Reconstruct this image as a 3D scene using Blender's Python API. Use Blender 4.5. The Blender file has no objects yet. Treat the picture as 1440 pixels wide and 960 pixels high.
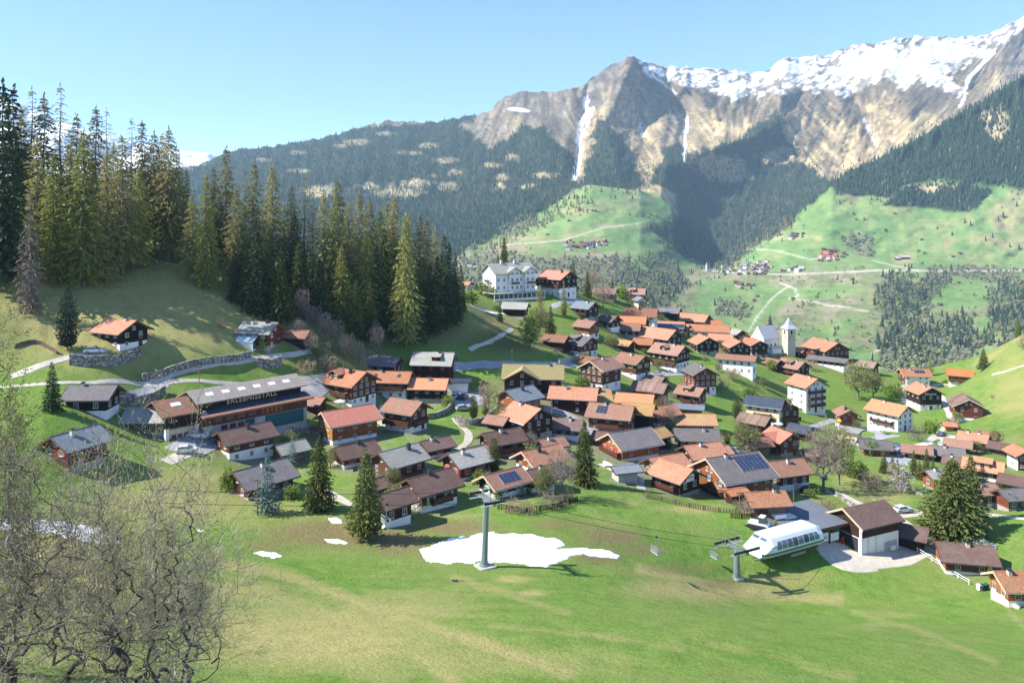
import bpy, bmesh, math, random
import numpy as np
from mathutils import Vector, Matrix
HAZE, EXPO = 0.55e-4, 1.08
random.seed(7); RNG = np.random.default_rng(11)
SC = bpy.context.scene
COL = SC.collection
R = math.radians
F, CX, HY = 1120.0, 720.0, 300.0        # focal length in photo pixels, optical axis, horizon row

# ------------------------------------------------------------------ helpers
def link(o):
    COL.objects.link(o); return o

def tag(o, label=None, cat=None, group=None, kind=None):
    if label: o['label'] = label
    if cat: o['category'] = cat
    if group: o['group'] = group
    if kind: o['kind'] = kind
    return o

def empty(name, loc, rz=0.0):
    o = bpy.data.objects.new(name, None); o.empty_display_size = 0.5
    o.location = loc; o.rotation_euler = (0, 0, rz)
    return link(o)

class MB:
    """collects polygons with material slots and builds one mesh"""
    def __init__(s): s.v = []; s.f = []; s.m = []; s.mats = []
    def slot(s, mat):
        if mat not in s.mats: s.mats.append(mat)
        return s.mats.index(mat)
    def poly(s, pts, mat):
        k = len(s.v); s.v += [tuple(p) for p in pts]
        s.f.append(tuple(range(k, k+len(pts)))); s.m.append(s.slot(mat))
    def mesh_part(s, vs, fs, mat):
        k = len(s.v); s.v += [tuple(p) for p in vs]; i = s.slot(mat)
        for f in fs: s.f.append(tuple(k+a for a in f)); s.m.append(i)
    def box(s, x0, x1, y0, y1, z0, z1, mat):
        vs = [(x0,y0,z0),(x1,y0,z0),(x1,y1,z0),(x0,y1,z0),(x0,y0,z1),(x1,y0,z1),(x1,y1,z1),(x0,y1,z1)]
        s.mesh_part(vs, [(0,3,2,1),(4,5,6,7),(0,1,5,4),(1,2,6,5),(2,3,7,6),(3,0,4,7)], mat)
    def prism(s, poly2, x0, x1, mat, axis='x'):
        """extrude a closed (a,b) outline; axis x: a->y, b->z; axis y: a->x, b->z; axis z: a->x, b->y"""
        n = len(poly2)
        def P(t, a, b): return {'x': (t,a,b), 'y': (a,t,b), 'z': (a,b,t)}[axis]
        vs = [P(x0,a,b) for a,b in poly2] + [P(x1,a,b) for a,b in poly2]
        fs = [tuple(range(n-1,-1,-1)), tuple(range(n, 2*n))] + [(i,(i+1)%n,(i+1)%n+n,i+n) for i in range(n)]
        s.mesh_part(vs, fs, mat)
    def tube(s, pts, rad, mat, n=6, cap=True):
        pts = [Vector(p) for p in pts]; rings = []
        if not hasattr(rad, '__len__'): rad = [rad]*len(pts)
        k = len(s.v); up = Vector((0.13,0.21,1))
        for i, p in enumerate(pts):
            d = (pts[min(i+1,len(pts)-1)] - pts[max(i-1,0)]).normalized()
            a = d.cross(up if abs(d.dot(up.normalized()))<0.97 else Vector((1,0,0))).normalized(); b = d.cross(a)
            for j in range(n):
                t = 2*math.pi*j/n
                s.v.append(tuple(p + (a*math.cos(t)+b*math.sin(t))*rad[i]))
        i_m = s.slot(mat)
        for i in range(len(pts)-1):
            for j in range(n):
                s.f.append((k+i*n+j, k+i*n+(j+1)%n, k+(i+1)*n+(j+1)%n, k+(i+1)*n+j)); s.m.append(i_m)
        if cap:
            s.f.append(tuple(k+j for j in range(n-1,-1,-1))); s.m.append(i_m)
            s.f.append(tuple(k+(len(pts)-1)*n+j for j in range(n))); s.m.append(i_m)
    def bar(s, p, q, r, mat, n=6): s.tube([p, q], r, mat, n)
    def mesh(s, name, smooth=False):
        me = bpy.data.meshes.new(name)
        me.from_pydata(s.v, [], s.f)
        for m in s.mats: me.materials.append(m)
        me.polygons.foreach_set('material_index', s.m)
        if smooth: me.polygons.foreach_set('use_smooth', [True]*len(s.f))
        me.update(); return me
    def build(s, name, parent=None, loc=(0,0,0), rz=0.0, smooth=False):
        return put(name, s.mesh(name, smooth), parent, loc, rz)

def put(name, me, parent=None, loc=(0,0,0), rz=0.0):
    o = bpy.data.objects.new(name, me); link(o)
    if parent: o.parent = parent
    o.location = loc; o.rotation_euler = (0,0,rz)
    return o

def np_mesh(name, verts, faces, mats, mi=None, smooth=False, attrs=None):
    """fast mesh from arrays; faces (n,3) or (n,4)"""
    me = bpy.data.meshes.new(name)
    nv, nf, k = len(verts), len(faces), faces.shape[1]
    me.vertices.add(nv); me.vertices.foreach_set('co', np.asarray(verts, np.float32).ravel())
    me.loops.add(nf*k); me.loops.foreach_set('vertex_index', np.asarray(faces, np.int32).ravel())
    me.polygons.add(nf); me.polygons.foreach_set('loop_start', np.arange(0, nf*k, k, dtype=np.int32))
    for m in mats: me.materials.append(m)
    if mi is not None: me.polygons.foreach_set('material_index', np.asarray(mi, np.int32))
    me.polygons.foreach_set('use_smooth', np.full(nf, smooth))
    me.update(calc_edges=True); me.validate()
    for an, (arr, kind) in (attrs or {}).items():
        a = me.attributes.new(an, kind, 'POINT')
        if kind == 'FLOAT': a.data.foreach_set('value', np.asarray(arr, np.float32).ravel())
        else: a.data.foreach_set('color', np.asarray(arr, np.float32).ravel())
    return me

def copy_tree(o, parent=None):
    c = o.copy(); COL.objects.link(c)
    if parent: c.parent = parent
    for ch in o.children: copy_tree(ch, c)
    return c

# ------------------------------------------------------------------ lattice noise
_T = RNG.random((256,256))
def vnoise(x, y):
    x = np.asarray(x, float); y = np.asarray(y, float)
    xi = np.floor(x).astype(int); yi = np.floor(y).astype(int); fx = x-xi; fy = y-yi
    fx = fx*fx*(3-2*fx); fy = fy*fy*(3-2*fy)
    a = _T[xi%256, yi%256]; b = _T[(xi+1)%256, yi%256]; c = _T[xi%256, (yi+1)%256]; d = _T[(xi+1)%256, (yi+1)%256]
    return (a*(1-fx)+b*fx)*(1-fy) + (c*(1-fx)+d*fx)*fy
def fbm(x, y, o=4):
    s = 0; a = 0.5; n = 0
    for i in range(o):
        s = s + a*vnoise(x*2**i+17.3*i, y*2**i+9.1*i); n += a; a *= 0.5
    return s/n
def smooth(t): t = np.clip(t,0,1); return t*t*(3-2*t)
def sdist(px, py, poly):
    """signed distance to a polygon, positive inside"""
    px = np.asarray(px,float); py = np.asarray(py,float)
    d = np.full(px.shape, 1e9); ins = np.zeros(px.shape, bool); n = len(poly)
    for i in range(n):
        (x0,y0),(x1,y1) = poly[i], poly[(i+1)%n]
        ex,ey = x1-x0,y1-y0; L = ex*ex+ey*ey+1e-9
        t = np.clip(((px-x0)*ex+(py-y0)*ey)/L,0,1)
        d = np.minimum(d, np.hypot(px-x0-t*ex, py-y0-t*ey))
        c = ((y0>py)!=(y1>py)); xs = x0+(py-y0)*ex/(ey if abs(ey)>1e-9 else 1e-9)
        ins ^= c & (px<xs)
    return np.where(ins,d,-d)
def ldist(px, py, line):
    d = np.full(np.shape(px), 1e9)
    for (x0,y0),(x1,y1) in zip(line, line[1:]):
        ex,ey = x1-x0,y1-y0; L = ex*ex+ey*ey+1e-9
        t = np.clip(((px-x0)*ex+(py-y0)*ey)/L,0,1)
        d = np.minimum(d, np.hypot(px-x0-t*ex, py-y0-t*ey))
    return d

# ------------------------------------------------------------------ materials
def lin(c):
    return tuple((x/12.92 if x<=0.04045 else ((x+0.055)/1.055)**2.4) for x in (v/255.0 for v in c))
MATS = {}
def nodes(name):
    m = bpy.data.materials.new(name); m.use_nodes = True
    nt = m.node_tree; b = nt.nodes['Principled BSDF']; MATS[name] = m
    return m, nt, b
def N(nt, kind, **kw):
    n = nt.nodes.new(kind)
    for k, v in kw.items():
        if k in n.inputs: n.inputs[k].default_value = v
        else: setattr(n, k, v)
    return n
def mixrgb(nt, fac, a, b, mode='MIX'):
    n = nt.nodes.new('ShaderNodeMix'); n.data_type = 'RGBA'; n.blend_type = mode
    for sock, val in ((n.inputs[0],fac),(n.inputs[6],a),(n.inputs[7],b)):
        if hasattr(val,'links'): nt.links.new(val, sock)
        elif hasattr(val,'__len__'): sock.default_value = (*val[:3],1)
        else: sock.default_value = val
    return n.outputs[2]
def mth(nt, op, a, b=0.0, clamp=False):
    n = nt.nodes.new('ShaderNodeMath'); n.operation = op; n.use_clamp = clamp
    for i, v in enumerate((a,b)):
        if hasattr(v,'links'): nt.links.new(v, n.inputs[i])
        else: n.inputs[i].default_value = v
    return n.outputs[0]
def ramp(nt, fac, a, b, lo, hi):
    n = nt.nodes.new('ShaderNodeMapRange'); n.clamp = True
    nt.links.new(fac, n.inputs[0])
    n.inputs[1].default_value = lo; n.inputs[2].default_value = hi; n.inputs[3].default_value = a; n.inputs[4].default_value = b
    return n.outputs[0]
def noise(nt, vec, scale, detail=5, rough=0.6, out='Fac'):
    n = N(nt,'ShaderNodeTexNoise'); n.inputs['Scale'].default_value = scale; n.inputs['Detail'].default_value = detail; n.inputs['Roughness'].default_value = rough
    nt.links.new(vec, n.inputs['Vector']); return n.outputs[out]

def simple(name, col, rough=0.7, metal=0.0, var=0.18, scale=1.2, spec=0.3):
    """plain surface with a soft mottled wear"""
    m, nt, b = nodes(name)
    tc = N(nt,'ShaderNodeTexCoord').outputs['Object']
    f = noise(nt, tc, scale)
    c = mixrgb(nt, ramp(nt,f,0,1,0.3,0.7), [x*(1-var) for x in col], [min(1,x*(1+var*0.6)) for x in col])
    nt.links.new(c, b.inputs['Base Color'])
    b.inputs['Roughness'].default_value = rough; b.inputs['Metallic'].default_value = metal
    b.inputs['Specular IOR Level'].default_value = spec
    return m

def tiles(name, col, col2, tile=(0.34,0.42), stain=(0.3,0.28,0.22), amt=0.35, rough=0.85):
    """roof covering: courses of tiles with per tile colour, lichen stains and bump"""
    m, nt, b = nodes(name)
    tc = N(nt,'ShaderNodeTexCoord').outputs['Object']
    br = N(nt,'ShaderNodeTexBrick'); nt.links.new(tc, br.inputs['Vector'])
    br.inputs['Scale'].default_value = 1.0; br.inputs['Brick Width'].default_value = tile[0]; br.inputs['Row Height'].default_value = tile[1]
    br.inputs['Mortar Size'].default_value = 0.03; br.inputs['Bias'].default_value = 0.0; br.inputs['Mortar Smooth'].default_value = 0.5
    br.inputs['Color1'].default_value = (*col,1); br.inputs['Color2'].default_value = (*col2,1)
    br.inputs['Mortar'].default_value = (*[x*0.55 for x in col],1)
    oi = N(nt,'ShaderNodeObjectInfo')
    add = N(nt,'ShaderNodeVectorMath'); add.operation='ADD'; nt.links.new(tc, add.inputs[0]); nt.links.new(oi.outputs['Location'], add.inputs[1])
    f = noise(nt, add.outputs[0], 0.35, 6, 0.7); f2 = noise(nt, add.outputs[0], 2.6, 4, 0.65)
    c = mixrgb(nt, ramp(nt,f,0,amt,0.45,0.72), br.outputs['Color'], stain)
    c = mixrgb(nt, ramp(nt,f2,0.0,0.5,0.42,0.75), c, [x*0.62 for x in col])
    v = N(nt,'ShaderNodeHueSaturation'); nt.links.new(c, v.inputs['Color'])
    nt.links.new(ramp(nt, oi.outputs['Random'],0.82,1.12,0,1), v.inputs['Value'])
    nt.links.new(ramp(nt, oi.outputs['Random'],1.0,0.85,0,1), v.inputs['Saturation'])
    nt.links.new(v.outputs[0], b.inputs['Base Color']); b.inputs['Roughness'].default_value = rough
    b.inputs['Specular IOR Level'].default_value = 0.25
    bu = N(nt,'ShaderNodeBump'); bu.inputs['Strength'].default_value = 0.5; bu.inputs['Distance'].default_value = 0.04
    nt.links.new(br.outputs['Fac'], bu.inputs['Height']); bu.invert = True; nt.links.new(bu.outputs[0], b.inputs['Normal'])
    return m

def planks(name, col, col2, row=0.28, rough=0.8):
    """timber walling: horizontal boards, streaked"""
    m, nt, b = nodes(name)
    tc = N(nt,'ShaderNodeTexCoord').outputs['Object']
    sp = N(nt,'ShaderNodeSeparateXYZ'); nt.links.new(tc, sp.inputs[0])
    cb = N(nt,'ShaderNodeCombineXYZ'); nt.links.new(mth(nt,'ADD',sp.outputs[0],sp.outputs[1]), cb.inputs[0]); nt.links.new(sp.outputs[2], cb.inputs[1])
    br = N(nt,'ShaderNodeTexBrick'); nt.links.new(cb.outputs[0], br.inputs['Vector'])
    br.inputs['Scale'].default_value = 1.0; br.inputs['Brick Width'].default_value = 3.1; br.inputs['Row Height'].default_value = row
    br.inputs['Mortar Size'].default_value = 0.035; br.inputs['Color1'].default_value = (*col,1); br.inputs['Color2'].default_value = (*col2,1)
    br.inputs['Mortar'].default_value = (*[x*0.3 for x in col],1)
    oi = N(nt,'ShaderNodeObjectInfo')
    mp = N(nt,'ShaderNodeMapping'); nt.links.new(tc, mp.inputs[0]); nt.links.new(oi.outputs['Location'], mp.inputs[1]); mp.inputs[3].default_value = (0.6,0.6,0.22)
    f = noise(nt, mp.outputs[0], 1.3, 5, 0.65)
    c = mixrgb(nt, ramp(nt,f,0,0.65,0.4,0.75), br.outputs['Color'], [x*0.45 for x in col])
    v = N(nt,'ShaderNodeHueSaturation'); nt.links.new(c, v.inputs['Color'])
    nt.links.new(ramp(nt, oi.outputs['Random'],0.75,1.25,0,1), v.inputs['Value'])
    nt.links.new(v.outputs[0], b.inputs['Base Color']); b.inputs['Roughness'].default_value = rough
    b.inputs['Specular IOR Level'].default_value = 0.2
    return m

def foliage(name, col, col2, trans=0.25):
    m, nt, b = nodes(name)
    g = N(nt,'ShaderNodeNewGeometry'); oi = N(nt,'ShaderNodeObjectInfo')
    f = noise(nt, g.outputs['Position'], 0.55, 4, 0.7)
    c = mixrgb(nt, ramp(nt,f,0,1,0.32,0.68), col, col2)
    v = N(nt,'ShaderNodeHueSaturation'); nt.links.new(c, v.inputs['Color'])
    nt.links.new(ramp(nt, oi.outputs['Random'],0.7,1.3,0,1), v.inputs['Value'])
    nt.links.new(ramp(nt, g.outputs['Random Per Island'],0.485,0.515,0,1), v.inputs['Hue'])
    nt.links.new(v.outputs[0], b.inputs['Base Color']); b.inputs['Roughness'].default_value = 0.75
    b.inputs['Specular IOR Level'].default_value = 0.15
    t = N(nt,'ShaderNodeBsdfTranslucent'); nt.links.new(v.outputs[0], t.inputs[0])
    mx = N(nt,'ShaderNodeMixShader'); mx.inputs[0].default_value = trans
    out = nt.nodes['Material Output']
    nt.links.new(b.outputs[0], mx.inputs[1]); nt.links.new(t.outputs[0], mx.inputs[2]); nt.links.new(mx.outputs[0], out.inputs[0])
    return m

def glass_pane(name, col=(0.03,0.04,0.05), rough=0.12):
    m, nt, b = nodes(name)
    oi = N(nt,'ShaderNodeObjectInfo')
    c = mixrgb(nt, oi.outputs['Random'], [x*0.5 for x in col], [x*2.2 for x in col])
    nt.links.new(c, b.inputs['Base Color']); b.inputs['Roughness'].default_value = rough
    return m

ROOF = {
 'orange': tiles('roof_orange', lin((192,126,82)), lin((166,102,68))),
 'bright': tiles('roof_bright', lin((210,134,80)), lin((196,118,68)), amt=0.12),
 'red':    tiles('roof_red', lin((198,114,84)), lin((180,98,72)), amt=0.2),
 'tan':    tiles('roof_tan', lin((190,134,98)), lin((160,102,74)), stain=lin((150,128,96)), amt=0.6),
 'pink':   tiles('roof_pink', lin((172,130,108)), lin((154,112,94)), amt=0.3),
 'brown':  tiles('roof_brown', lin((120,94,84)), lin((106,80,72)), amt=0.25),
 'brownred': tiles('roof_brownred', lin((160,114,88)), lin((142,98,76)), amt=0.3),
 'dark':   tiles('roof_dark', lin((122,117,115)), lin((106,100,100)), amt=0.3),
 'grey':   tiles('roof_grey', lin((160,160,150)), lin((148,148,138)), tile=(0.6,0.9), stain=lin((128,128,112)), amt=0.5),
 'greybrown': tiles('roof_greybrown', lin((164,154,144)), lin((150,140,130)), tile=(1.0,2.2), amt=0.35),
 'slate':  tiles('roof_slate', lin((120,130,136)), lin((108,118,126)), tile=(0.6,0.6), amt=0.3),
 'blue':   tiles('roof_blue', lin((66,74,88)), lin((58,66,80)), tile=(0.5,3.0), amt=0.1, rough=0.45),
 'mossy':  tiles('roof_mossy', lin((170,156,108)), lin((152,138,94)), stain=lin((150,148,84)), amt=0.7),
 'mosstan':tiles('roof_mosstan', lin((184,134,84)), lin((170,118,76)), stain=lin((164,158,84)), amt=0.85),
 'rust':   tiles('roof_rust', lin((150,120,104)), lin((112,84,70)), tile=(0.9,4.0), amt=0.5),
 'flat':   tiles('roof_flat', lin((112,118,128)), lin((106,112,122)), tile=(1.0,8.0), amt=0.1),
}
WALL = {
 'dark':   planks('wood_dark', lin((62,43,35)), lin((48,33,28))),
 'black':  planks('wood_black', lin((42,33,30)), lin((34,27,25))),
 'brown':  planks('wood_brown', lin((104,68,50)), lin((86,54,40))),
 'orange': planks('wood_orange', lin((164,102,60)), lin((146,86,50))),
 'yellow': planks('wood_yellow', lin((206,150,80)), lin((194,136,68))),
 'grey':   planks('wood_grey', lin((140,122,104)), lin((120,102,86))),
 'redbrown': planks('wood_redbrown', lin((122,68,50)), lin((106,56,42))),
 'white':  simple('render_white', lin((232,230,224)), 0.9, var=0.06, scale=0.6),
 'cream':  simple('render_cream', lin((228,208,172)), 0.9, var=0.08, scale=0.6),
 'stone':  simple('render_stone', lin((164,158,148)), 0.95, var=0.35, scale=2.2),
 'concrete': simple('concrete', lin((172,170,164)), 0.9, var=0.15, scale=0.8),
}
M_FRAME = simple('paint_white', lin((226,226,222)), 0.6, var=0.05)
M_WIN = simple('window_frame_white', lin((184,180,172)), 0.7, var=0.2, scale=0.5)
M_FRAMEWOOD = simple('paint_wood_frame', lin((150,104,70)), 0.6, var=0.1)
M_PANE = glass_pane('window_glass')
M_BARGE = simple('bargeboard_pale', lin((196,172,146)), 0.7, var=0.15)
M_BARGED = simple('bargeboard_dark', lin((92,66,52)), 0.7, var=0.15)
M_RED = simple('paint_red', lin((196,44,40)), 0.6, var=0.12)
M_GREEN = simple('paint_green', lin((40,128,86)), 0.6, var=0.12)
M_TEAL = simple('paint_teal', lin((24,84,92)), 0.6, var=0.12)
M_LGREEN = simple('paint_light_green', lin((150,200,150)), 0.6, var=0.12)
M_STEEL = simple('steel_galvanised', lin((150,158,158)), 0.45, metal=0.6, var=0.12)
M_GSTEEL = simple('steel_grey_green', lin((124,142,142)), 0.5, metal=0.3, var=0.12)
M_DSTEEL = simple('steel_dark', lin((66,70,74)), 0.5, metal=0.4, var=0.15)
M_SOLAR = simple('solar_cells', lin((50,60,84)), 0.18, var=0.15, scale=3, spec=0.6)
M_SOLARK = simple('solar_black', lin((58,64,68)), 0.25, var=0.1, scale=3, spec=0.5)
M_ALU = simple('aluminium', lin((200,204,208)), 0.4, metal=0.7, var=0.05)
M_STUCCO = simple('chimney_render', lin((190,184,174)), 0.9, var=0.15)
M_RUBBER = simple('rubber', lin((32,32,34)), 0.9, var=0.1)
M_BARK = simple('bark_brown', lin((88,74,62)), 0.95, var=0.35, scale=5)
M_BARKG = simple('bark_grey', lin((122,114,106)), 0.95, var=0.35, scale=5)
M_TWIG = simple('twig_grey', lin((132,120,112)), 0.95, var=0.25, scale=1.5)
M_YELLOW = simple('awning_yellow', lin((232,190,60)), 0.8, var=0.08)
M_BLUE = simple('tarpaulin_blue', lin((60,96,160)), 0.6, var=0.1)
M_CLOTH = simple('cloth_white', lin((232,232,230)), 0.9, var=0.05)

# ------------------------------------------------------------------ the village hillside as a height field
CP = [(-200,1130,30),(150,1130,31),(500,1130,34),(720,1130,36),(1000,1130,39),(1250,1130,43),(1440,1130,46),(1650,1130,50),(-200,1400,17),(200,1400,18),(720,1400,20),(1200,1400,21),(1650,1400,23),(-200,960,42),(0,960,45),(150,960,48),(300,960,53),(500,960,56),(720,960,58),(1000,960,63),(1250,960,69),(1440,960,75),(1650,960,82),(300,860,78),(720,860,85),(1000,870,95),(1250,880,112),(1440,880,122),(1600,860,125),(680,797,118),(740,752,133),(615,725,143),(515,757,129),(400,790,112),(160,760,104),(0,735,99),(-200,720,95),(1040,812,142),(900,775,138),(1110,792,150),(1000,745,153),(1230,772,160),(1340,755,168),(1360,808,152),(1440,850,136),(1600,840,140),(820,682,167),(760,702,154),(900,690,168),(950,695,171),(1040,703,173),(1110,690,186),(1075,723,160),(1070,612,232),(870,645,194),(735,612,200),(660,605,196),(490,622,181),(570,608,189),(500,568,205),(440,582,196),(610,566,218),(615,537,236),(550,560,222),(700,514,256),(745,556,234),(840,550,255),(890,533,278),(985,551,285),(975,570,268),(1040,523,318),(940,518,306),(910,492,335),(815,503,292),(780,490,292),(825,448,338),(715,420,345),(785,418,350),(730,445,318),(890,424,395),(900,472,350),(960,460,400),(1005,492,370),(1060,492,392),(1100,498,390),(1160,515,375),(1135,580,300),(1250,607,266),(1190,618,255),(1112,530,352),(1080,594,268),(1300,577,325),(1355,590,305),(1290,541,375),(1350,540,372),(1230,522,402),(1440,478,360),(1400,505,362),(1560,440,360),(1330,512,408),(1600,560,290),(1440,560,300),(1390,634,242),(1440,655,226),(1390,712,188),(1260,645,224),(1160,665,208),(1310,690,195),(1440,740,168),(1600,690,190),(450,722,139),(350,702,145),(345,650,164),(270,632,161),(330,612,173),(215,615,164),(110,660,141),(130,585,161),(60,592,150),(0,545,166),(-200,540,160),(200,545,180),(370,545,196),(165,502,183),(250,500,191),(340,493,204),(420,493,212),(500,508,226),(100,440,197),(250,440,207),(330,435,220),(100,390,212),(200,390,222),(280,375,236),(0,400,196),(-200,390,190),(0,335,226),(150,335,250),(330,350,258),(-200,310,225),(420,435,240),(450,450,238),(560,482,248),(640,470,266),(650,430,290),(690,470,281),(740,500,274),(560,430,275),(680,430,318),(450,370,285),(560,385,320)]
BY = [(-200,320,2),(0,330,2),(150,330,-1),(330,320,-12),(450,350,-22),(560,390,-36),(-200,500,-5),(0,500,-8),(330,480,-40),(560,520,-80),(650,400,-40),(720,430,-45),(820,430,-52),(900,450,-58),(960,460,-66),(1060,450,-80),(1160,440,-92),(1230,450,-98),(1330,470,-104),(1440,450,-75),(1600,450,-40),(650,520,-95),(800,560,-125),(960,560,-125),(1100,540,-130),(1230,540,-140),(1350,540,-140),(1480,560,-120),(1650,560,-90),(-200,760,-120),(100,760,-130),(400,760,-170),(700,760,-210),(960,760,-220),(1230,760,-230),(1650,760,-210)]
def tps(P, lam=2e-4, SX=0.85):
    P = np.array(P); n = len(P); A = np.stack([P[:,0], P[:,1]*SX],1)
    U = lambda r2: np.where(r2>0, r2*np.log(r2+1e-12), 0)
    K = U(((A[:,None]-A[None])**2).sum(-1)) + lam*np.eye(n); Q = np.c_[np.ones(n),A]
    M_ = np.zeros((n+3,n+3)); M_[:n,:n]=K; M_[:n,n:]=Q; M_[n:,:n]=Q.T
    s = np.linalg.solve(M_, np.r_[P[:,2],0,0,0])
    def f(u, v):
        B = np.stack([u.ravel(), v.ravel()*SX],1); o = np.empty(len(B))
        for i in range(0,len(B),20000):
            b = B[i:i+20000]; o[i:i+20000] = U(((b[:,None]-A[None])**2).sum(-1))@s[:n] + np.c_[np.ones(len(b)),b]@s[n:]
        return o.reshape(u.shape)
    return f
_f = tps([((a-CX)/F, math.log(Y), -(b-HY)/F*Y) for a,b,Y in CP] + [((a-CX)/F, math.log(Y), Z) for a,Y,Z in BY])
GU = np.arange(-300,1761,5.0); GV = np.log(22.0)+np.arange(0,440)*0.00805     # columns (px) and rows (log depth)
UU, VV = np.meshgrid((GU-CX)/F, GV)
YY = np.exp(VV); XX = UU*YY
# coarse field on every third row and column, refined bilinearly, then small relief
ZZ = _f(UU[::3,::3], VV[::3,::3])
def up(a, idx, n, ax):
    i = np.clip(np.arange(n)/3.0, 0, a.shape[ax]-1); i0 = np.minimum(i.astype(int), a.shape[ax]-2); t = i-i0
    A0 = np.take(a,i0,ax); A1 = np.take(a,i0+1,ax); sh = [1,1]; sh[ax] = n; t = t.reshape(sh)
    return A0*(1-t)+A1*t
ZZ = up(up(ZZ,None,len(GV),0),None,len(GU),1)
PYY = HY - F*ZZ/YY; PXX = np.broadcast_to(GU, PYY.shape)
wild = np.clip(np.exp(-((PXX-200)/300)**2-((PYY-430)/90)**2) + np.exp(-((PXX-1430)/70)**2-((PYY-540)/70)**2) + np.exp(-((PXX-1080)/120)**2-((PYY-545)/25)**2) + np.exp(-((PXX-690)/110)**2-((PYY-460)/40)**2),0,1)
ZZ = ZZ + (fbm(XX/14,YY/14,3)-0.5)*1.3*(0.4+wild) + (fbm(XX/2.7+40,YY/2.7,3)-0.5)*(0.16+0.55*wild)
def ground(X, Y):
    X = np.asarray(X,float); Y = np.asarray(Y,float)
    c = np.clip((X/Y*F+CX-GU[0])/5.0, 0, len(GU)-1.001); r = np.clip((np.log(Y)-GV[0])/0.00805, 0, len(GV)-1.001)
    ci = c.astype(int); ri = r.astype(int); fc = c-ci; fr = r-ri
    return (ZZ[ri,ci]*(1-fc)+ZZ[ri,ci+1]*fc)*(1-fr) + (ZZ[ri+1,ci]*(1-fc)+ZZ[ri+1,ci+1]*fc)*fr
def at(px, py, ymin=0):
    """where the line of sight through a photo pixel meets the hillside"""
    c = np.clip((px-GU[0])/5.0, 0, len(GU)-1.001); ci = int(c); fc = c-ci
    z = ZZ[:,ci]*(1-fc)+ZZ[:,ci+1]*fc; Ys = np.exp(GV); p = HY-F*z/Ys
    ok = (p <= py) & (Ys >= ymin); k = int(np.argmax(ok)) if ok.any() else int(np.argmin(p))
    if k > 0 and ok.any() and p[k-1] > py: t = (p[k-1]-py)/(p[k-1]-p[k]); Y = Ys[k-1]*(1-t)+Ys[k]*t
    else: Y = Ys[k]
    X = (px-CX)/F*Y
    return Vector((X, Y, float(ground(X,Y))))

# cover of the hillside: lush grass, dry grass, bare worn earth, dark scrub (all fixed to the ground)
def blobs(px, py, L):
    s = np.zeros(px.shape)
    for a,b,rx,ry,k in L: s = np.maximum(s, k*np.exp(-((px-a)/rx)**2-((py-b)/ry)**2))
    return s
BAND=np.zeros(PXX.shape)
for ln_,w_,k_ in [([(300,795),(380,803),(460,828),(560,868),(680,908),(800,945)],13,.75),([(340,830),(450,860),(560,910),(640,955)],16,.6),([(900,800),(1000,822),(1090,838),(1180,842)],9,.8),([(1200,860),(1290,885),(1400,930)],7,.5),([(640,815),(720,835),(800,860)],8,.55),([(1000,905),(1100,925),(1200,950)],10,.5),([(1390,800),(1420,860),(1440,880)],6,.5),([(690,880),(850,895),(960,915)],8,.5)]: BAND=np.maximum(BAND,k_*np.exp(-(ldist(PXX,PYY,ln_)/w_)**2))
DRY = blobs(PXX,PYY,[(200,440,260,80,1.15),(60,420,130,60,.9),(420,900,260,55,.85),(560,850,150,30,.6),(330,830,110,28,.7),(700,930,260,28,.5),(980,905,150,20,.3),(1440,550,80,70,.6),(1400,500,50,30,.55),
  (1090,545,90,22,.45),(690,455,70,30,.7),(760,480,40,22,.6),(1010,830,150,18,.9),(1100,815,90,14,.8),(1230,880,40,10,.5),(1300,905,60,9,.4),(1240,690,60,22,.75),(1200,675,40,18,.6),(1150,700,30,20,.5),(250,700,180,60,.75),(80,800,220,90,.85),(200,880,260,70,.6),(720,700,30,12,.7),
  (980,715,70,8,.75),(880,705,60,16,.35),(720,815,30,5,.9),(747,833,26,4,.9),(860,735,60,22,.4),(1130,810,60,14,.7),(1270,865,50,6,.5),(640,725,70,14,.5),(1440,470,60,15,.9),(350,500,40,14,.5),(1310,410,10,5,0),(520,640,20,10,.5),(750,590,10,6,.6)])
DRY=np.maximum(DRY,BAND)
BRN = blobs(PXX,PYY,[(470,750,120,22,.9),(380,765,60,20,.6),(560,762,60,22,.85),(640,742,80,14,.8),(860,755,60,18,.75),(790,738,60,14,.6),(900,772,50,14,.6),(960,800,70,14,.5),(1015,822,60,14,.55),(1080,835,60,10,.35),(845,783,40,12,.8),(600,780,20,14,.7),(620,800,40,6,.4),(500,505,70,22,.6),(745,490,30,14,.5),(1200,500,50,8,.0),(1075,730,20,14,.8),(640,470,60,26,.5),(1140,505,30,12,.5)])
DRK = blobs(PXX,PYY,[(60,370,160,50,.75),(250,350,140,40,.5),(470,430,120,55,.95),(600,440,70,55,.95),(540,470,70,40,.9),(700,480,70,24,.85),(680,440,40,30,.7),(450,500,70,26,.8),(0,470,60,60,.5),(20,560,60,60,.4),(330,690,40,20,.3)])
M_GROUND, nt, b = nodes('hillside_turf')
g = N(nt,'ShaderNodeNewGeometry').outputs['Position']
def attr(nt, n): 
    a = N(nt,'ShaderNodeAttribute'); a.attribute_name = n; return a.outputs['Fac']
n1 = noise(nt,g,0.045,6,0.65); n2 = noise(nt,g,0.35,6,0.7); n3 = noise(nt,g,2.2,5,0.75); n4 = noise(nt,g,0.012,4,0.6)
c = mixrgb(nt, ramp(nt,n2,0,1,0.35,0.68), lin((86,122,44)), lin((116,148,62)))
c = mixrgb(nt, ramp(nt,n1,0,0.75,0.42,0.66), c, lin((126,138,74)))
c = mixrgb(nt, ramp(nt,n3,0,0.6,0.5,0.75), c, lin((70,92,38)))
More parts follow.
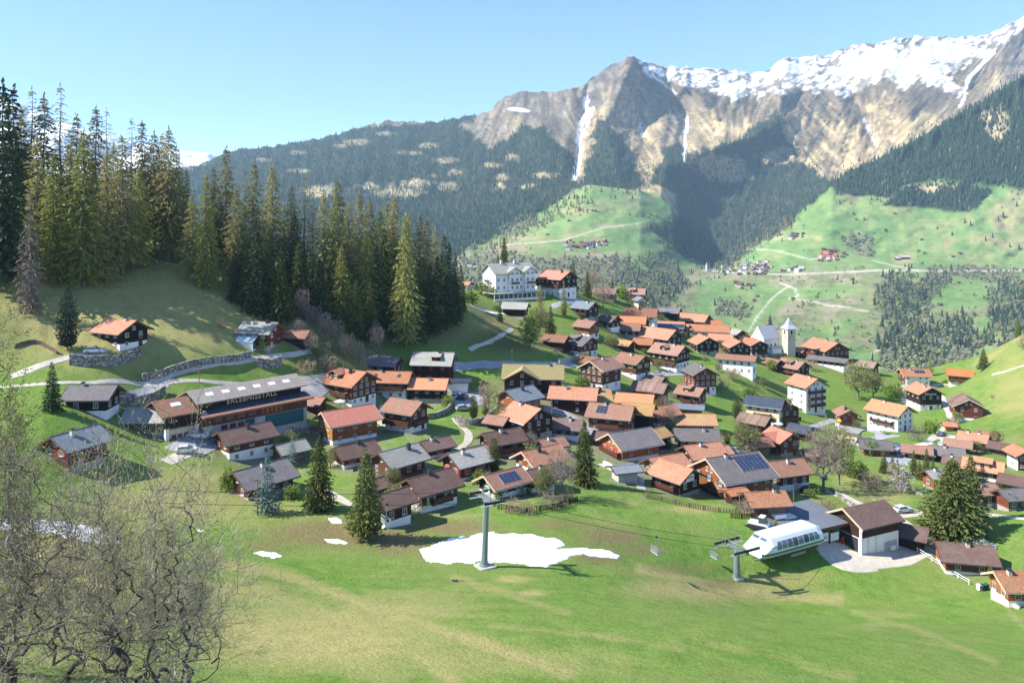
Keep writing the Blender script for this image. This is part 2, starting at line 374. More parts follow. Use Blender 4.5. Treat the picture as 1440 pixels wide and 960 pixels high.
dryf = mth(nt,'ADD',attr(nt,'dry'), mth(nt,'MULTIPLY',mth(nt,'SUBTRACT',n2,0.5),0.9)); dryf = mth(nt,'ADD',dryf, mth(nt,'MULTIPLY',mth(nt,'SUBTRACT',n1,0.5),0.9))
dcol = mixrgb(nt, ramp(nt,n3,0,1,0.35,0.7), lin((152,144,90)), lin((186,170,118)))
dcol = mixrgb(nt, ramp(nt,n2,0,0.7,0.45,0.7), dcol, lin((120,132,70)))
c = mixrgb(nt, ramp(nt,dryf,0,0.9,0.22,0.75), c, dcol)
drkf = mth(nt,'ADD',attr(nt,'scrub'), mth(nt,'MULTIPLY',mth(nt,'SUBTRACT',n2,0.5),0.9))
c = mixrgb(nt, ramp(nt,drkf,0,0.8,0.3,0.8), c, mixrgb(nt, ramp(nt,n3,0,1,0.4,0.7), lin((64,74,40)), lin((104,92,66))))
brnf = mth(nt,'ADD',attr(nt,'worn'), mth(nt,'MULTIPLY',mth(nt,'SUBTRACT',n2,0.5),0.9))
c = mixrgb(nt, ramp(nt,brnf,0,0.92,0.22,0.7), c, mixrgb(nt, ramp(nt,n3,0,1,0.35,0.7), lin((112,98,66)), lin((138,124,88))))
yf = mth(nt,'ADD',attr(nt,'yard'), mth(nt,'MULTIPLY',mth(nt,'SUBTRACT',n2,0.5),1.3))
c = mixrgb(nt, ramp(nt,yf,0,0.85,0.45,0.8), c, mixrgb(nt, ramp(nt,n3,0,1,0.35,0.65), lin((104,98,82)), lin((160,152,136))))
gl = noise(nt,g,4.2,5,0.85); c = mixrgb(nt, ramp(nt,gl,0,0.65,0.5,0.7), c, lin((150,150,96))); c = mixrgb(nt, ramp(nt,gl,0.75,0,0.3,0.47), c, lin((52,70,30)))
nt.links.new(c, b.inputs['Base Color']); b.inputs['Roughness'].default_value = 0.95; b.inputs['Specular IOR Level'].default_value = 0.1
bu = N(nt,'ShaderNodeBump'); bu.inputs['Strength'].default_value = 0.7; bu.inputs['Distance'].default_value = 0.35
nt.links.new(mth(nt,'ADD',n3,mth(nt,'MULTIPLY',n2,1.5)), bu.inputs['Height']); nt.links.new(bu.outputs[0], b.inputs['Normal'])
nr, nc = ZZ.shape
ii = (np.arange(nr-1)[:,None]*nc+np.arange(nc-1)[None]).ravel()
faces = np.stack([ii,ii+1,ii+nc+1,ii+nc],1)
me = np_mesh('hillside', np.stack([XX.ravel(),YY.ravel(),ZZ.ravel()],1), faces, [M_GROUND], smooth=True,
   attrs={'dry':(DRY,'FLOAT'),'worn':(BRN,'FLOAT'),'scrub':(DRK,'FLOAT')})
HILL=me
tag(put('hillside', me), 'grassy village hillside falling away to the valley', None, None, 'structure')

# ------------------------------------------------------------------ the far side of the valley and the mountains
FPX = np.arange(-420,1961,3.0)
def row(pts): 
    a = np.array(pts,float); return np.interp(FPX, a[:,0], a[:,1])
SKY = [(-420,300),(0,268),(230,246),(290,228),(330,211),(380,206),(440,197),(490,184),(550,170),(610,172),(670,162),(690,155),(712,133),(740,128),(775,130),(800,126),(818,122),(830,112),(850,98),(872,86),(890,80),(905,86),(930,93),(965,95),(1000,96),(1030,99),(1055,104),(1080,100),(1095,88),(1106,82),(1140,80),(1165,79),(1182,70),(1200,64),(1214,60),(1225,64),(1260,54),(1290,51),(1320,52),(1345,53),(1380,51),(1400,44),(1420,34),(1440,24),(1500,5),(1960,20)]
CREST = [(-420,310),(300,300),(640,300),(830,262),(930,275),(985,360),(1040,345),(1100,312),(1167,258),(1193,240),(1240,219),(1290,192),(1347,159),(1377,142),(1440,101),(1500,70),(1960,20)]
rows = [ # (depth row, pixel row)
 (row([(-420,620),(1960,620)]), row([(-420,640),(700,660),(1960,700)])),
 (row([(-420,1050),(700,1050),(1960,1000)]), row([(-420,420),(300,420),(640,430),(700,440),(960,490),(1230,560),(1350,560),(1440,540),(1960,500)])),
 (row([(-420,1500),(700,1600),(1000,1600),(1230,1250),(1960,1200)]), row([(-420,400),(600,395),(700,395),(960,440),(1100,462),(1230,510),(1330,520),(1440,490),(1960,440)])),
 (row([(-420,2100),(700,2200),(1000,2250),(1230,2000),(1960,1900)]), row([(-420,370),(600,370),(700,366),(800,362),(900,375),(960,390),(1000,395),(1080,405),(1160,400),(1300,395),(1440,400),(1960,380)])),
 (row([(-420,2500),(700,2600),(860,2600),(960,2750),(1000,2800),(1080,2500),(1960,2300)]), row([(-420,350),(600,352),(700,346),(800,335),(900,345),(960,372),(1000,379),(1050,370),(1160,360),(1300,360),(1440,372),(1960,350)])),
 (row([(-420,2900),(700,3050),(830,3050),(930,3200),(1000,3300),(1080,2850),(1960,2650)]), row([(-420,330),(600,330),(700,318),(760,295),(830,268),(900,267),(945,288),(970,350),(1000,369),(1040,358),(1100,320),(1170,276),(1300,290),(1440,268),(1960,250)])),
 (row([(-420,3200),(700,3350),(830,3300),(930,3400),(1000,3450),(1080,3100),(1440,3000),(1960,3000)]), row(CREST)),
 (row([(-420,3400),(700,3550),(830,3500),(930,3600),(1000,3650),(1080,3450),(1440,3500),(1960,3500)]), row([(-420,305),(300,290),(640,290),(830,258),(930,270),(985,345),(1040,345),(1100,318),(1167,272),(1193,256),(1240,238),(1290,215),(1347,185),(1440,140),(1960,60)])),
 (row([(-420,4000),(700,4100),(1960,4300)]), row([(-420,295),(300,262),(500,246),(640,240),(760,222),(830,225),(900,228),(960,240),(1040,262),(1100,255),(1167,242),(1230,205),(1290,192),(1347,160),(1440,120),(1960,50)])),
 (row([(-420,4700),(700,4800),(1960,4900)]), row([(-420,285),(300,232),(500,205),(640,192),(760,172),(830,170),(900,165),(1000,172),(1100,165),(1200,140),(1300,130),(1360,128),(1440,92),(1960,35)])),
 (row([(-420,5300),(700,5400),(890,5300),(1960,5700)]), row(SKY)),
 (row([(-420,5700),(1960,6300)]), row(SKY)+60),
]
sub = [26,44,44,46,44,34,14,52,66,66,10]
FY=[];FPY=[];FT=[]
for k,n in enumerate(sub):
    for i in range(n):
        t = i/n; FY.append(rows[k][0]*(1-t)+rows[k+1][0]*t); FPY.append(rows[k][1]*(1-t)+rows[k+1][1]*t); FT.append(k+t)
FY.append(rows[-1][0]); FPY.append(rows[-1][1]); FT.append(len(sub))
FY=np.array(FY);FPY=np.array(FPY);FT=np.array(FT)[:,None]*np.ones_like(FY);FX0=np.broadcast_to(FPX,FY.shape)
# soften the joints between the rows a little
for _ in range(5):
    FPY[1:-11] = FPY[1:-11]*0.5+0.25*(FPY[:-12]+FPY[2:-10]); FY[1:-11] = FY[1:-11]*0.5+0.25*(FY[:-12]+FY[2:-10])
ridge = 1-np.abs(2*fbm(FX0/46+1.2*fbm(FX0/90,FPY/80,2)+FPY/150, FPY/130+5,4)-1)
ridge2 = 1-np.abs(2*fbm(FX0/15+FPY/60, FPY/50+2,3)-1)
kk_=np.interp(FX0,[600,700,820,880,895,1000,1060,1085,1110,1180,1235,1260,1330,1400,1500],[.3,.5,-.5,.7,-.9,-.8,.6,.9,-.9,-.9,.5,.9,.8,1,1])
flow=FX0+kk_*(FPY-np.interp(FX0,*np.array(SKY).T))+3*fbm(FX0/20,FPY/20,2)
ridge3 = 1-np.abs(2*fbm(flow/9, FPY/55+11,5)-1)
high = smooth((FT-6.6)/1.6)*smooth((10.9-FT)/0.5)
spur = np.zeros_like(FY)
for line,w,a in [([(890,82),(868,130),(850,175),(862,215),(872,262)],26,230),([(1106,84),(1095,130),(1098,165),(1060,190),(1000,212),(940,232)],24,240),([(1245,95),(1262,125),(1290,190)],26,180),
   ([(712,134),(735,180),(790,215),(812,262)],24,120),([(930,95),(985,140),(1010,165)],16,120),([(1000,97),(1050,160),(1120,205),(1160,250)],16,90),([(1380,52),(1352,118)],14,100)]:
    spur += a*np.exp(-(ldist(FX0,FPY,line)/w)**1.4)
for line,w,a in [([(830,115),(822,160),(812,210),(808,258)],10,170),([(935,105),(965,170),(962,225)],9,110),([(1190,120),(1218,165),(1236,212)],14,160),([(1130,130),(1100,165)],7,60),([(900,150),(905,200)],6,60)]:
    spur -= a*np.exp(-(ldist(FX0,FPY,line)/w)**1.4)
low = smooth((FT-1.2)/1)*smooth((6.2-FT)/1)
snowy=smooth((sdist(FX0,FPY,[(886,74),(1105,70),(1380,38),(1440,30),(1350,125),(1200,128),(1000,125),(915,100)])+10)/20)
disp = high*(1-.72*snowy)*(-(ridge-0.6)*120 - (ridge2-0.6)*60 - spur*1.4 - (ridge3-.6)*70) - low*((fbm(FX0/60,FPY/26+9,4)-0.5)*70+(fbm(FX0/14,FPY/8+3,3)-0.5)*18)
disp -= smooth((FT-5.4)/.8)*smooth((7.2-FT)/.8)*(ridge2-0.6)*120
sk = smooth((FT-9.2)/0.8)
FPYj = FPY + sk*(fbm(FX0/7+3,np.zeros_like(FX0)+2,3)-0.5)*7
FD = FY+disp
VX=(FX0-CX)/F*FD; VZ=-(FPYj-HY)/F*FD
# ground cover of the far side
nz = (fbm(FX0/9,FPY/6,4)-0.5); nz2=(fbm(FX0/26+7,FPY/15+3,4)-0.5); nz3=(fbm(FX0/3,FPY/2.4,3)-0.5)
def pm(poly, soft=3, a=14, b=12): return smooth((sdist(FX0,FPY,poly)+nz2*a+nz*b)/soft*0.5+0.5)
P_FL=[(150,300),(240,248),(330,209),(440,193),(520,176),(600,174),(640,163),(672,160),(660,183),(690,212),(733,177),(767,180),(807,220),(813,262),(760,300),(700,335),(650,355),(560,420),(300,430),(150,400)]
P_FM=[(838,172),(847,165),(867,180),(893,233),(908,258),(880,270),(822,270),(815,250),(832,215)]
P_FC=[(933,212),(953,200),(965,215),(1000,210),(1040,192),(1090,163),(1100,163),(1110,200),(1125,212),(1115,225),(1160,250),(1172,262),(1120,305),(1080,335),(1040,367),(1000,380),(985,374),(940,345),(915,322),(955,300),(945,270),(915,258)]
P_FR=[(1167,258),(1193,238),(1240,216),(1290,190),(1347,156),(1377,138),(1440,96),(1600,60),(1600,265),(1440,268),(1410,262),(1390,262),(1317,252),(1270,262),(1247,278),(1173,274)]
P_FR2=[(1245,287),(1270,264),(1323,254),(1352,258),(1393,272),(1372,297),(1327,297),(1277,289)]
P_CO=[[(1228,400),(1262,386),(1335,392),(1322,418),(1292,452),(1240,452)],[(1225,500),(1250,468),(1310,452),(1372,440),(1378,480),(1352,512),(1262,505)],[(1385,420),(1440,386),(1600,380),(1600,500),(1440,495),(1388,470)],[(882,372),(940,352),(968,380),(955,420),(930,445),(895,445),(870,400)]]
P_GW=[[(600,372),(700,358),(800,362),(880,366),(900,400),(860,430),(600,430)],[(690,318),(745,296),(760,315),(705,335)],[(1235,505),(1300,470),(1380,480),(1370,520),(1240,530)],[(1180,330),(1230,330),(1225,360),(1180,352)],[(1290,372),(1440,382),(1440,398),(1300,392)],[(1010,420),(1060,425),(1050,445),(1005,445)],[(1060,300),(1105,310),(1060,350),(1010,375)]]
P_BARE=[[(975,222),(1000,216),(1045,225),(1062,250),(1030,262),(985,245)],[(1070,215),(1105,205),(1122,215),(1100,232),(1072,228)],[(1375,160),(1412,150),(1420,180),(1405,205),(1388,195)],[(1285,262),(1330,256),(1345,262),(1300,275)]]
CLEAR=[(585,258,26,6),(628,226,16,4),(560,270,34,7),(520,262,16,5),(448,268,22,8),(640,243,10,5),(600,205,14,4),(575,215,14,3),(500,200,18,4),(420,215,10,3),(705,250,10,4),(765,247,16,4),(630,262,12,6),(690,232,12,4),(610,247,8,3),(540,188,12,3),(480,205,10,3),(655,178,10,6),(720,222,8,5),(700,262,8,5),(740,262,10,3),(420,240,12,3),(370,225,10,3)]
clear = np.zeros_like(FY)
for a,b_,rx,ry in CLEAR: clear=np.maximum(clear, smooth(1.5-np.hypot((FX0-a)/rx,(FPY-b_)/ry)+nz*1.3))
fFL=pm(P_FL,3,10,12)*(1-clear); fFM=pm(P_FM,3,16,14); fFC=pm(P_FC,3,12,12); fFR=pm(P_FR,2.5,5,7); fFR2=pm(P_FR2,2.5,7,8)
fCO=np.max([pm(p,8,34,30) for p in P_CO],0); fGW=np.max([pm(p,4,18,14) for p in P_GW],0); bare=np.max([pm(p,4,10,12) for p in P_BARE],0)
forest=np.clip(np.max([fFL,fFM,fFC,fFR,fFR2],0)-bare,0,1)
front = FT<6.55
forest=np.where(front, np.clip(np.max([fFL,fFR,fFR2,np.where(FX0<1010,fFC,0),np.where(FX0>=1010,fFC,0)],0)-bare,0,1), np.where(FX0>1160,np.clip(np.max([fFM,fFC],0)-bare,0,1),forest))
P_SN=[(886,74),(930,80),(1000,82),(1105,70),(1180,56),(1270,40),(1380,38),(1460,5),(1460,28),(1440,36),(1395,75),(1360,92),(1322,104),(1362,133),(1352,135),(1293,112),(1267,124),(1243,102),(1213,124),(1193,136),(1147,130),(1120,121),(1093,134),(1027,137),(960,117),(912,99)]
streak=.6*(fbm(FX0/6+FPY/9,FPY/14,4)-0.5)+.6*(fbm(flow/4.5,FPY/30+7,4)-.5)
snow = smooth((sdist(FX0,FPYj,P_SN)+streak*26+nz*10)/2.2*0.5+0.6)
rk=1-np.abs(2*fbm(FX0/13+FPY/16+.9*fbm(FX0/20,FPY/20,2),FPY/11+50,5)-1); skd=FPY-np.interp(FX0,*np.array(SKY).T)
rockin = smooth((rk-.80)*9)*(.45+.55*smooth((fbm(FX0/40,FPY/30+8,3)-.42)*6)) + smooth((fbm(FX0/9,FPY/5+70,4)-.56)*12)*smooth((9-skd)/7)
rockin = np.maximum(rockin, smooth((fbm(FX0/5+FPY/7,FPY/12+20,4)-.5)*10)*smooth((14-sdist(FX0,FPYj,P_SN))/10)*.9)
snow = snow*(1-0.92*np.clip(rockin,0,1))
for line,w in [([(823,138),(826,158),(816,178),(813,200),(816,214),(808,250),(810,262)],3.4),([(833,152),(828,170),(820,190)],1.6),([(966,165),(963,190),(962,226)],2.0),([(899,172),(906,192)],1.6),([(1215,168),(1222,185),(1232,206)],1.8),([(1358,132),(1350,150)],2.2),([(905,100),(935,118),(950,132)],1.6),([(1396,75),(1362,110),(1356,130)],2.4)]:
    snow=np.maximum(snow, smooth((w*(1+1.6*nz)-ldist(FX0,FPY,line))/1.5+0.5)*(0.9 if w>1.7 else .7))
snow=np.maximum(snow, smooth((3-np.hypot((FX0-728)/6,(FPY-154-(FX0-728)*.15)/1.0)+nz*2)))
snow[FT<7.2]=0
c3=lambda c: np.array(lin(c))[None,None,:]
def mixc(a,b,f): return a*(1-f[...,None])+b*f[...,None]
grass=mixc(c3((188,168,124)),c3((158,140,108)),smooth(nz2*3+.5))
grass=mixc(grass,c3((208,188,140)),smooth(nz*4+.2)*.7)
rock=mixc(c3((136,126,112)),c3((106,98,88)),smooth(nz*4+.5))
skyd=FPY-np.interp(FX0,*np.array(SKY).T)
rocky=np.clip(smooth(1.1-(skyd+nz2*50)/75)+0.7*np.exp(-(ldist(FX0,FPY,[(890,82),(935,140),(960,180)])/22)**2)+.6*smooth(ridge*3-2.35),0,1)
rocky=np.where(FX0<820, np.clip(rocky*.6+.25,0,1), rocky)
rocky=np.maximum(rocky, smooth((FX0-1370-(FPY-60)*.5)/30)*smooth((140-FPY)/30))
C=mixc(grass,rock,rocky)
dsn=-sdist(FX0,FPY,P_SN); C=mixc(C,mixc(c3((124,110,92)),c3((98,88,74)),smooth(nz*5+.5)),np.where(FX0>880,smooth((46+nz2*50+streak*40-dsn)/26),0)*.8*(snow<.3))
scree=smooth((streak-.13)*9)*smooth((skyd-20)/20); C=mixc(C,c3((170,164,150)),scree*.4)
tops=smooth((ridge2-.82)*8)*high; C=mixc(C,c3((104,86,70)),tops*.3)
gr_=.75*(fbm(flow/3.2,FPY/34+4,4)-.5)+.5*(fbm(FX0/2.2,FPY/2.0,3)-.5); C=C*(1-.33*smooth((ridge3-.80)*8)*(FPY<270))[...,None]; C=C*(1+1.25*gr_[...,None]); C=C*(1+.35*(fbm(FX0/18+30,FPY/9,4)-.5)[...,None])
# lower slopes
mead=mixc(c3((112,140,82)),c3((128,150,92)),smooth(nz2*4+.5)); mead=mixc(mead,c3((140,150,92)),smooth((nz2+nz-.13)*6)*.8)
P_SCR=[[(900,372),(1440,384),(1600,380),(1600,600),(880,600)],[(600,345),(700,338),(900,366),(900,600),(600,600)],[(1080,300),(1060,330),(1030,372),(985,378),(1000,350)]]
scr=np.max([pm(p,10,30,16) for p in P_SCR],0)
P_MEAD=[[(985,392),(1080,396),(1110,420),(1060,470),(990,470),(975,430)],[(1090,405),(1200,400),(1215,412),(1100,425)],[(1330,385),(1440,395),(1440,410),(1400,430),(1320,438),(1305,420)],[(1375,445),(1400,450),(1390,500),(1360,525)],[(1190,480),(1250,500),(1420,530),(1300,560),(1200,540)],[(860,372),(905,380),(960,370),(950,340),(900,330)],[(1100,470),(1160,455),(1220,440),(1180,480)],[(640,395),(660,385),(690,400),(650,430)]]
md=np.max([pm(p,5,12,8) for p in P_MEAD],0)
scrub=mixc(c3((128,134,92)),c3((150,142,112)),smooth(nz2*4+.5)); scrub=mixc(scrub,c3((106,116,78)),smooth(nz*5)*.8)
lowC=mixc(mead,scrub,np.clip(scr*.95-md+.25*smooth((nz2-.12)*6),0,1))
tanm=np.max([smooth(1.4-np.hypot((FX0-a)/rx,(FPY-b_)/ry)+nz*2+nz2*2) for a,b_,rx,ry in [(1420,300,40,30),(1270,365,18,8),(1395,340,50,10),(1120,335,40,5),(745,335,60,5),(930,276,22,8),(960,262,25,8),(1210,275,40,5),(870,318,30,3),(800,296,40,2.5),(720,345,40,6)]],0)
lowC=mixc(lowC,c3((160,150,110)),tanm*.75)
C=np.where(front[...,None],lowC,C)
lowb=smooth((FT-5.0)/1.2)*(FX0<1000)*front; C=mixc(C,grass*.95,np.clip(lowb*.4-.2,0,1))
C=mixc(C,c3((178,160,124)),np.where(front,bare,bare*.4)); C=mixc(C,c3((138,138,98)),np.where(fFL>.01,clear*.6*(pm(P_FL,3)>.5),0)); 
C=mixc(C,c3((44,56,42)),forest*.93); C=mixc(C,c3((78,84,56)),np.where(front,fCO*.7,0)); C=mixc(C,c3((112,104,88)),np.where(front,fGW*.6,0))
for line,w in [([(645,372),(690,376),(730,378)],1.0),([(1200,382),(1240,380),(1330,381),(1440,380),(1500,378)],1.7),([(1053,465),(1065,445),(1085,420),(1100,408),(1112,402)],1.5),([(1098,398),(1118,406),(1122,416),(1110,420)],1.7),([(1120,421),(1145,424),(1160,428),(1220,437)],1.5),([(1228,505),(1226,497),(1238,490),(1270,502),(1330,520)],1.9),([(1225,366),(1260,374),(1290,380)],1.1),([(1278,455),(1286,447),(1278,440)],1.2),([(1050,350),(1090,352),(1140,365),(1170,360)],1.0),([(700,345),(790,338),(850,320),(930,310)],.8),([(990,380),(1040,384),(1100,386),(1200,382)],1.3)]:
    C=mixc(C,c3((214,206,190)),np.where(front,smooth((w*.8-ldist(FX0,FPY,line))/1.2+.5)*.55,0))
C=mixc(C,c3((238,240,244)),snow)
M_FAR, nt, b = nodes('far_slope')
a_=N(nt,'ShaderNodeAttribute'); a_.attribute_name='cover'
g=N(nt,'ShaderNodeNewGeometry').outputs['Position']
nn=noise(nt,g,0.02,8,0.72); n5=noise(nt,g,0.004,5,0.6)
c=mixrgb(nt,1.0,a_.outputs['Color'],mixrgb(nt,ramp(nt,nn,0,1,0.35,0.65),(0.8,0.8,0.82),(1.12,1.12,1.1)),'MULTIPLY')
nt.links.new(c,b.inputs['Base Color']); b.inputs['Roughness'].default_value=0.95; b.inputs['Specular IOR Level'].default_value=0.05
bu=N(nt,'ShaderNodeBump'); bu.inputs['Strength'].default_value=0.8; bu.inputs['Distance'].default_value=9
nt.links.new(nn,bu.inputs['Height']); nt.links.new(bu.outputs[0],b.inputs['Normal'])
nr,nc=FD.shape
ii=(np.arange(nr-1)[:,None]*nc+np.arange(nc-1)[None]).ravel()
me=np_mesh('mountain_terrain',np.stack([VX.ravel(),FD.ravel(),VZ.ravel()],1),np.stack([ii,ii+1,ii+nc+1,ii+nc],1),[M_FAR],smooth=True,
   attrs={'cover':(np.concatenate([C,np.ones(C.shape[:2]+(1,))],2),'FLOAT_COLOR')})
tag(put('mountain_terrain',me),'meadow slopes and snowy mountain ridge across the valley',None,None,'structure')
def at_far(px,py):
    c=np.clip((px-FPX[0])/3.0,0,len(FPX)-1.001); i=int(round(c)); p=FPYj[:,i]; ok=(p<=py)&(FT[:,i]>0.3)
    k=int(np.argmax(ok)) if ok.any() else int(np.argmin(p))
    Y=FD[k,i]; return Vector(((px-CX)/F*Y,Y,VZ[k,i]))
# which cells of the far side can be seen from the village side
seen=np.minimum.accumulate(FPYj,0)>=FPYj-0.4

# the snowy massif far behind the left wood
pk=[(-420,130),(-100,140),(0,148),(30,144),(60,162),(100,176),(140,188),(200,202),(240,208),(262,210),(275,211),(290,214),(310,226),(340,250),(420,300),(520,330)]
sx=np.arange(-420,521,6.0); top=np.interp(sx,*np.array(pk).T)+(fbm(sx/14,sx*0+3,4)-.5)*9
st=np.linspace(0,1.15,40)[:,None]
spy=np.where(st<=1,360*(1-st)+top*st,top+(st-1)*300); sY=6600+1900*st+(fbm(sx[None]/40+0*st,st*6,4)-.5)*1000
MS=simple('snow_far',(0.82,0.84,0.88),0.8,var=0.05,scale=0.001)
ii=(np.arange(39)[:,None]*len(sx)+np.arange(len(sx)-1)[None]).ravel(); nc=len(sx)
me=np_mesh('snow_mountain',np.stack([((sx[None]-CX)/F*sY).ravel(),sY.ravel(),(-(spy-HY)/F*sY).ravel()],1),np.stack([ii,ii+1,ii+nc+1,ii+nc],1),[MS],smooth=True)
tag(put('snow_mountain',me),'far snow covered massif showing behind the larch wood',None,None,'structure')

# ------------------------------------------------------------------ houses
_win = {}
def window_mesh(w, h, frame, shutter=None, split=2, small=False):
    key = (round(w,1), round(h,1), frame.name, shutter.name if shutter else '', split, small)
    if key in _win: return _win[key]
    w, h = key[0], key[1]
    fm = MB(); t = 0.11
    for x0,x1,z0,z1 in ((-w/2,w/2,h/2-t,h/2),(-w/2,w/2,-h/2,-h/2+t),(-w/2,-w/2+t,-h/2+t,h/2-t),(w/2-t,w/2,-h/2+t,h/2-t)):
        fm.box(x0,x1,-0.07,0.04,z0,z1,frame)
    for i in range(1,split):
        x = -w/2+w*i/split; fm.box(x-0.035,x+0.035,-0.05,0.03,-h/2+t,h/2-t,frame)
    fm.box(-w/2+t,w/2-t,-0.045,0.025,h*0.14,h*0.14+0.06,frame)
    fm.box(-w/2-0.08,w/2+0.08,-0.16,0.03,-h/2-0.09,-h/2-0.002,frame)
    pm_ = MB(); pm_.box(-w/2+t,w/2-t,-0.01,0.02,-h/2+t,h/2-t,M_PANE)
    sm = None
    if shutter:
        sm = []
        for sg in (-1,1):
            s_ = MB(); a = sg*(w/2+0.06); bq = sg*(w/2+0.06+w*0.46)
            s_.box(min(a,bq),max(a,bq),-0.09,-0.03,-h/2-0.05,h/2+0.05,shutter)
            for k in range(3): s_.box(min(a,bq)+0.06,max(a,bq)-0.06,-0.11,-0.088,-h/2+0.1+k*(h-0.2)/3,-h/2+0.02+(k+1)*(h-0.2)/3,shutter)
            sm.append(s_.mesh('shutter'))
    _win[key] = (fm.mesh('window'), pm_.mesh('pane'), sm)
    return _win[key]

def add_window(root, x, y, z, rz, w, h, frame, shutter=None, pane=True, split=2):
    fm, pn, sm = window_mesh(w,h,frame,shutter,split)
    o = put('window', fm, root, (x,y,z), rz)
    put('pane', pn, o)
    for q_ in (sm or ()): put('shutter', q_, o)
    return o

def balcony(root, side, L, W, z, frac, rail, depth=1.25, off=0.0, name='balcony', flowers=False):
    """balcony on the eave side ('E', -y) or the gable ('G', sign of x)"""
    m = MB(); r = MB()
    ln = (L if side=='E' else W)*frac
    # built facing -y at the origin, then turned
    m.box(-ln/2,ln/2,-depth,0,-0.16,0,WALL['brown'])
    for k in range(int(ln/2.2)+1):
        x = -ln/2+0.1+(ln-0.2)*k/max(1,int(ln/2.2)); m.box(x-0.07,x+0.07,-depth+0.1,0,-0.34,-0.162,WALL['dark'])
    r.box(-ln/2,ln/2,-depth,-depth+0.08,0.92,1.02,rail)
    r.box(-ln/2,ln/2,-depth+0.01,-depth+0.06,0.1,0.84,rail)
    for sx in (-ln/2, ln/2-0.07):
        r.box(sx,sx+0.07,-depth+0.08,-0.02,0.12,0.98,rail)
    for k in range(int(ln/1.6)+1):
        x = -ln/2+0.06+(ln-0.12)*k/max(1,int(ln/1.6)); r.box(x-0.06,x+0.06,-depth-0.02,-depth+0.09,0,1.06,rail)
    if side=='E': loc, rz = (off,-W/2,z), 0.0
    elif side=='G+': loc, rz = (L/2,off,z), math.pi/2
    else: loc, rz = (-L/2,off,z), -math.pi/2
    o = m.build(name, root, loc, rz); r.build('railing', o)
    return o

